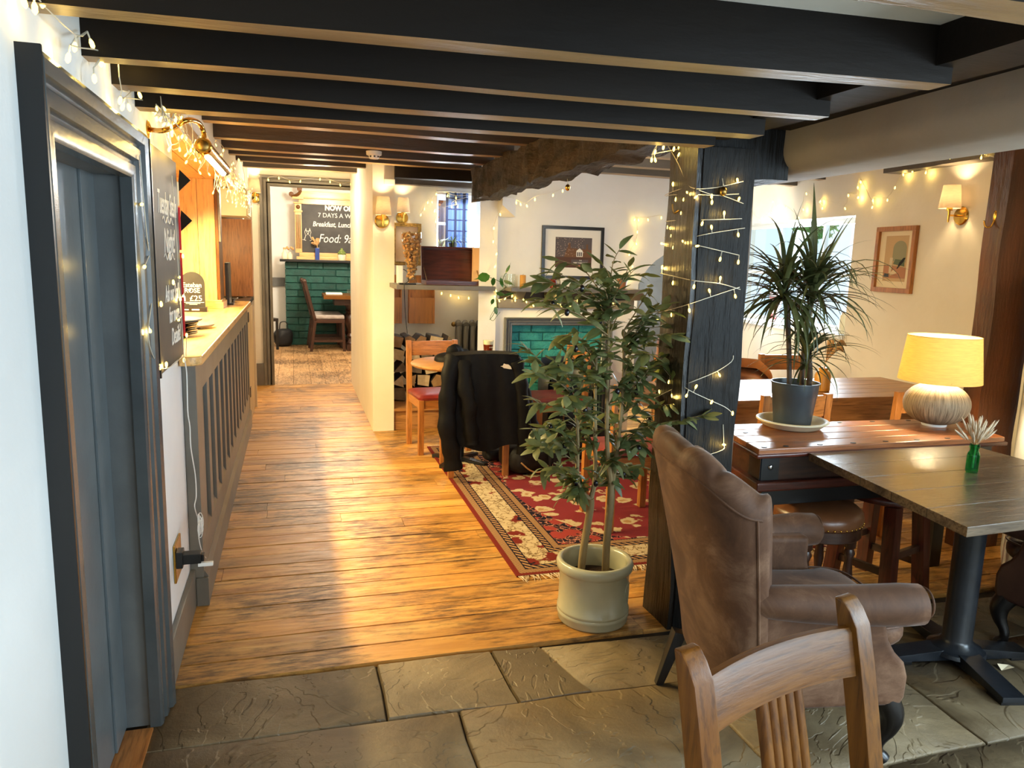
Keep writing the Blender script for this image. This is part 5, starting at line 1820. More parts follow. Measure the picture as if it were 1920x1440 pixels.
armchair('wing_armchair', 'taupe suede wing armchair with fluted back beside the black post', (1.555, 2.05), R(-10), M['suede'])
arm2 = armchair('wing_armchair', 'dark brown leather armchair at the right edge beyond the dining table', (3.14, 2.0), R(96), M['maroon_leather'])
cu = thing('scatter_cushion', 'pale cushion on the seat of the dark brown leather armchair', 'cushion', (3.12, 2.02, 0.478))
B().grid(lambda u, v: (0.2 * math.copysign(abs(math.cos(2 * math.pi * u)) ** 0.4, math.cos(2 * math.pi * u)) * math.sin(math.pi * v) ** 0.5, 0.2 * math.copysign(abs(math.sin(2 * math.pi * u)) ** 0.4, math.sin(2 * math.pi * u)) * math.sin(math.pi * v) ** 0.5, 0.045 - 0.045 * math.cos(math.pi * v)), 32, 12, closed_u=True).build('cover', M['mat_white'], cu, angle=60)

# ------------------------------------------------------------------ slat back oak chair in the foreground
sc = thing('slat_back_chair', 'varnished brown oak chair with five reeded back slats in the foreground', 'chair', (0.851, 0.729, 0), R(14.7))
W = 0.395
def ypost(z):
    return 0.19 + (0.0 if z < 0.45 else 0.095 * ((z - 0.45) / 0.5) ** 1.25)
for sx in (-1, 1):
    x = sx * W / 2
    b = B()
    zs_ = [0, 0.2, 0.45, 0.55, 0.65, 0.75, 0.85, 0.915, 0.94, 0.952, 0.956]
    for z in zs_:
        y0 = ypost(z)
        d0, d1 = -0.021, 0.021
        if z > 0.9:
            k = (z - 0.9) / 0.056
            d0 += 0.026 * k ** 2.2
        b.v += [Vector((x - 0.021, y0 + d0, z)), Vector((x + 0.021, y0 + d0, z)), Vector((x + 0.021, y0 + d1, z)), Vector((x - 0.021, y0 + d1, z))]
    for i in range(len(zs_) - 1):
        for j in range(4):
            b.f.append((i * 4 + j, i * 4 + (j + 1) % 4, (i + 1) * 4 + (j + 1) % 4, (i + 1) * 4 + j))
    k = (len(zs_) - 1) * 4
    b.f += [(3, 2, 1, 0), (k, k + 1, k + 2, k + 3)]
    b.build('back_post', M['slatZ'], sc, bevel=0.004, angle=35)
    B().bar((x, -0.19, 0), (x, -0.19, 0.44), 0.04, 0.04, (0, 1, 0)).build('front_leg', M['slatZ'], sc, bevel=0.004)
    B().box(x - 0.011, x + 0.011, -0.17, 0.17, 0.37, 0.44).build('side_rail', M['slatY'], sc, bevel=0.002)
    B().box(x - 0.01, x + 0.01, -0.17, 0.17, 0.16, 0.19).build('stretcher', M['slatY'], sc, bevel=0.002)
for yy in (-0.2, 0.18):
    B().box(-W / 2 + 0.02, W / 2 - 0.02, yy, yy + 0.022, 0.37, 0.44).build('apron', M['slatX'], sc, bevel=0.002)
B().box(-0.215, 0.215, -0.22, 0.172, 0.44, 0.462).build('seat', M['slatX'], sc, bevel=0.008, seg=3)
b = B()
n = 14
for i in range(n + 1):
    u = -1 + 2 * i / n
    x = u * (W / 2 - 0.019)
    bow = 0.016 * (1 - u * u)
    for z, dd in ((0.828, 0.0), (0.904, 0.0), (0.911, 0.004), (0.911, 0.016), (0.904, 0.022), (0.828, 0.022)):
        b.v.append(Vector((x, ypost(z) - 0.010 + bow + dd, z + 0.006 * (1 - u * u))))
for i in range(n):
    for j in range(6):
        b.f.append((i * 6 + j, i * 6 + (j + 1) % 6, (i + 1) * 6 + (j + 1) % 6, (i + 1) * 6 + j))
b.f += [(5, 4, 3, 2, 1, 0), tuple(n * 6 + k for k in range(6))]
b.build('crest_rail', M['slatX'], sc, angle=50)
for k in range(5):
    x = (k - 2) * 0.0215
    pth_ = [(x, ypost(z) - 0.002 + 0.016 * (z - 0.45) / 0.4 * (1 - (x / 0.2) ** 2), z) for z in (0.46, 0.55, 0.65, 0.75, 0.834)]
    b = B()
    for p in pth_:
        for a in (0, 36, 72, 108, 144, 180):
            b.v.append(Vector((p[0] + 0.0105 * math.cos(R(a)), p[1] - 0.008 * math.sin(R(a)), p[2])))
        b.v += [Vector((p[0] - 0.0105, p[1] + 0.008, p[2])), Vector((p[0] + 0.0105, p[1] + 0.008, p[2]))]
    for i in range(len(pth_) - 1):
        for j in range(8):
            b.f.append((i * 8 + j, i * 8 + (j + 1) % 8, (i + 1) * 8 + (j + 1) % 8, (i + 1) * 8 + j))
    b.f += [tuple(range(8)), tuple(range(39, 31, -1))]
    b.build('slat', M['slatZ'], sc, angle=50)

# ------------------------------------------------------------------ dark dining table
dt = thing('dining_table', 'dark stained ash pedestal table holding the green bottle', 'table', (2.56, 2.2, 0))
RD = rel((2.56, 2.2, 0))
q = [(2.016, 1.746), (3.03, 1.80), (3.00, 2.640), (2.125, 2.652)]
for k in range(5):
    f0, f1 = k / 5, (k + 1) / 5
    lerp = lambda a, c, f: (a[0] + (c[0] - a[0]) * f, a[1] + (c[1] - a[1]) * f)
    B().prism([lerp(q[0], q[3], f0 + 0.001), lerp(q[1], q[2], f0 + 0.001), lerp(q[1], q[2], f1 - 0.001), lerp(q[0], q[3], f1 - 0.001)], 0.728, 0.762, RD).build('tabletop_board', M['ashX'], dt, bevel=0.0025)
B().lathe([(0.11, 0.035), (0.105, 0.05), (0.062, 0.075), (0.055, 0.09), (0.055, 0.66), (0.075, 0.70), (0.12, 0.715), (0.12, 0.728)], 24).build('column', M['black_sat'], dt)
B().box(-0.35, 0.35, -0.05, 0.05, 0.705, 0.728).box(-0.05, 0.05, -0.32, 0.32, 0.705, 0.728).build('bearer', M['black_sat'], dt, bevel=0.003)
for k, a in enumerate((-103, 77, -10, 170)):
    c, s = math.cos(R(a)), math.sin(R(a))
    L = 0.34 if k < 2 else 0.30
    b = B()
    pz = Vector((-s, c, 0))
    d = Vector((c, s, 0))
    w = 0.045
    bot = [d * 0.0 - pz * w, d * L - pz * w, d * L + pz * w, d * 0.0 + pz * w]
    top = [v + Vector((0, 0, z)) for v, z in zip(bot, (0.066, 0.034, 0.034, 0.066))]
    b.hexa([v + Vector((0, 0, 0.012)) for v in bot], top)
    b.build('foot', M['black_sat'], dt, bevel=0.004)
    B().box(-0.04, 0.04, -0.045, 0.045, 0, 0.014, Matrix.Translation(d * (L - 0.045)) @ Matrix.Rotation(R(a), 4, 'Z')).build('foot_pad', M['black'], dt, bevel=0.002)

bt = thing('bottle_vase', 'small fluted green glass bottle holding dried bunny tail grass', 'vase', (2.587,2.258,0.762))
b = B()
pr_ = [(0.001, 0.003), (0.021, 0.003), (0.0235, 0.008), (0.0235, 0.072), (0.021, 0.082), (0.016, 0.090), (0.0155, 0.100), (0.019, 0.103), (0.019, 0.116), (0.0165, 0.118), (0.0145, 0.116), (0.0135, 0.095), (0.0195, 0.078), (0.0215, 0.068), (0.0215, 0.012), (0.001, 0.008)]
b.lathe(pr_, 10)
b.build('glass', M['green_glass'], bt, angle=20)
rg = random.Random(21)
stems = B()
for k in range(36):
    a = rg.uniform(0, 6.28)
    r1 = rg.uniform(0.008, 0.06)
    top = Vector((r1 * math.cos(a), r1 * math.sin(a), rg.uniform(0.140, 0.200)))
    if k == 0:
        top = Vector((-0.06, -0.01, 0.15))
    stems.tube(catmull([(0.004 * math.cos(a), 0.004 * math.sin(a), 0.02), (0.006 * math.cos(a), 0.006 * math.sin(a), 0.11), top], 4), 0.0011, 5)
    d = (top - Vector((0, 0, 0.10))).normalized()
    h = B()
    h.tube([top - d * 0.016, top - d * 0.004, top + d * 0.012, top + d * 0.028, top + d * 0.042], [0.001, 0.0036, 0.0044, 0.003, 0.0006], 6)
    for i in range(40):
        t = rg.uniform(-0.01, 0.03)
        a2 = rg.uniform(0, 6.28)
        e1_ = d.orthogonal().normalized()
        e2_ = d.cross(e1_)
        o_ = (e1_ * math.cos(a2) + e2_ * math.sin(a2))
        p0 = top + d * t + o_ * 0.003
        p1 = p0 + d * rg.uniform(0.006, 0.014) + o_ * rg.uniform(0.003, 0.008)
        e3 = d.cross(o_) * 0.0005
        h.add([p0 - e3, p0 + e3, p1], [(0, 1, 2)])
    h.build('seed_head', M['pampas'], bt, fix=False)
stems.build('stems', M['pampas_tan'], bt)

# ------------------------------------------------------------------ trunk, its lamp and plant
tk = thing('trunk_table', 'long reddish wooden trunk with iron straps used as a side table under the lamp', 'trunk', (2.58, 2.9, 0))
RT = rel((2.58, 2.9, 0))
TQ = [(1.886, 2.668), (3.235, 2.668), (3.335, 3.09), (1.955, 3.14)]
def tq(u, v):
    a = lerp(TQ[0], TQ[1], u)
    c = lerp(TQ[3], TQ[2], u)
    return lerp(a, c, v)
def inset(i):
    return [tq(i / 1.35, i / 0.45), tq(1 - i / 1.35, i / 0.45), tq(1 - i / 1.35, 1 - i / 0.45), tq(i / 1.35, 1 - i / 0.45)]
for k in range(4):
    B().prism([tq(0, k / 4 + 0.002), tq(1, k / 4 + 0.002), tq(1, (k + 1) / 4 - 0.002), tq(0, (k + 1) / 4 - 0.002)], 0.752, 0.784, RT).build('lid_board', M['trunkX'], tk, bevel=0.006, seg=3)
B().prism(inset(-0.012), 0.744, 0.762, RT).build('lid_moulding', M['mahogX'], tk, bevel=0.007, seg=3)
B().prism(inset(0.045), 0.625, 0.746, RT).build('body', M['darkX'], tk, bevel=0.003)
B().prism(inset(0.015), 0.585, 0.628, RT).build('base_moulding', M['mahogX'], tk, bevel=0.010, seg=3)
Z1 = inset(0.042)
for fx in (0.0, 0.93):
    a = lerp(Z1[0], Z1[1], fx)
    c = lerp(Z1[0], Z1[1], fx + 0.07)
    B().prism([a, c, (c[0], c[1] - 0.004), (a[0], a[1] - 0.004)], 0.63, 0.742, RT).build('iron_strap', M['black_sat'], tk, smooth=False)
B().prism([Z1[0], (Z1[0][0] - 0.004, Z1[0][1]), lerp(Z1[0], Z1[3], 0.3), lerp(Z1[0], Z1[3], 0.3001)], 0.63, 0.742, RT).build('iron_strap', M['black_sat'], tk, smooth=False)
for (u, dz) in ((0.035, 0.69), (0.965, 0.69)):
    p = lerp(Z1[0], Z1[1], u)
    B().sphere((p[0] - 2.58, p[1] - 2.9 - 0.006, dz), 0.012, 12, 8, (1, 0.6, 1)).build('stud', M['chrome'], tk)
nails = [(0.06, 0.62), (0.03, 0.06), (0.11, 0.06), (0.24, 0.06), (0.37, 0.06), (0.5, 0.06), (0.63, 0.06), (0.76, 0.06), (0.9, 0.08), (0.22, 0.93), (0.36, 0.93), (0.5, 0.93), (0.64, 0.93), (0.8, 0.93), (0.95, 0.9)]
npm = B().lathe([(0.001, 0), (0.015, 0), (0.013, 0.002), (0.001, 0.0026)], 14).mesh('nail_plate', M['black_sat'])
for u, v in nails:
    p = tq(u, v)
    o = link('nail_plate', npm, tk, (p[0] - 2.58, p[1] - 2.9, 0.784))
    o.scale = (1.0, 0.65, 1)
for u, v in ((0.07, 0.2), (0.95, 0.2), (0.95, 0.82), (0.09, 0.82)):
    p = tq(u, v)
    B().box(p[0] - 0.035, p[0] + 0.035, p[1] - 0.035, p[1] + 0.035, 0, 0.59, RT).build('leg', M['blackwZ'], tk, bevel=0.004)
for v in (0.2, 0.82):
    a, c = tq(0.07, v), tq(0.95, v)
    B().bar((a[0] - 2.58, a[1] - 2.9, 0.54), (c[0] - 2.58, c[1] - 2.9, 0.54), 0.03, 0.08).build('rail', M['blackwX'], tk, bevel=0.003)

lp = thing('table_lamp', 'table lamp with mustard drum shade and scratched round stoneware base', 'lamp', (3.096,2.95,0.784))
B().lathe([(0.001, 0), (0.056, 0), (0.058, 0.004), (0.058, 0.012), (0.001, 0.012)], 32).build('foot', M['white_plastic'], lp)
B().lathe([(0.05, 0.011)] + [(0.152 * math.cos(R(a)) ** 0.8, 0.112 + 0.104 * math.sin(R(a))) for a in range(-70, 86, 5)] + [(0.02, 0.217), (0.012, 0.218)], 64).build('base', M['ribbed'], lp, angle=60)
B().tube([(0, 0, 0.214), (0, 0, 0.30)], 0.009, 10).build('stem', M['brass'], lp)
ZB, ZTp = 0.228, 0.452
B().lathe([(0.189, ZB), (0.164, ZTp), (0.1625, ZTp), (0.1875, ZB)], 64, closed=True).build('shade', M['lampshade'], lp, angle=60)
B().tube([(0.1645 * math.cos(R(a)), 0.1645 * math.sin(R(a)), ZTp) for a in range(0, 360, 9)], 0.0018, 5, closed=True).build('shade_rim', M['lampshade'], lp)
b = B()
for a in (0, 120, 240):
    b.tube([(0, 0, 0.29), (0.188 * math.cos(R(a)), 0.188 * math.sin(R(a)), ZB + 0.01)], 0.0016, 5)
b.build('shade_carrier', M['brass'], lp)
B().sphere((0, 0, 0.335), 0.032, 16, 10, (1, 1, 1.25)).build('bulb', M['bulb_big'], lp)
LPp = Vector((3.096,2.95,0.784))
lamp('table_lamp_light', 'POINT', LPp + Vector((0, 0, 0.335)), 62, (1.0, 0.80, 0.46), 0.045)

DP = Vector((2.318,3.036,0.784))
sa = thing('saucer', 'wide pale stone saucer under the dracaena pot', 'saucer', DP)
B().lathe([(0.001, 0), (0.115, 0), (0.135, 0.008), (0.160, 0.030), (0.168, 0.034), (0.168, 0.040), (0.160, 0.042), (0.148, 0.034), (0.125, 0.013), (0.001, 0.010)], 48).build('dish', M['terracotta'], sa, angle=50)
dp = thing('plant_pot', 'anthracite plastic pot holding the dracaena on the trunk', 'pot', DP + Vector((0, 0, 0.0105)))
B().lathe([(0.001, 0), (0.082, 0), (0.086, 0.004), (0.103, 0.148), (0.105, 0.152), (0.110, 0.205), (0.114, 0.207), (0.114, 0.213), (0.108, 0.213), (0.104, 0.19), (0.084, 0.01), (0.001, 0.009)], 48).build('tub', M['plastic_pot'], dp, angle=35)
B().lathe([(0.001, 0.188), (0.06, 0.186), (0.1025, 0.181)], 28).build('soil', M['soil'], dp)
dr = thing('dracaena', 'tall spiky dracaena with arching strap leaves in the anthracite pot', 'plant', DP + Vector((0, 0, 0.19)))
D0 = DP + Vector((0, 0, 0.19))
dY = DP.y
crowns = [(Vector((2.202,3.03,1.442)) - D0, [(-0.03, 0.0, -0.01)], 0.012), (Vector((2.363,3.03,1.417)) - D0, [(0.045, 0.01, -0.01)], 0.012), (Vector((2.31,2.96,1.141)) - D0, [(0.055, -0.03, -0.01)], 0.014)]
rg = random.Random(17)
dl = []
for L, w, e, dr_ in ((0.38, 0.0090, 66, 0.7), (0.42, 0.0085, 42, 0.9), (0.40, 0.0085, 20, 0.8), (0.36, 0.0080, 2, 0.55), (0.44, 0.0090, 52, 1.5), (0.32, 0.0080, 78, 0.2), (0.38, 0.0085, -8, 0.9)):
    b = B()
    n = 9
    p = Vector((0.006, 0, 0))
    el = R(e)
    for i in range(n + 1):
        t = i / n
        ww = w * (0.75 + 0.5 * math.sin(math.pi * min(1, t * 1.4))) * (1 - t ** 3) + 0.0004
        up = Vector((-math.sin(el), 0, math.cos(el)))
        b.v += [p + Vector((0, -ww, 0)) + up * ww * 0.35, p, p + Vector((0, ww, 0)) + up * ww * 0.35]
        p = p + Vector((math.cos(el), 0, math.sin(el))) * (L / n)
        el -= R(100) * dr_ / n * (0.5 + t)
    for i in range(n):
        k = i * 3
        b.f += [(k, k + 3, k + 4, k + 1), (k + 1, k + 4, k + 5, k + 2)]
    dl.append(b.mesh('leaf', M['dleaf'], True, 180))
for ci, (c, base, r) in enumerate(crowns):
    st_ = Vector(base[0])
    B().tube(catmull([st_, st_.lerp(c, 0.5) + Vector((0.012 * (-1) ** ci, 0, 0)), c + Vector((0, 0, 0.05))], 5), [r] * 10 + [r * 0.5], 10).build('stem', M['bark_dark'], dr)
    N = (84, 84, 56)[ci]
    for k in range(N):
        az = k * 2.39996 + rg.uniform(-0.3, 0.3)
        hgt = rg.uniform(-0.05, 0.06)
        mi = rg.choice((1, 2, 2, 3, 3, 4, 4, 6, 6)) if hgt < 0.025 else rg.choice((0, 1, 4, 5, 2, 1))
        o = link('leaf', dl[mi], dr, c + Vector((0, 0, hgt)))
        o.rotation_euler = (rg.uniform(-0.1, 0.1), rg.uniform(-0.2, 0.2), az)
        s_ = rg.uniform(0.8, 1.22) * (1.0, 1.0, 0.72)[ci]
        o.scale = (s_, s_, s_)
o = link('leaf', dl[5], dr, crowns[1][0] + Vector((-0.01, 0, 0.05)))
o.rotation_euler = (0, -0.12, 1.2)
o.scale = (1.55, 1.9, 1.55)
o = link('leaf', dl[2], dr, crowns[1][0] + Vector((0, 0, 0.06)))
o.rotation_euler = (0, -0.1, 0.1)
o.scale = (1.35, 1.2, 1.0)

# ------------------------------------------------------------------ stools under the trunk and table
ls = thing('leather_stool', 'round brown leather stool with brass studs beside the suede armchair', 'stool', (2.42, 2.42 + 0.0, 0))
ls.location = (2.32, 2.80, 0)
B().lathe([(0.001, 0.40), (0.193, 0.40), (0.200, 0.405), (0.203, 0.43), (0.198, 0.455), (0.175, 0.475), (0.12, 0.487), (0.001, 0.492)], 48).build('seat', M['leather'], ls, angle=60)
B().lathe([(0.193, 0.345), (0.198, 0.35), (0.198, 0.398), (0.193, 0.402), (0.17, 0.402), (0.17, 0.345)], 40, closed=True).build('apron', M['darkX'], ls)
sm = B().sphere((0, 0, 0), 0.005, 8, 5).mesh('stud', M['brass'])
for k in range(44):
    a = 2 * math.pi * k / 44
    link('stud', sm, ls, (0.2015 * math.cos(a), 0.2015 * math.sin(a), 0.410))
for a in (40, 130, 220, 310):
    c, s = math.cos(R(a)) * 0.155, math.sin(R(a)) * 0.155
    B().lathe([(0.018, 0), (0.014, 0.02), (0.020, 0.05), (0.014, 0.08), (0.024, 0.16), (0.016, 0.24), (0.026, 0.27), (0.018, 0.29), (0.026, 0.30), (0.026, 0.36)], 14, (c, s, 0)).build('leg', M['darkZ'], ls)
ws_ = thing('wooden_stool', 'dark red wooden stool with square legs under the dining table', 'stool', (2.75, 2.86, 0), 0.3)
B().lathe([(0.001, 0.46), (0.17, 0.46), (0.185, 0.465), (0.19, 0.48), (0.185, 0.495), (0.16, 0.505), (0.001, 0.507)], 40).build('seat', M['mahogX'], ws_, angle=50)
for sx in (-1, 1):
    for sy in (-1, 1):
        B().bar((sx * 0.15, sy * 0.15, 0), (sx * 0.12, sy * 0.12, 0.46), 0.06, 0.06, (0, 1, 0)).build('leg', M['mahogZ'], ws_, bevel=0.004)
    B().bar((sx * 0.14, -0.13, 0.14), (sx * 0.14, 0.13, 0.14), 0.022, 0.035).build('stretcher', M['darkY'], ws_, bevel=0.002)
    B().bar((-0.13, sx * 0.135, 0.22), (0.13, sx * 0.135, 0.22), 0.022, 0.035).build('stretcher', M['darkX'], ws_, bevel=0.002)

# ------------------------------------------------------------------ long table and its vase
lt = thing('long_table', 'long heavy worn oak table along the back room behind the trunk', 'table', (3.2, 4.16, 0))
RL = rel((3.2, 4.16, 0))
for k in range(5):
    B().box(2.25, 4.20, 3.80 + 0.146 * k + 0.001, 3.80 + 0.146 * (k + 1) - 0.001, 0.715, 0.762, RL).build('tabletop_board', M['oldX'], lt, bevel=0.004)
B().box(2.27, 4.18, 3.815, 3.86, 0.60, 0.716, RL).build('apron', M['oldX'], lt, bevel=0.003)
B().box(2.27, 4.18, 4.47, 4.515, 0.60, 0.716, RL).build('apron', M['oldX'], lt, bevel=0.003)
for x in (2.31, 4.06):
    for yy in (3.86, 4.38):
        B().box(x, x + 0.09, yy, yy + 0.09, 0, 0.716, RL).build('leg', M['oldZ'], lt, bevel=0.004)
va = thing('flower_vase', 'amber glazed vase of dried tan grasses on the long table', 'vase', (3.291,4.043,0.762))
B().lathe([(0.001, 0), (0.042, 0), (0.05, 0.005), (0.05, 0.105), (0.042, 0.125), (0.026, 0.135), (0.030, 0.155), (0.024, 0.155), (0.020, 0.137), (0.001, 0.01)], 28).build('vase', M['amber'], va, angle=40)
rg = random.Random(31)
for k in range(14):
    a = rg.uniform(-1.2, 1.2)
    top = Vector((0.06 + 0.12 * math.cos(a) * rg.uniform(0.3, 1), 0.08 * math.sin(a), rg.uniform(0.24, 0.32)))
    pth_ = catmull([(0.005, 0, 0.1), (0.01, 0, 0.18), top * 0.7 + Vector((0, 0, 0.1)), top], 4)
    h = B().tube(pth_, [0.0012] * 6 + [0.004, 0.008, 0.011, 0.012, 0.010, 0.006, 0.001][: len(pth_) - 6], 6)
    for i in range(30):
        t = rg.randrange(6, len(pth_))
        p = pth_[t]
        q_ = Vector((rg.uniform(-1, 1), rg.uniform(-1, 1), rg.uniform(-1, 1))) * 0.022
        h.add([p, p + Vector((0.001, 0.001, 0)), p + q_], [(0, 1, 2)])
    h.build('grass_plume', M['pampas_tan'], va, fix=False)

# ------------------------------------------------------------------ wall lights
def sconce(label, M4, power=5.0, light=True):
    """local x along the wall, y out of the wall, z up; origin at the plate centre"""
    t = thing('wall_sconce', label, 'wall light')
    t.matrix_world = M4
    B().lathe([(0.001, 0), (0.060, 0), (0.062, 0.006), (0.055, 0.014), (0.015, 0.020), (0.001, 0.020)], 28, M=Matrix.Rotation(R(-90), 4, 'X')).build('wall_plate', M['brass'], t)
    B().tube([(0, 0.012, 0.0), (0, 0.10, 0.0)], 0.006, 10).build('arm', M['brass'], t)
    B().tube([(0, 0.10, -0.045), (0, 0.10, 0.05)], [0.006, 0.009], 10).build('stem', M['brass'], t)
    B().tube([(0, 0.10, 0.03), (0, 0.10, 0.052)], 0.019, 12).build('cup', M['brass'], t)
    B().lathe([(0.068, 0.045), (0.052, 0.195), (0.0508, 0.195), (0.0668, 0.045)], 32, (0, 0.10, 0), closed=True).build('shade', M['sconce_shade'], t, angle=60)
    B().sphere((0, 0.10, 0.105), 0.017, 12, 8, (1, 1, 1.4)).build('bulb', M['bulb_big'], t)
    if light:
        l = lamp('sconce_light', 'POINT', M4 @ Vector((0, 0.10, 0.13)), power, (1.0, 0.72, 0.36), 0.025)
    return t


FW = lambda p: frame4(p, (-1, 0, 0), (0, -1, 0))
sconce('brass wall sconce with pale shade on the white pillar', FW((0.735, 6.6, 1.845)), 9)
sconce('brass wall sconce in the alcove above the gilt picture', FW((1.085, 7.9, 1.945)), 9)
sconce('brass wall sconce with grey shade on the right wall beside the oak post', frame4((4.306,4.087,1.923), WD, -WN), 9)
sconce('brass wall sconce left of the far doorway', FW((-0.405, 9.2, 2.165)), 8)

det = thing('smoke_detector', 'white smoke detector on the underside of a joist', 'detector', (0.55,5.431,2.262))
B().lathe([(0.001, -0.05), (0.03, -0.05), (0.036, -0.042), (0.036, -0.03), (0.052, -0.024), (0.054, 0.0), (0.001, 0.0)], 28).build('body', M['white_plastic'], det)
for k in range(8):
    a = R(45 * k)
    B().box(0.0355, 0.038, -0.006, 0.006, -0.041, -0.031, Matrix.Rotation(a, 4, 'Z')).build('vent', M['black_plastic'], det, smooth=False)
sen = thing('alarm_sensor', 'small white sensor box high on the corner of the white pillar', 'sensor', (0.79, 6.585, 2.17))
B().box(-0.04, 0.05, -0.03, 0.015, -0.025, 0.025).build('case', M['white_plastic'], sen, bevel=0.006)

# ------------------------------------------------------------------ pictures
def picture(label, M4, w, h, fmat, fw=0.02, mount=0.06, depth=0.022, name='framed_picture', mmat='mat_white'):
    """local x right, y up, z towards the viewer; origin at lower left"""
    t = thing(name, label, 'picture')
    t.matrix_world = M4
    for nm, b in (('bottom', (0, w, 0, fw)), ('top', (0, w, h - fw, h))):
        B().box(b[0], b[1], b[2], b[3], 0, depth).build('frame_rail', M[fmat], t, bevel=0.002)
    for x0 in (0, w - fw):
        B().box(x0, x0 + fw, fw, h - fw, 0, depth).build('frame_stile', M[fmat], t, bevel=0.002)
    B().box(fw, w - fw, fw, h - fw, 0.002, 0.008).build('mount', M[mmat], t, smooth=False)
    return t


def patch(t, pts, mat, z, nm='print_shape'):
    return B().prism(pts, z, z + 0.0006).build(nm, mat, t, smooth=False)


P = lambda n_, c, r=0.8: flat(n_, c, r)
pc1 = picture('black framed print of a pub roof at night on the chimney breast', frame4((2.065, 6.238, 1.395), (1, 0, 0.0), (0, 0.03, 1)), 0.575, 0.455, 'blackwX', 0.028)
sky_, roof, wallc = P('print_sky', lin(88, 80, 82)), P('print_roof', lin(110, 76, 52)), P('print_wall', lin(84, 56, 46))
x0, x1, y0, y1 = 0.125, 0.465, 0.10, 0.36
patch(pc1, [(x0, y0), (x1, y0), (x1, y1), (x0, y1)], sky_, 0.008, 'print')
patch(pc1, [(x0 + 0.08, y0 + 0.09), (x1, y0 + 0.09), (x1, y0 + 0.155), (x0 + 0.30, y0 + 0.16), (x0 + 0.11, y0 + 0.17)], roof, 0.0088)
patch(pc1, [(x0, y0), (x1, y0), (x1, y0 + 0.09), (x0, y0 + 0.09)], wallc, 0.0092)
patch(pc1, [(x0 + 0.285, y0 + 0.155), (x0 + 0.305, y0 + 0.155), (x0 + 0.303, y0 + 0.205), (x0 + 0.287, y0 + 0.205)], roof, 0.0094)
patch(pc1, [(x0 + 0.115, y0 + 0.16), (x0 + 0.14, y0 + 0.16), (x0 + 0.138, y0 + 0.215), (x0 + 0.117, y0 + 0.215)], roof, 0.0094)
patch(pc1, [(x0 + 0.195, y0 + 0.095), (x0 + 0.255, y0 + 0.095), (x0 + 0.255, y0 + 0.145), (x0 + 0.225, y0 + 0.170), (x0 + 0.195, y0 + 0.145)], M['mat_white'], 0.0098)
for k in range(3):
    patch(pc1, [(x0 + 0.202 + 0.017 * k, y0 + 0.1), (x0 + 0.213 + 0.017 * k, y0 + 0.1), (x0 + 0.213 + 0.017 * k, y0 + 0.135), (x0 + 0.202 + 0.017 * k, y0 + 0.135)], sky_, 0.0106)
patch(pc1, [(x0 + 0.15, y0 + 0.03), (x1 - 0.03, y0 + 0.03), (x1 - 0.03, y0 + 0.07), (x0 + 0.15, y0 + 0.07)], sky_, 0.0098)
patch(pc1, [(x0 + 0.2, y0), (x1 - 0.02, y0), (x1 - 0.02, y0 + 0.024), (x0 + 0.2, y0 + 0.024)], P('print_brick', lin(170, 120, 92)), 0.0098)
text('THE', 0.014, M['chalk'], pc1, frame4((x0 + 0.235, y0 + 0.058, 0.0106), (1, 0, 0), (0, 1, 0)), align='CENTER')
text('BEEF TABLE INN', 0.018, M['chalk'], pc1, frame4((x0 + 0.235, y0 + 0.036, 0.0106), (1, 0, 0), (0, 1, 0)), align='CENTER')
rg = random.Random(8)
b = B()
for k in range(110):
    x, yy = x0 + rg.random() ** 1.2 * 0.26 + 0.005, y0 + 0.10 + rg.random() * 0.155
    r_ = rg.uniform(0.0015, 0.004)
    b.prism([(x + r_ * math.cos(R(a)), yy + r_ * math.sin(R(a))) for a in range(0, 360, 90)], 0.0096, 0.0102)
o = b.build('blossom', P('print_blossom', lin(196, 170, 156)), pc1, smooth=False, fix=False)
o['kind'] = 'stuff'

pA, pB = Vector((4.375,4.888,1.385)), Vector((4.338,4.461,1.393))
ph = 0.491
pw = (pB - pA).length
pc2 = picture('oak framed print of an arched interior on the right wall', Matrix(), pw, ph, 'oakY', 0.035, mmat='cream_card', depth=0.03)
pc2.matrix_world = frame4(Vector((pA.x, pA.y, pA.z)) - WN * 0.001, -WD, (0, 0, 1))
a0, a1, b0, b1 = pw * 0.23, pw * 0.80, ph * 0.17, ph * 0.86
patch(pc2, [(a0, b0), (a1, b0), (a1, b1), (a0, b1)], P('print_tan', lin(196, 164, 122)), 0.008, 'print')
X_ = lambda f: a0 + (a1 - a0) * f
Y_ = lambda f: b0 + (b1 - b0) * f
patch(pc2, [(X_(0), Y_(0.07)), (X_(1), Y_(0.07)), (X_(1), Y_(0.30)), (X_(0), Y_(0.36))], P('print_floor', lin(176, 124, 92)), 0.0086)
patch(pc2, [(X_(0.36), Y_(0.45)), (X_(0.95), Y_(0.42))] + [(X_(0.655 + 0.295 * math.cos(R(a))), Y_(0.72 + 0.17 * math.sin(R(a)))) for a in range(0, 181, 15)], P('print_arch', lin(150, 146, 116)), 0.0088)
patch(pc2, [(X_(0.42), Y_(0.38)), (X_(0.93), Y_(0.33)), (X_(0.90), Y_(0.47)), (X_(0.50), Y_(0.49))], P('print_sofa', lin(94, 104, 78)), 0.0094)
patch(pc2, [(X_(0.60), Y_(0.28)), (X_(0.64), Y_(0.28)), (X_(0.88), Y_(0.44)), (X_(0.95), Y_(0.52)), (X_(0.86), Y_(0.52)), (X_(0.70), Y_(0.42))], P('print_black', lin(24, 24, 26)), 0.0100)
patch(pc2, [(X_(0.26), Y_(0.18)), (X_(0.36), Y_(0.18)), (X_(0.40), Y_(0.52)), (X_(0.26), Y_(0.52))], P('print_vase', lin(206, 190, 156)), 0.0100)
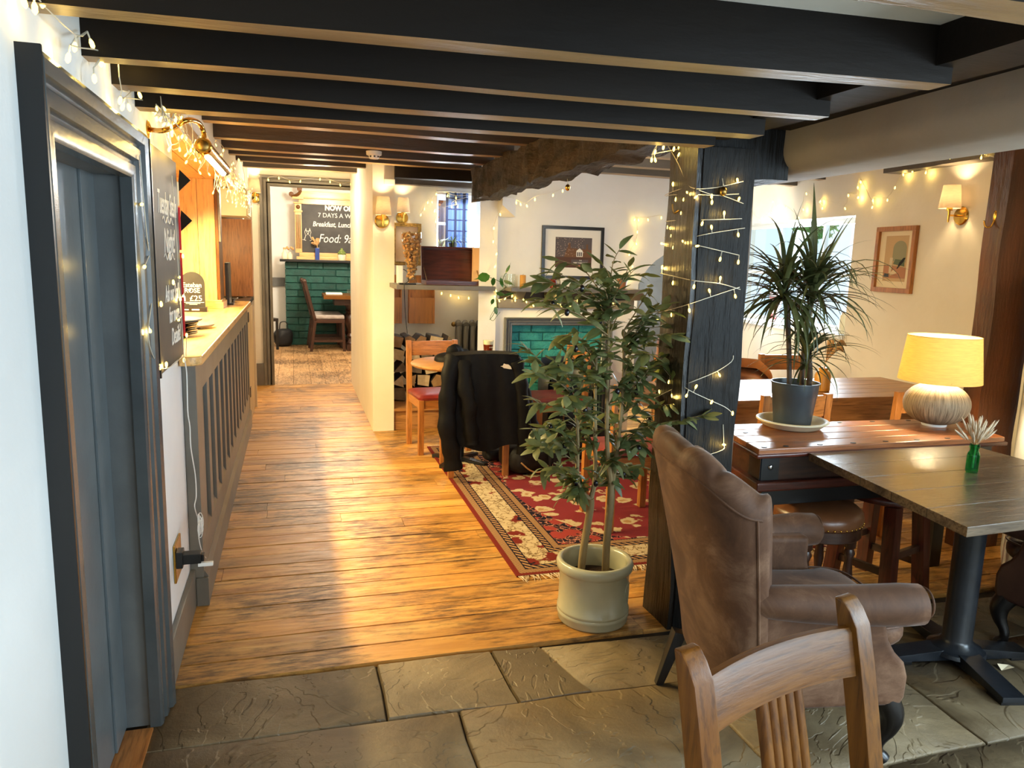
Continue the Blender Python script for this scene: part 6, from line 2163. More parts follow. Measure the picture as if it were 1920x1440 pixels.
patch(pc2, [(X_(0.04), Y_(0.10)), (X_(0.28), Y_(0.09)), (X_(0.26), Y_(0.17)), (X_(0.08), Y_(0.17))], P('print_slate', lin(66, 72, 80)), 0.0100)
patch(pc2, [(X_(0.34), Y_(0.13)), (X_(0.66), Y_(0.19)), (X_(0.46), Y_(0.26)), (X_(0.30), Y_(0.17))], P('print_cream', lin(214, 196, 160)), 0.0094)
hk = thing('coat_hook', 'brass double coat hook on the oak post at right', 'hook', (3.594, 3.20, 1.83))
B().sphere((0, 0, 0.02), 0.012, 10, 8, (0.4, 1, 2.6)).build('plate', M['brass'], hk)
B().tube(catmull([(-0.002, 0, 0.0), (-0.02, 0.0, -0.035), (-0.05, 0.005, -0.035), (-0.066, 0.005, -0.005)], 5), 0.0045, 8).build('hook', M['brass'], hk)
hk2 = thing('coat_hook', 'small brass hook on the left side of the black fairy lit post', 'hook', (1.50, 2.80, 1.755))
B().tube(catmull([(0.006, 0, 0.01), (-0.012, 0, 0.0), (-0.02, 0, 0.02), (-0.022, 0, 0.035)], 4), 0.004, 8).build('hook', M['brass_dull'], hk2)

gp = picture('gilt framed pale picture behind the vase of corks', frame4((0.98, 7.885, 1.46), (1, 0, 0), (0, 0, 1)), 0.30, 0.43, 'gilt', 0.035, mmat='peach', depth=0.03)

# ------------------------------------------------------------------ alcove shelf and its contents
sh = thing('alcove_shelf', 'taupe painted shelf spanning the alcove opening', 'shelf', (1.15, 6.4, 1.3))
RS = rel((1.15, 6.4, 1.3))
B().prism([(0.80, 6.12), (1.63, 6.12), (1.63, 6.188), (1.498, 6.188), (1.498, 6.62), (0.80, 6.62)], 1.285, 1.322, RS).build('board', M['mantel'], sh, bevel=0.003)
cv = thing('cork_vase', 'tall waisted glass vase filled with wine corks on the alcove shelf', 'vase', (0.955, 6.36, 1.323))
vp_ = [(0.001, 0.002), (0.052, 0.002), (0.054, 0.012), (0.040, 0.035), (0.036, 0.07), (0.048, 0.16), (0.068, 0.27), (0.080, 0.36), (0.083, 0.41), (0.080, 0.43), (0.077, 0.43), (0.080, 0.41), (0.076, 0.355), (0.064, 0.27), (0.044, 0.16), (0.033, 0.07), (0.036, 0.04), (0.001, 0.03)]
B().lathe(vp_, 36).build('glass', M['clear'], cv)
ck = B().lathe([(0.001, -0.022), (0.0115, -0.022), (0.012, -0.02), (0.012, 0.02), (0.0115, 0.022), (0.001, 0.022)], 10).mesh('wine_cork', M['cork'])
rg = random.Random(13)
def vr(z):
    for i in range(4, 8):
        (r0_, z0_), (r1_, z1_) = vp_[i], vp_[i + 1]
        if z0_ <= z <= z1_:
            return r0_ + (r1_ - r0_) * (z - z0_) / (z1_ - z0_)
    return 0.04
z = 0.06
k = 0
while z < 0.43:
    r = vr(min(z, 0.40)) - 0.019
    nn = max(1, int(r * 2 * math.pi / 0.036))
    for i in range(nn):
        a = 2 * math.pi * (i + rg.random() * 0.5) / nn + z * 40
        o = link('wine_cork', ck, None, (0.955 + r * math.cos(a), 6.36 + r * math.sin(a), 1.323 + z + rg.uniform(-0.004, 0.004)))
        o.rotation_euler = (rg.uniform(0.6, 2.2), rg.uniform(-0.6, 0.6), rg.uniform(0, 6.28))
        tag(o, 'wine cork among the corks filling the tall glass vase', 'cork', 'corks in the tall glass vase')
    z += 0.029
wbx = thing('writing_box', 'open red mahogany box with raised lid on the alcove shelf', 'box', (1.31, 6.36, 1.323))
B().box(-0.25, 0.25, -0.13, 0.13, 0, 0.012).build('base', M['mahogX'], wbx, bevel=0.002)
for q_ in ((-0.25, 0.25, -0.13, -0.118), (-0.25, 0.25, 0.118, 0.13), (-0.25, -0.238, -0.118, 0.118), (0.238, 0.25, -0.118, 0.118)):
    B().box(q_[0], q_[1], q_[2], q_[3], 0.012, 0.035).build('side', M['mahogX'], wbx, bevel=0.002)
ML = Matrix.Translation((0, 0.125, 0.035)) @ Matrix.Rotation(R(-12), 4, 'X')
B().box(-0.25, 0.25, -0.004, 0.006, 0, 0.285, ML).build('lid', M['mahogX'], wbx, bevel=0.002)
for q_ in ((-0.25, 0.25, 0.268, 0.285), (-0.25, -0.236, 0, 0.268), (0.236, 0.25, 0, 0.268)):
    B().box(q_[0], q_[1], -0.035, -0.004, q_[2], q_[3], ML).build('lid_rim', M['mahogX'], wbx, bevel=0.002)
for sx in (-0.232, 0.232):
    B().bar((sx, -0.06, 0.03), (sx, 0.115, 0.14), 0.004, 0.012).build('stay', M['brass_dull'], wbx)
for k in range(4):
    bk_ = thing('booklet', ('leftmost', 'second from left', 'third from left, grey', 'rightmost')[k] + ' booklet lying in the open mahogany box', 'book', (1.10 + 0.125 * k, 6.33, 1.336), 0, 'booklets in the mahogany box')
    B().box(0, 0.105, -0.05, 0.06, 0, 0.012 + 0.004 * (k % 2)).build('cover', M['mat_white'] if k != 2 else M['slate'], bk_, bevel=0.001)
cbx = tag(B().box(-0.03, 0.03, -0.02, 0.02, 0, 0.11).build('pink_card_box', M['peach'], loc=(1.535, 6.46, 1.595 - 0.27), bevel=0.002), 'pale pink card box behind the raised mahogany lid', 'box')
cbx.scale = (1, 1, 2.9)
rtb = thing('router_box', 'small white plastic box with trailing black cable at the alcove shelf end', 'box', (0.86, 6.45, 1.323))
B().box(-0.015, 0.03, -0.05, 0.05, 0, 0.15).build('case', M['white_plastic'], rtb, bevel=0.005)
B().tube(catmull([(0.03, -0.03, 0.12), (0.06, -0.06, 0.10), (0.075, -0.07, 0.03), (0.05, -0.06, 0.004), (0.02, -0.16, 0.004), (0.0, -0.34, 0.004), (0.0, -0.345, -0.06), (0.012, -0.33, -0.25), (0.03, -0.32, -0.40)], 5), 0.003, 6).build('cable', M['black_plastic'], rtb)
phn = tag(B().box(-0.07, 0.07, -0.035, 0.035, 0, 0.012).build('phone', M['black_plastic'], loc=(0.90, 6.22, 1.3225), bevel=0.004), 'black phone lying on the alcove shelf below the vase of corks', 'phone')
# window dressing in the alcove
cu_ = thing('curtain', 'blue checked curtain at the alcove window', 'curtain', (1.53, 7.84, 1.6))
def cf(u, v):
    x = 0.0 + 0.24 * u
    return (x, 0.018 * math.sin(u * 26) * (0.5 + 0.5 * v), 0.62 * (1 - v))
B().grid(cf, 60, 6).build('cloth', M['curtain'], cu_, angle=60)
B().tube([(-0.1, 0, 0.625), (0.5, 0, 0.625)], 0.008, 8).build('rail', M['white_plastic'], cu_)
wsl = tag(B().box(1.40, 2.02, 7.76, 7.92, 1.60, 1.622).build('window_shelf', M['frame_white'], bevel=0.003), 'white window board under the alcove window', 'shelf')
spd = thing('spider_plant', 'spider plant with arching striped leaves on the alcove window board', 'plant', (1.60, 7.80, 1.622))
B().lathe([(0.001, 0), (0.035, 0), (0.048, 0.08), (0.045, 0.08), (0.001, 0.07)], 16).build('pot', M['black_plastic'], spd)
rg = random.Random(4)
for k in range(26):
    a = k * 2.4
    L = rg.uniform(0.18, 0.34)
    b = B()
    el = R(rg.uniform(35, 80))
    p = Vector((0, 0, 0.07))
    w = 0.006
    d = Vector((math.cos(a), math.sin(a) * 0.5 - 0.2, 0)).normalized()
    s_ = Vector((-d.y, d.x, 0))
    n = 7
    for i in range(n + 1):
        b.v += [p - s_ * w * (1 - i / (n + 0.5)), p + s_ * w * (1 - i / (n + 0.5))]
        p = p + (d * math.cos(el) + Vector((0, 0, math.sin(el)))) * L / n
        el -= R(24)
    b.f = [(2 * i, 2 * i + 1, 2 * i + 3, 2 * i + 2) for i in range(n)]
    b.build('leaf', M['spider'], spd, fix=False)
# letter racks, radiator, logs
for i, (xa, xb, lab) in enumerate(((1.15, 1.42, 'orange plywood letter rack on the alcove wall'), (0.90, 1.075, 'second orange plywood letter rack half hidden by the white pillar'))):
    rk = thing('letter_rack', lab, 'rack', (xa, 7.9, 0.86))
    w = xb - xa
    B().box(0, w, -0.012, 0, 0, 0.50).build('back', M['rack'], rk, bevel=0.002)
    B().box(0, w, -0.10, -0.088, 0, 0.27).build('front', M['rack'], rk, bevel=0.002)
    B().box(0, w, -0.088, -0.012, 0, 0.012).build('base', M['rack'], rk, bevel=0.002)
    for x in (0, w - 0.012):
        B().hexa([(x, -0.088, 0.012), (x + 0.012, -0.088, 0.012), (x + 0.012, -0.012, 0.012), (x, -0.012, 0.012)], [(x, -0.088, 0.36), (x + 0.012, -0.088, 0.36), (x + 0.012, -0.012, 0.48), (x, -0.012, 0.48)]).build('side', M['rack'], rk, bevel=0.002)
    if i == 0:
        lt_ = tag(B().box(0, 0.17, -0.004, 0.004, 0, 0.24).build('letter', M['mat_white'], loc=(xa + 0.03, 7.85, 0.876)), 'white paper standing in the plywood letter rack', 'paper')
rd = thing('radiator', 'grey cast iron column radiator beside the chimney breast', 'radiator', (1.62, 7.78, 0.2))
for k in range(5):
    x = 0.05 + 0.075 * k
    for yy in (-0.035, 0.035):
        b = B()
        b.tube([(x, yy, 0.05), (x, yy, 0.12), (x, yy, 0.58), (x, yy, 0.64)], [0.022, 0.027, 0.027, 0.022], 12)
        b.build('column', M['rad'], rd)
    B().tube([(x, -0.05, 0.655), (x, 0, 0.675), (x, 0.05, 0.655)], 0.03, 12).build('top_loop', M['rad'], rd)
    B().tube([(x, -0.05, 0.04), (x, 0, 0.03), (x, 0.05, 0.04)], 0.028, 12).build('foot_loop', M['rad'], rd)
B().tube([(0.0, 0, 0.655), (0.36, 0, 0.655)], 0.02, 10).tube([(0.0, 0, 0.04), (0.36, 0, 0.04)], 0.02, 10).build('header', M['rad'], rd)
B().sphere((0.0, 0, 0.655), 0.026, 12, 8).build('valve', M['brass_dull'], rd)
pln = struct(B().box(0.84, 1.50, 6.63, 7.9, 0, 0.172).build('trim_2', M['oldX'], bevel=0.003))
B().box(0.842, 1.498, 6.605, 7.89, 0.172, 0.20).build('bench_board', M['oldX'], pln, bevel=0.004)
rg = random.Random(19)
zrow, r = 0.2, 0
while zrow < 0.74:
    x = 0.86 + rg.uniform(0, 0.02)
    hrow = rg.uniform(0.115, 0.135)
    while x < 1.46:
        w = rg.uniform(0.10, 0.165)
        w = min(w, 1.485 - x)
        if w < 0.05:
            break
        nsd = rg.choice((3, 4, 4, 5))
        ph_ = rg.uniform(0, 6.28) if nsd != 4 else R(45) + rg.uniform(-0.3, 0.3)
        pts = []
        for i in range(nsd):
            a = ph_ + 2 * math.pi * i / nsd + rg.uniform(-0.25, 0.25)
            pts.append((max(-w / 2 + 0.002, min(w / 2 - 0.002, w * 0.66 * math.cos(a))), max(-hrow / 2 + 0.001, min(hrow / 2 - 0.001, hrow * 0.66 * math.sin(a)))))
        L = rg.uniform(0.28, 0.36)
        Mx = Matrix.Rotation(R(90), 4, 'X')
        lo = thing('split_log', 'split firewood log in the stack behind the oak chair', 'log', (x + w / 2, 6.95 + rg.uniform(-0.03, 0.03), zrow + hrow / 2), 0, 'split logs stacked in the alcove')
        B().prism(pts, -L, -0.004, Mx).build('bark', M['log_bark'], lo, bevel=0.006, seg=1)
        B().prism([(a * 0.97, c * 0.97) for a, c in pts], -0.004, 0.0, Mx).build('cut_end', M[rg.choice(('log_pale', 'log_grey', 'log_grey', 'log_brown'))], lo, smooth=False)
        x += w
    zrow += hrow
    r += 1

# ------------------------------------------------------------------ mantelpiece
mp_ = thing('mantelpiece', 'taupe painted mantel shelf with brackets on the chimney breast', 'mantelpiece', (2.3, 6.25, 1.3))
RMt = rel((2.3, 6.25, 1.3))
B().box(1.74, 2.955, 6.03, 6.25, 1.285, 1.32, RMt).build('shelf', M['mantel'], mp_, bevel=0.004)
B().box(1.68, 2.955, 6.21, 6.25, 1.135, 1.215, RMt).build('fascia', M['mantel'], mp_, bevel=0.004)
B().box(1.70, 2.955, 6.235, 6.25, 1.215, 1.285, RMt).build('back_board', M['dark_gap'], mp_, smooth=False)
for x in (1.80, 2.10, 2.62, 2.9):
    B().hexa([RMt @ Vector(q_) for q_ in ((x, 6.17, 1.217), (x + 0.09, 6.17, 1.217), (x + 0.09, 6.25, 1.217), (x, 6.25, 1.217))], [RMt @ Vector(q_) for q_ in ((x, 6.08, 1.285), (x + 0.09, 6.08, 1.285), (x + 0.09, 6.25, 1.285), (x, 6.25, 1.285))]).build('bracket', M['mantel'], mp_, bevel=0.004)
mg = thing('glass_tankard', 'clear glass mug with handle at the left end of the mantel shelf', 'mug', ((1.757,6.13,1.316)[0], 6.13, 1.3205))
B().lathe([(0.001, 0), (0.044, 0), (0.046, 0.11), (0.043, 0.11), (0.041, 0.008), (0.001, 0.008)], 20).build('glass', M['clear'], mg)
B().tube(catmull([(-0.045, 0, 0.09), (-0.08, 0, 0.085), (-0.082, 0, 0.04), (-0.045, 0, 0.03)], 4), 0.006, 8).build('handle', M['clear'], mg)
cn = thing('pillar_candle', 'ochre pillar candle standing on the mantel shelf', 'candle', ((1.87,6.13,1.318)[0], 6.13, 1.3205))
B().lathe([(0.001, 0), (0.025, 0), (0.026, 0.004), (0.026, 0.098), (0.022, 0.103), (0.001, 0.100)], 20).build('wax', M['candle'], cn)
B().tube([(0, 0, 0.099), (0.002, 0, 0.112)], 0.0013, 5).build('wick', M['black'], cn)
jr = thing('jam_jar', 'squat brown glass jar on the mantel shelf under the framed print', 'jar', ((2.145,6.13,1.305)[0], 6.13, 1.3205))
B().lathe([(0.001, 0), (0.03, 0), (0.032, 0.05), (0.026, 0.062), (0.028, 0.075), (0.001, 0.076)], 18).build('jar', M['ale'], jr)
tc = thing('tent_card', 'small white folded card on the mantel shelf', 'card', ((2.257,6.13,1.307)[0], 6.13, 1.3205))
B().hexa([(-0.05, -0.025, 0), (0.05, -0.025, 0), (0.05, -0.023, 0), (-0.05, -0.023, 0)], [(-0.05, 0, 0.09), (0.05, 0, 0.09), (0.05, 0.002, 0.09), (-0.05, 0.002, 0.09)]).hexa([(-0.05, 0.025, 0), (0.05, 0.025, 0), (0.05, 0.027, 0), (-0.05, 0.027, 0)], [(-0.05, 0, 0.09), (0.05, 0, 0.09), (0.05, 0.002, 0.09), (-0.05, 0.002, 0.09)]).build('card', M['mat_white'], tc, smooth=False)
tp_ = thing('terracotta_pot', 'small terracotta pot on the right end of the mantel shelf', 'pot', ((2.79,6.13,1.306)[0], 6.13, 1.3205))
B().lathe([(0.001, 0), (0.034, 0), (0.045, 0.07), (0.05, 0.07), (0.05, 0.09), (0.045, 0.09), (0.001, 0.08)], 20).build('pot', M['tan_leather'], tp_)
pth = thing('pothos', 'trailing green pothos hanging from the left end of the mantel', 'plant', (1.584,6.02,1.292))
PO = Vector((1.584,6.02,1.292))
vines = [(1.692,6,1.325),(1.622,6,1.372),(1.531,6,1.401),(1.473,6,1.382)], [(1.692,6,1.325),(1.629,6,1.28),(1.603,6,1.227),(1.614,6,1.162),(1.584,6,1.095),(1.553,6,1.051)], [(1.692,6,1.325),(1.655,6,1.36),(1.671,6,1.425),(1.689,6,1.439)]
b = B()
for vn in vines:
    b.tube(catmull([Vector(q_) - PO for q_ in vn], 5), 0.0025, 6)
b.tube(catmull([Vector(q_) - PO for q_ in [(1.614,6,1.162),(1.579,6,1.117),(1.557,6,1.064),(1.585,6,1.046),(1.616,6,1.086),(1.643,6,1.118)]], 4), 0.002, 5)
b.build('vine', M['pothos'], pth)
def heart(s_):
    pts = [(0, 0), (0.20, -0.30), (0.5, -0.42), (0.8, -0.30), (1.0, -0.05), (1.35, 0.0), (1.0, 0.05), (0.8, 0.30), (0.5, 0.42), (0.20, 0.30)]
    bb = B()
    bb.v = [Vector((0.55 * s_, 0, 0.04 * s_))] + [Vector((x * s_, y_ * s_, -0.05 * s_ * abs(y_))) for x, y_ in pts]
    bb.f = [(0, i + 1, (i + 1) % len(pts) + 1) for i in range(len(pts))]
    return bb
hm = heart(0.085).mesh('leaf', M['pothos'], True, 180)
for (u_, ax, sc_) in (((1.543,5.98,1.415), (-1, 0.0, -0.25), 1.25), ((1.575,5.98,1.402), (-0.1, 0, -1), 0.8), ((1.63,5.98,1.403), (0.3, 0, -0.9), 1.0), ((1.674,5.98,1.439), (0.1, 0, 0.2), 0.9), ((1.597,5.98,1.281), (0.9, 0, -0.3), 0.9), ((1.59,5.98,1.163), (0.3, 0, -1), 0.8), ((1.665,5.98,1.264), (0.9, 0, 0.1), 1.0), ((1.58,5.98,1.228), (-0.4, 0, -0.9), 0.6), ((1.658,5.98,1.382), (0.9, 0, -0.4), 1.0)):
    o = link('leaf', hm, pth)
    o.matrix_local = frame4(Vector(u_) - PO, ax, Vector((0, -0.25, 1)).cross(Vector(ax)) if abs(ax[2]) < 0.5 else (1, 0, 0.2)) @ Matrix.Rotation(R(rg.uniform(-50, -20)), 4, 'X') @ Matrix.Scale(sc_, 4)

# ------------------------------------------------------------------ window sill things in the back room
card = thing('sill_card', 'white card with red hand lettering on the back window sill', 'sign')
card.matrix_world = frame4(Vector((4.518,6.539,0.961)) + Vector((0.08, 0, 0)), -WD, (0, 0, 1))
cardm = card.matrix_world.copy(); cardm[2][3] = ZS + 0.006; card.matrix_world = cardm
B().box(0, 0.16, 0, 0.30, 0, 0.003).build('card', M['pink_card'], card, smooth=False)
for i, w in enumerate(('BAKED', 'GELO', 'BAKED')):
    text(w, 0.075, M['red_ink'], card, frame4((0.08, 0.205 - 0.085 * i, 0.0035), (1, 0, 0), (0, 1, 0)), align='CENTER', sx=0.62, bold=0.002)
jar2 = thing('sill_jar', 'cream jar at the right end of the back window sill', 'jar', Vector((4.413,5.326,1.008)) + WN * 0.09)
jar2.location.z = ZS + 0.006
B().lathe([(0.001, 0), (0.045, 0), (0.048, 0.01), (0.048, 0.15), (0.036, 0.165), (0.036, 0.18), (0.001, 0.18)], 20).build('body', M['terracotta'], jar2)
# garden beyond the back window
for k, (px, py, pz, rr, lab) in enumerate(((11.5, 9.6, 2.1, 0.55, 'pale green garden tree seen through the back window at right'), (11.0, 14.2, 2.6, 0.5, 'pale green garden tree seen through the back window at left'))):
    tr = thing('garden_tree', lab, 'tree', (px, py, 0))
    B().tube([(0, 0, 0), (0.05, 0, 0.8), (0, 0, 1.7)], [0.09, 0.07, 0.03], 8).build('trunk', M['bark'], tr)
    rg = random.Random(40 + k)
    b = B()
    for i in range(900):
        v = Vector((rg.gauss(0, 1), rg.gauss(0, 1), rg.gauss(0, 1))).normalized() * rr * rg.random() ** 0.4
        c_ = Vector((v.x, v.y, pz + v.z))
        e1_ = Vector((rg.gauss(0, 1), rg.gauss(0, 1), rg.gauss(0, 1))).normalized() * 0.09
        e2_ = e1_.orthogonal().normalized() * 0.05
        b.v += [c_ - e1_, c_ + e2_, c_ + e1_, c_ - e2_]
        n = len(b.v)
        b.f.append((n - 4, n - 3, n - 2, n - 1))
    o = b.build('foliage', M['tree'], tr, fix=False, smooth=False)
    o['kind'] = 'stuff'

# ------------------------------------------------------------------ far dining room
YB = 13.30
msh = tag(B().box(-0.22, 2.55, 13.16, 13.5, 1.41, 1.452).build('mantel_shelf', M['blackwX'], bevel=0.004), 'black mantel shelf over the dark teal brick fireplace in the far room', 'shelf')
ov = thing('overmantel_board', 'large chalkboard in a carved golden oak surround above the dark teal fireplace', 'chalkboard', (1.25, 13.36, 1.453))
B().box(-1.15, 1.15, 0.0, 0.035, 0.0, 1.1).build('backing', M['barX'], ov, bevel=0.003)
B().box(-1.12, 1.12, -0.004, 0.0, 0.12, 0.92).build('slate', M['chalkboard'], ov, smooth=False)
B().box(-1.2, 1.2, -0.09, 0.03, 0.0, 0.05).box(-1.15, 1.15, -0.06, 0.03, 0.05, 0.11).build('base_rail', M['barX'], ov, bevel=0.006)
B().box(-1.15, 1.15, -0.03, 0.0, 0.92, 1.01).build('frieze', M['barX'], ov, bevel=0.004)
B().box(-1.2, 1.2, -0.07, 0.0, 1.01, 1.03).build('cornice', M['barX'], ov, bevel=0.006)
B().prism([(-1.16, 1.03), (1.16, 1.03), (1.12, 1.08), (1.09, 1.13), (-1.09, 1.13), (-1.12, 1.08)], -0.0, 0.03, Matrix.Rotation(R(90), 4, 'X')).build('pediment', M['barX'], ov, bevel=0.004)
for sx in (-1, 1):
    B().box(sx * 1.16 - 0.055, sx * 1.16 + 0.055, -0.06, 0.0, 0.11, 0.92).build('pilaster', M['barZ'], ov, bevel=0.006)
    for k in range(4):
        B().box(sx * 1.16 - 0.038 + 0.021 * k, sx * 1.16 - 0.026 + 0.021 * k, -0.066, -0.058, 0.18, 0.74).build('flute', M['slatZ'], ov, bevel=0.002)
    for hw_, yd_, za_, zb_ in ((0.07, 0.075, 0.78, 0.81), (0.075, 0.08, 0.92, 0.945), (0.09, 0.10, 0.99, 1.03)):
        B().box(sx * 1.16 - hw_, sx * 1.16 + hw_, -yd_, 0, za_, zb_).build('capital_moulding', M['barX'], ov, bevel=0.006)
    B().sphere((sx * 1.16, -0.062, 0.865), 0.034, 14, 8, (1, 0.4, 1)).build('rosette', M['slatX'], ov)
    for cx_, cz_, r_ in ((1.265, 1.07, 0.04), (1.13, 1.165, 0.042)):
        B().lathe([(0.001, 0), (r_, 0), (r_, 0.05), (0.001, 0.05)], 18, M=Matrix.Translation((sx * cx_, 0.0, cz_)) @ Matrix.Rotation(R(90), 4, 'X')).build('scroll', M['slatX'], ov, bevel=0.004)
    B().tube(catmull([(sx * 1.265, -0.03, 1.045), (sx * 1.2, -0.03, 1.05), (sx * 1.14, -0.03, 1.09), (sx * 1.115, -0.03, 1.14)], 5), 0.025, 8).build('swan_neck', M['slatX'], ov)
OV = Vector((1.25, 13.36, 1.453))
def ovt(body, size, p, **kw):
    q_ = Vector(p) - OV
    text(body, size, M['chalk'], ov, frame4((q_.x, -0.006, q_.z), (1, 0, 0), (0, 0, 1)), 'chalk_lettering', **kw)
ovt('NOW OPEN 7', 0.115, (0.526,13.355,2.288), bold=0.006, sx=0.92)
ovt('7 DAYS A WEEK', 0.105, (0.411,13.355,2.168), sx=0.95)
ovt('Breakfast, Lunch, Dinner', 0.115, (0.321,13.355,2.014), shear=0.2, bold=0.002, sx=0.86)
ovt('Food: 9am-9pm', 0.20, (0.414,13.355,1.75), shear=0.25, sx=0.80)
gpos = Vector((0.213,13.355,1.779)) - OV
b = B()
for sx, tilt in ((-1, 0.38), (1, -0.42)):
    base = Vector((gpos.x + 0.03 + sx * 0.06, -0.007, gpos.z))
    d = Vector((-sx * 0.32, 0, 1)).normalized()
    n_ = Vector((d.z, 0, -d.x))
    b.tube([base - n_ * 0.03, base + n_ * 0.03], 0.004, 4)
    b.tube([base, base + d * 0.07], 0.004, 4)
    b.tube([base + d * 0.20 - n_ * 0.03, base + d * 0.13 - n_ * 0.032, base + d * 0.07, base + d * 0.13 + n_ * 0.032, base + d * 0.20 + n_ * 0.03], 0.004, 4)
    b.tube([base + d * 0.16 - n_ * 0.03, base + d * 0.16 + n_ * 0.03], 0.003, 4)
b.build('chalk_glasses', M['chalk'], ov)
for nm, lab, u_, hgt, r_, mt_ in (('white_bottle', 'squat white bottle at the left end of the black mantel shelf', (-0.139,13.26,1.449), 0.16, 0.045, 'cream_paint'), ('white_bottle', 'small white bottle with dried flowers on the black mantel shelf', (-0.054,13.26,1.451), 0.12, 0.04, 'cream_paint')):
    t = thing(nm, lab, 'bottle', (u_[0], 13.26, 1.4525))
    B().lathe([(0.001, 0), (r_, 0), (r_ + 0.002, 0.01), (r_ + 0.002, hgt * 0.62), (r_ * 0.5, hgt * 0.8), (r_ * 0.5, hgt), (0.001, hgt)], 18).build('body', M[mt_], t)
    if hgt < 0.15:
        for k in range(6):
            a = k * 1.05
            B().sphere((0.045 * math.cos(a), 0.03 * math.sin(a), hgt + 0.05 + 0.02 * (k % 2)), 0.022, 8, 6).build('flower', M['pampas_tan'], t)
    else:
        B().lathe([(0.001, hgt), (r_ * 0.55, hgt), (r_ * 0.55, hgt + 0.03), (0.001, hgt + 0.03)], 14).build('stopper', M['pampas_tan'], t)
bv = thing('blue_vase', 'tall square blue glass vase of dried flowers on the black mantel shelf', 'vase', (0.389,13.24,1.463))
bv.location.z = 1.4525
B().box(-0.035, 0.035, -0.035, 0.035, 0, 0.20).build('glass', M['blue_paint'], bv, bevel=0.006)
rg = random.Random(77)
for k in range(12):
    top = Vector((rg.uniform(-0.09, 0.05), rg.uniform(-0.04, 0.04), rg.uniform(0.27, 0.38)))
    B().tube(catmull([(0, 0, 0.18), (0, 0, 0.24), top * 0.9 + Vector((0, 0, 0.02)), top], 3), [0.002, 0.002, 0.003, 0.006, 0.012, 0.018, 0.02, 0.018, 0.012, 0.002][:10], 6).build('flower', M['pampas_tan'], bv, fix=False)
su = thing('succulent_pot', 'round leafed green plant in a cream pot on the black mantel shelf', 'plant', (0.795,13.24,1.474))
su.location.z = 1.4525
B().lathe([(0.001, 0), (0.062, 0), (0.07, 0.09), (0.064, 0.10), (0.001, 0.095)], 20).build('pot', M['terracotta'], su)
for k in range(24):
    a = k * 2.4
    rr = 0.012 * math.sqrt(k)
    B().sphere((rr * math.cos(a), rr * math.sin(a), 0.19 - rr * 1.4), 0.022, 8, 6, (1, 1, 0.8)).build('leaf', M['spider'], su)
# table, chairs, bag
ft = thing('dining_table', 'heavy dark oak table with bulbous turned legs in the far room', 'table', (1.35, 12.7, 0))
RF = rel((1.35, 12.7, 0))
for k in range(4):
    B().box(0.45, 2.25, 12.25 + 0.225 * k + 0.002, 12.25 + 0.225 * (k + 1) - 0.002, 0.845, 0.905, RF).build('tabletop_board', M['slatX'], ft, bevel=0.004)
B().box(0.62, 2.1, 12.42, 13.0, 0.74, 0.846, RF).build('frieze', M['darkX'], ft, bevel=0.004)
for x in (0.89, 1.95):
    for yy in (12.50, 12.92):
        B().lathe([(0.06, 0.10), (0.075, 0.12), (0.05, 0.16), (0.045, 0.2), (0.075, 0.24), (0.05, 0.28), (0.06, 0.34), (0.095, 0.42), (0.10, 0.50), (0.085, 0.56), (0.05, 0.60), (0.07, 0.64), (0.05, 0.66), (0.075, 0.70), (0.075, 0.75)], 22, (x - 1.35, yy - 12.7, 0)).build('leg', M['darkZ'], ft)
    B().box(x - 0.08, x + 0.08, 12.36, 13.06, 0.0, 0.105, RF).build('sledge_foot', M['darkY'], ft, bevel=0.012)
B().box(0.95, 1.9, 12.66, 12.78, 0.02, 0.09, RF).build('stretcher', M['slatX'], ft, bevel=0.006)

def far_chair(label, loc, rz, padded=True):
    t = thing('dark_dining_chair', label, 'chair', (loc[0], loc[1], 0), rz)
    for sy in (-0.20, 0.20):
        b = B()
        for (x, z) in ((-0.30, 0), (-0.24, 0.25), (-0.22, 0.52)):
            pass
        B().bar((-0.30, sy, 0), (-0.23, sy, 0.5), 0.045, 0.045, (0, 1, 0)).build('back_leg', M['darkZ'], t, bevel=0.004)
        B().bar((-0.23, sy, 0.49), (-0.38, sy, 1.10), 0.045, 0.04, (0, 1, 0)).build('back_post', M['darkZ'], t, bevel=0.004)
        B().sphere((-0.385, sy, 1.115), 0.03, 10, 8, (1, 0.8, 1.2)).build('finial', M['darkZ'], t)
        B().bar((0.22, sy, 0), (0.20, sy, 0.5), 0.045, 0.045, (0, 1, 0)).build('front_leg', M['darkZ'], t, bevel=0.004)
        B().bar((-0.26, sy, 0.17), (0.21, sy, 0.17), 0.02, 0.04).build('stretcher', M['darkX'], t, bevel=0.002)
    B().box(-0.25, 0.23, -0.22, 0.22, 0.46, 0.52).build('seat_frame', M['darkX'], t, bevel=0.006)
    B().bar((-0.37, -0.2, 1.05), (-0.37, 0.2, 1.05), 0.03, 0.10).bar((-0.28, -0.2, 0.68), (-0.28, 0.2, 0.68), 0.025, 0.06).build('back_rail', M['darkY'], t, bevel=0.004)
    for k in range(3):
        y_ = -0.1 + 0.1 * k
        B().bar((-0.28, y_, 0.68), (-0.365, y_, 1.03), 0.02, 0.05, (0, 1, 0)).build('splat', M['darkZ'], t, bevel=0.002)
    B().box(-0.235, 0.225, -0.21, 0.21, 0.52, 0.585).build('seat_pad', M['grey_pad'], t, bevel=0.022, seg=3, angle=60)
    return t


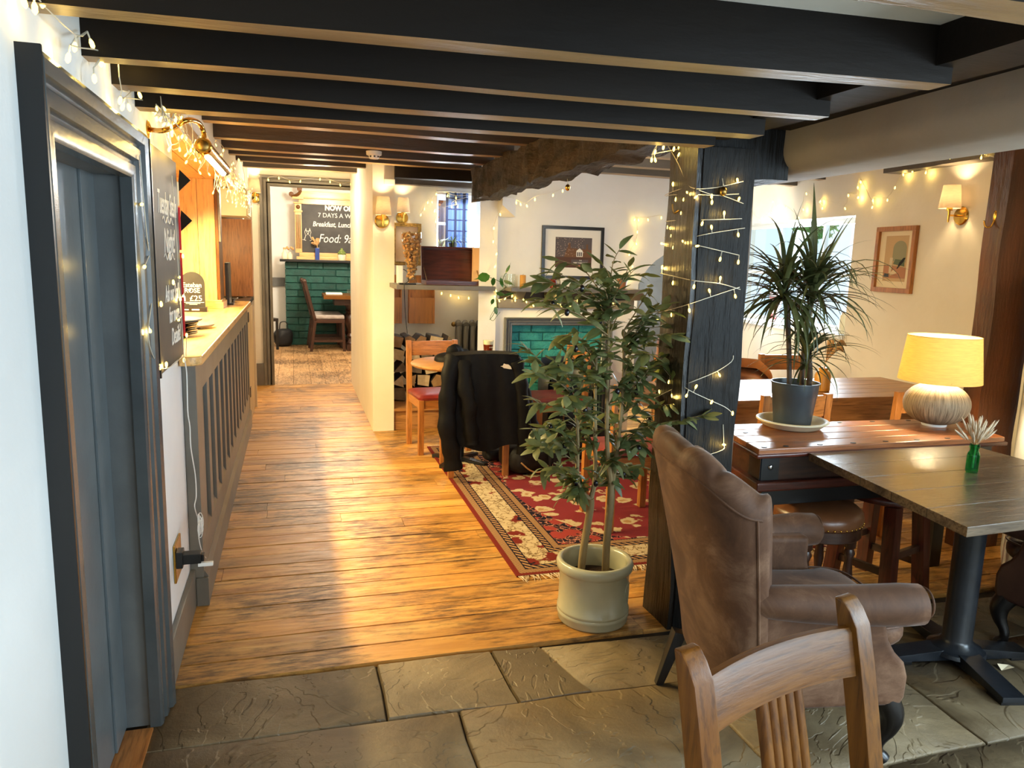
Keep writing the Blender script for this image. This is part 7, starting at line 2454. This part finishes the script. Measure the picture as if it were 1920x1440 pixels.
far_chair('dark carved chair with grey seat pad at the far dining table', (0.55, 12.55), 0.0)
far_chair('dark carved chair standing behind at the far dining table', (0.52, 13.05), 0.05)
bc = thing('black_chair', 'black chair half hidden by the left side of the far doorway', 'chair', (-0.52, 12.75, 0), 0.4)
for sx in (-0.18, 0.18):
    B().bar((sx, 0.18, 0), (sx, 0.24, 1.08), 0.035, 0.035).build('back_post', M['blackwZ'], bc, bevel=0.003)
    B().bar((sx, -0.2, 0), (sx, -0.2, 0.47), 0.035, 0.035).build('leg', M['blackwZ'], bc, bevel=0.003)
B().box(-0.2, 0.2, -0.22, 0.2, 0.46, 0.51).build('seat', M['blackwX'], bc, bevel=0.006)
B().box(-0.18, 0.18, 0.20, 0.225, 0.72, 1.07).build('backrest', M['blackwX'], bc, bevel=0.004)
fbag = thing('shoulder_bag', 'black bag on the floor by the far doorway against the dark teal bricks', 'bag', (-0.19, 13.1, 0), 0.3)
B().grid(bagf(0.15, 0.13, 0.15, 5), 28, 16, closed_u=True).build('body', M['bag'], fbag)
B().tube(catmull([(-0.06, 0, 0.28), (-0.04, 0, 0.40), (0.06, 0, 0.40), (0.08, 0, 0.27)], 5), 0.009, 6).build('handle', M['webbing'], fbag)
nk = tag(B().box(-0.13, 0.13, -0.1, 0.1, 0, 0.035).build('folded_napkin', M['mat_white'], loc=(0.62, 12.5, 0.9055), bevel=0.012, seg=3), 'folded white napkin on the far dining table', 'napkin')
for k, (x, yy, lab) in enumerate(((0.86, 12.42, 'clear tumbler on the far table left of the bud vase'), (1.14, 12.42, 'clear tumbler on the far table right of the bud vase'))):
    t = thing('tumbler', lab, 'glass', (x, yy, 0.9055))
    B().lathe([(0.001, 0), (0.036, 0), (0.042, 0.10), (0.039, 0.10), (0.034, 0.008), (0.001, 0.008)], 18).build('glass', M['clear_far'], t)
vs_ = thing('bud_vase', 'slim clear bottle of dried flowers on the far dining table', 'vase', (0.98, 12.5, 0.9055))
B().lathe([(0.001, 0), (0.03, 0), (0.032, 0.10), (0.016, 0.14), (0.018, 0.18), (0.015, 0.18), (0.028, 0.098), (0.001, 0.008)], 16).build('glass', M['clear_far'], vs_)
for k in range(14):
    a = k * 2.4
    r_ = 0.025 * math.sqrt(k)
    B().tube([(0, 0, 0.05), (0.2 * r_ * math.cos(a), 0.2 * r_ * math.sin(a), 0.19), (r_ * math.cos(a), r_ * math.sin(a) * 0.6, 0.30 - 0.2 * r_), (r_ * 1.15 * math.cos(a), r_ * 0.7 * math.sin(a), 0.325 - 0.2 * r_)], [0.002, 0.002, 0.012, 0.004], 6).build('flower', M['pampas'], vs_, fix=False)

# ------------------------------------------------------------------ fairy lights
bulb_me = B().tube([(0, 0, 0.012), (0, 0, 0.004), (0, 0, -0.008), (0, 0, -0.014)], [0.003, 0.0065, 0.0065, 0.002], 7).mesh('bulb', M['bulb'])


def fairy(label, bulbs, wires=None, drop=0.024, out=(0, -1, 0), rgs=1, scale=1.0, wire_r=0.0016, every=3, glow=0.22, group='warm white fairy lights'):
    rg = random.Random(rgs)
    bulbs = [Vector(q_) for q_ in bulbs]
    org = sum(bulbs, Vector()) / len(bulbs)
    t = thing('fairy_lights', label, 'fairy lights', org, 0, group)
    b = B()
    if wires is None:
        wp = [q_ + Vector((rg.uniform(-0.008, 0.008), rg.uniform(-0.006, 0.006), drop)) for q_ in bulbs]
        wires = [wp]
        stems = list(zip(wp, bulbs))
    else:
        wires = [[Vector(q_) for q_ in w] for w in wires]
        stems = []
        for q_ in bulbs:
            best = None
            for w in wires:
                for i in range(len(w) - 1):
                    a, c = w[i], w[i + 1]
                    l2 = (c - a).length_squared
                    f = max(0, min(1, (q_ - a).dot(c - a) / l2)) if l2 > 0 else 0
                    p = a + (c - a) * f
                    if best is None or (p - q_).length < (best - q_).length:
                        best = p
            if (best - q_).length < 0.12:
                stems.append((best, q_))
    for w in wires:
        if len(w) > 1:
            b.tube([q_ - org for q_ in catmull(w, 3)], wire_r, 5)
    for a, c in stems:
        if (a - c).length > 1e-4:
            b.tube([a - org, c - org], wire_r * 1.15, 4)
    b.build('wire', M['wire'], t, fix=False)
    dirs = {}
    nb_ = 0
    for a, c in stems:
        dirs[tuple(c)] = (c - a)
    for q_ in bulbs:
        o = link('bulb', bulb_me, t)
        d = dirs.get(tuple(q_), Vector((0, 0, -1)))
        if d.length < 1e-4:
            d = Vector((0, 0, -1))
        nb_ += 1
        if nb_ % every == 0:
            lamp('fairy_glow', 'POINT', q_ + Vector((0, -0.012, -0.004)), glow, (1.0, 0.66, 0.16), 0.008)
        o.matrix_local = Matrix.Translation(q_ - org) @ (-d).to_track_quat('Z', 'Y').to_matrix().to_4x4() @ Matrix.Scale(scale, 4)
    return t


fairy('fairy lights strung along the left wall at the joist ends', [(-0.43,1.533,1.957),(-0.43,1.64,1.989),(-0.43,1.59,1.964),(-0.43,1.844,1.962),(-0.43,1.994,2.006),(-0.43,1.789,1.928),(-0.43,2.078,1.984),(-0.43,1.999,1.932),(-0.43,2.263,2.038),(-0.43,2.267,1.934),(-0.43,2.552,2.002),(-0.43,2.296,1.923),(-0.43,2.382,1.937),(-0.43,2.754,1.996),(-0.43,3.028,2.026)], rgs=1, scale=0.8)
# dense tangle round the brass lamp and along the canopy edge
rg = random.Random(55)
tang = []
for c_, n_, s_ in (((-0.41,2.766,1.955), 26, (0.03, 0.14, 0.045)), ((-0.4,3.264,1.988), 24, (0.03, 0.3, 0.06)), ((-0.4,4.161,1.943), 20, (0.03, 0.35, 0.06)), ((-0.39,5.304,1.982), 60, (0.035, 0.75, 0.075)), ((-0.4,6.507,2.03), 40, (0.03, 0.7, 0.06))):
    for k in range(n_):
        tang.append(Vector((c_[0] + abs(rg.gauss(0, s_[0])), c_[1] + rg.gauss(0, s_[1]), c_[2] + max(-1.6, min(1.6, rg.gauss(0, 1))) * s_[2])))
tang.sort(key=lambda q_: q_.y + rg.uniform(-0.15, 0.15))
fairy('tangled bunch of fairy lights over the bar around the brass picture light', tang, drop=0.012, every=9, glow=0.35, rgs=2, scale=0.62)
fairy('fairy lights draped down the chalkboard on the left wall', [(-0.43,2.496,1.681),(-0.43,2.609,1.585),(-0.43,2.487,1.498),(-0.43,2.746,1.37),(-0.43,3.035,1.432),(-0.43,2.519,1.302),(-0.43,3.328,1.203),(-0.43,3.221,1.115),(-0.43,2.793,1.157),(-0.43,2.665,1.168),(-0.43,3.126,1.284),(-0.43,3.193,1.362),(-0.43,3.19,1.445),(-0.43,3.32,1.527)], [[(-0.43,2.503,1.824),(-0.43,2.53,1.683),(-0.43,2.554,1.584),(-0.43,2.591,1.488),(-0.43,2.583,1.397),(-0.43,2.493,1.305),(-0.43,2.528,1.235),(-0.43,2.665,1.168),(-0.43,2.824,1.141),(-0.43,3.01,1.134),(-0.43,3.122,1.135),(-0.43,3.225,1.13)], [(-0.43,3.115,1.822),(-0.43,3.162,1.628),(-0.43,3.176,1.445),(-0.43,3.193,1.362),(-0.43,3.204,1.256),(-0.43,3.225,1.13),(-0.43,3.293,1.094)]], rgs=3, scale=0.75)
fairy('fairy lights along the top of the far doorway', [(-0.256,9.12,2.361),(-0.141,9.12,2.385),(-0.025,9.12,2.35),(0.092,9.12,2.363),(0.31,9.12,2.398),(0.423,9.12,2.375),(0.537,9.12,2.345),(0.658,9.12,2.358),(0.774,9.12,2.382)], rgs=4, scale=1.1)
fairy('fairy lights round the alcove window', [(1.307,7.83,2.038),(1.269,7.83,1.977),(1.34,7.83,2.104),(1.384,7.83,2.111),(1.427,7.83,2.194),(1.545,7.83,2.183),(1.635,7.83,2.166),(1.823,7.83,2.176),(1.636,7.83,2.118),(1.592,7.83,2.072),(1.654,7.83,2.075),(1.413,7.83,2.021),(1.441,7.83,1.957),(1.425,7.83,1.914),(1.443,7.83,1.806),(1.45,7.83,1.719)], rgs=5, scale=1.0)
fairy('fairy lights hanging under the alcove shelf', [(1.502,7.86,1.176),(1.6,7.86,1.155),(1.687,7.86,1.133),(1.798,7.86,1.129)], rgs=6, scale=1.1)
fairy('fairy lights under the rough beam and down the chimney breast edge', [(2.195,6.12,2.134),(2.11,6.12,2.094),(1.951,6.12,2.052),(1.883,6.12,1.996),(1.827,6.12,2.007),(1.789,6.12,2.018),(1.752,6.12,2.025),(1.654,6.12,1.917),(1.602,6.12,1.802),(1.6,6.12,1.693),(1.63,6.12,1.593),(1.619,6.12,1.487)], rgs=7, scale=.95)
fairy('fairy lights along the mantel fascia', [(1.65,6.18,1.285),(1.641,6.18,1.236),(1.68,6.18,1.2),(1.732,6.18,1.219),(1.793,6.18,1.242),(1.822,6.18,1.206),(1.894,6.18,1.216),(1.923,6.18,1.194),(1.987,6.18,1.162),(2.095,6.18,1.159),(2.117,6.18,1.201),(2.206,6.18,1.192),(2.242,6.18,1.165),(2.296,6.18,1.17),(2.327,6.18,1.161),(2.395,6.18,1.209),(2.446,6.18,1.181),(2.531,6.18,1.201),(2.609,6.18,1.173),(2.737,6.18,1.184),(2.842,6.18,1.166)], drop=0.012, rgs=8, scale=.9)
fairy('fairy lights on the white wall right of the chimney breast', [(3.179,6.22,1.959),(3.049,6.22,1.935),(2.956,6.22,1.927),(2.919,6.22,1.93),(2.951,6.22,1.824),(2.947,6.22,1.721),(2.885,6.22,1.625),(2.923,6.22,1.518),(2.897,6.22,1.422)], rgs=9, scale=.95)
fairy('fairy lights along the rough beam end above the black post', [(1.512,2.84,2.019),(1.489,2.84,2.011),(1.442,2.84,2.014),(1.407,2.84,1.994),(1.393,2.84,1.962),(1.409,2.84,1.963),(1.514,2.84,1.99)], rgs=10, scale=.75)
fairy('fairy lights wound in turns round the black oak post', [(1.51,2.833,1.989),(1.51,2.868,1.875),(1.51,2.74,1.83),(1.51,2.835,1.813),(1.51,2.767,1.809),(1.51,2.674,1.811),(1.57,2.66,1.816),(1.573,2.66,1.793),(1.679,2.66,1.881),(1.692,2.66,1.81),(1.51,2.781,1.753),(1.51,2.89,1.702),(1.537,2.66,1.71),(1.579,2.66,1.697),(1.631,2.66,1.753),(1.701,2.66,1.673),(1.51,2.853,1.665),(1.51,2.75,1.64),(1.51,2.83,1.619),(1.523,2.66,1.623),(1.51,2.935,1.635),(1.628,2.66,1.575),(1.711,2.66,1.566),(1.51,2.919,1.535),(1.51,2.815,1.474),(1.52,2.66,1.465),(1.635,2.66,1.499),(1.59,2.66,1.449),(1.709,2.66,1.43),(1.51,2.667,1.371),(1.51,2.81,1.342),(1.51,2.934,1.317)] + [(1.51,2.935,1.105),(1.51,2.796,1.061),(1.51,2.874,1.004),(1.51,2.761,1.008),(1.51,2.643,1.03),(1.56,2.66,1.062),(1.663,2.66,1.109),(1.637,2.66,0.997),(1.739,2.66,0.947),(1.709,2.66,0.814)],
      [[(1.51,2.934,2.037),(1.51,2.835,1.954),(1.51,2.744,1.864),(1.51,2.672,1.842),(1.564,2.66,1.846),(1.609,2.66,1.854),(1.706,2.66,1.879)], [(1.51,2.934,1.835),(1.51,2.87,1.845),(1.51,2.737,1.855)], [(1.51,2.92,1.831),(1.51,2.856,1.832),(1.521,2.66,1.819),(1.573,2.66,1.819),(1.625,2.66,1.824),(1.69,2.66,1.83)], [(1.51,2.655,1.835),(1.573,2.66,1.821),(1.625,2.66,1.818),(1.714,2.66,1.794)],
       [(1.51,2.913,1.727),(1.51,2.792,1.727),(1.541,2.66,1.724),(1.639,2.66,1.73),(1.712,2.66,1.736)], [(1.51,2.921,1.632),(1.51,2.806,1.646),(1.533,2.66,1.664),(1.584,2.66,1.675),(1.663,2.66,1.689),(1.729,2.66,1.7)], [(1.51,2.918,1.66),(1.51,2.818,1.64),(1.53,2.66,1.624),(1.63,2.66,1.607),(1.712,2.66,1.593)], [(1.51,2.932,1.51),(1.51,2.812,1.501),(1.52,2.66,1.488),(1.634,2.66,1.479),(1.73,2.66,1.457)],
       [(1.726,2.66,1.466),(1.605,2.66,1.428),(1.51,2.676,1.394),(1.51,2.82,1.363),(1.51,2.931,1.342)], [(1.51,2.928,1.148),(1.51,2.794,1.088),(1.527,2.66,1.05),(1.628,2.66,1.005),(1.701,2.66,0.974),(1.739,2.66,0.947)], [(1.51,2.917,0.968),(1.51,2.765,1.034),(1.541,2.66,1.083),(1.648,2.66,1.123),(1.714,2.66,1.163),(1.721,2.66,1.189)], [(1.698,2.66,0.9),(1.708,2.66,0.819),(1.705,2.66,0.792),(1.612,2.66,0.767)]], rgs=11, scale=0.7)
fairy('fairy lights looped above the back window', [(4.524,6.954,2.245),(4.515,6.853,2.086),(4.499,6.669,2.007),(4.482,6.465,2.076),(4.481,6.454,2.178),(4.474,6.377,2.115),(4.459,6.207,2.102),(4.439,5.976,2),(4.434,5.917,2.069),(4.432,5.893,2.207),(4.409,5.629,2.064),(4.413,5.671,2.124),(4.382,5.312,2.043),(4.38,5.286,2.145),(4.369,5.16,2.121),(4.37,5.172,2.197),(4.368,5.148,2.241)], rgs=12, scale=.85)
fairy('fairy lights looped along the right wall towards the sconce', [(4.368,5.273,2.146),(4.357,5.14,2.118),(4.359,5.162,2.201),(4.356,5.129,2.237),(4.341,4.959,2.031),(4.341,4.96,2.084),(4.327,4.793,2.074),(4.321,4.724,2.159),(4.314,4.649,2.247),(4.315,4.657,2.283),(4.306,4.557,2.261),(4.295,4.422,2.237),(4.277,4.214,2.314)], rgs=13, scale=.8)
fairy('fairy lights pinned along the grey timber at top right', [(4.134,4.073,2.288),(4.124,3.958,2.294),(4.112,3.812,2.256),(4.1,3.677,2.214),(4.089,3.546,2.206)], rgs=14, scale=.8)

# two baubles and a scrap of paper
for lab, pos, mt_ in (('small gold bauble hanging under the far end of the rough beam', (1.532,4.2,1.97), 'brass'), ('clear gold tinted bauble hung on the fairy lights near the top of the black post', (1.612,2.66,1.835), 'brass_dull')):
    bb = thing('bauble', lab, 'bauble', pos)
    B().sphere((0, -0.012, 0), 0.015, 14, 10, (1, 1, 1.25)).build('ball', M[mt_], bb)
    B().tube([(0, -0.012, 0.018), (0, -0.008, 0.03), (0, 0.0, 0.05)], [0.004, 0.0012, 0.0012], 6).build('cord', M['wire'], bb)
scr = B()
scr.add([(-0.03, -0.012, 0.001), (0.028, -0.018, 0.010), (0.034, 0.012, 0.004), (-0.02, 0.018, 0.013)], [(0, 1, 2, 3)])
tag(scr.build('paper_scrap', M['cream_card'], loc=(2.687,2.081,0.002), smooth=False), 'crumpled cream paper scrap on the flagstones by the pedestal foot', 'paper')

# ------------------------------------------------------------------ pieces that belong to a part become its sub-parts
SUB = {'piping': ('backrest', 'body'), 'stud': ('seat', 'body'), 'shade_rim': ('shade',), 'shade_carrier': ('shade',), 'logo': ('body',), 'oval_stamp': ('crock',), 'stamp_letter': ('crock',),
       'end_cap': ('tube',), 'bulb_strip': ('tube',), 'handle': ('door', 'dish', 'body', 'glass'), 'hinge': ('leaf',), 'lettering': ('board', 'glass', 'card'), 'chalk_lettering': ('slate',), 'chalk_glasses': ('slate',),
       'chalk_flourish': ('board',), 'heart_motif': ('board',), 'bottle_motif': ('board',), 'underline': ('board',), 'base_mark': ('base',), 'vent': ('body',), 'wick': ('wax',), 'stopper': ('body',), 'switch': ('plate',),
       'collar': ('transformer',), 'lid_rim': ('lid',), 'valve': ('header',)}
ID = Matrix.Identity(4)
for root in [o for o in COL.objects if o.parent is None and o.get('category')]:
    kids = list(root.children)
    names = {}
    for c in kids:
        names.setdefault(c.name.split('.')[0], c)
    for c in kids:
        for tgt in SUB.get(c.name.split('.')[0], ()):
            t_ = names.get(tgt)
            if t_ is not None and t_ is not c and t_.matrix_basis == ID and t_.matrix_parent_inverse == ID:
                c.parent = t_
                break
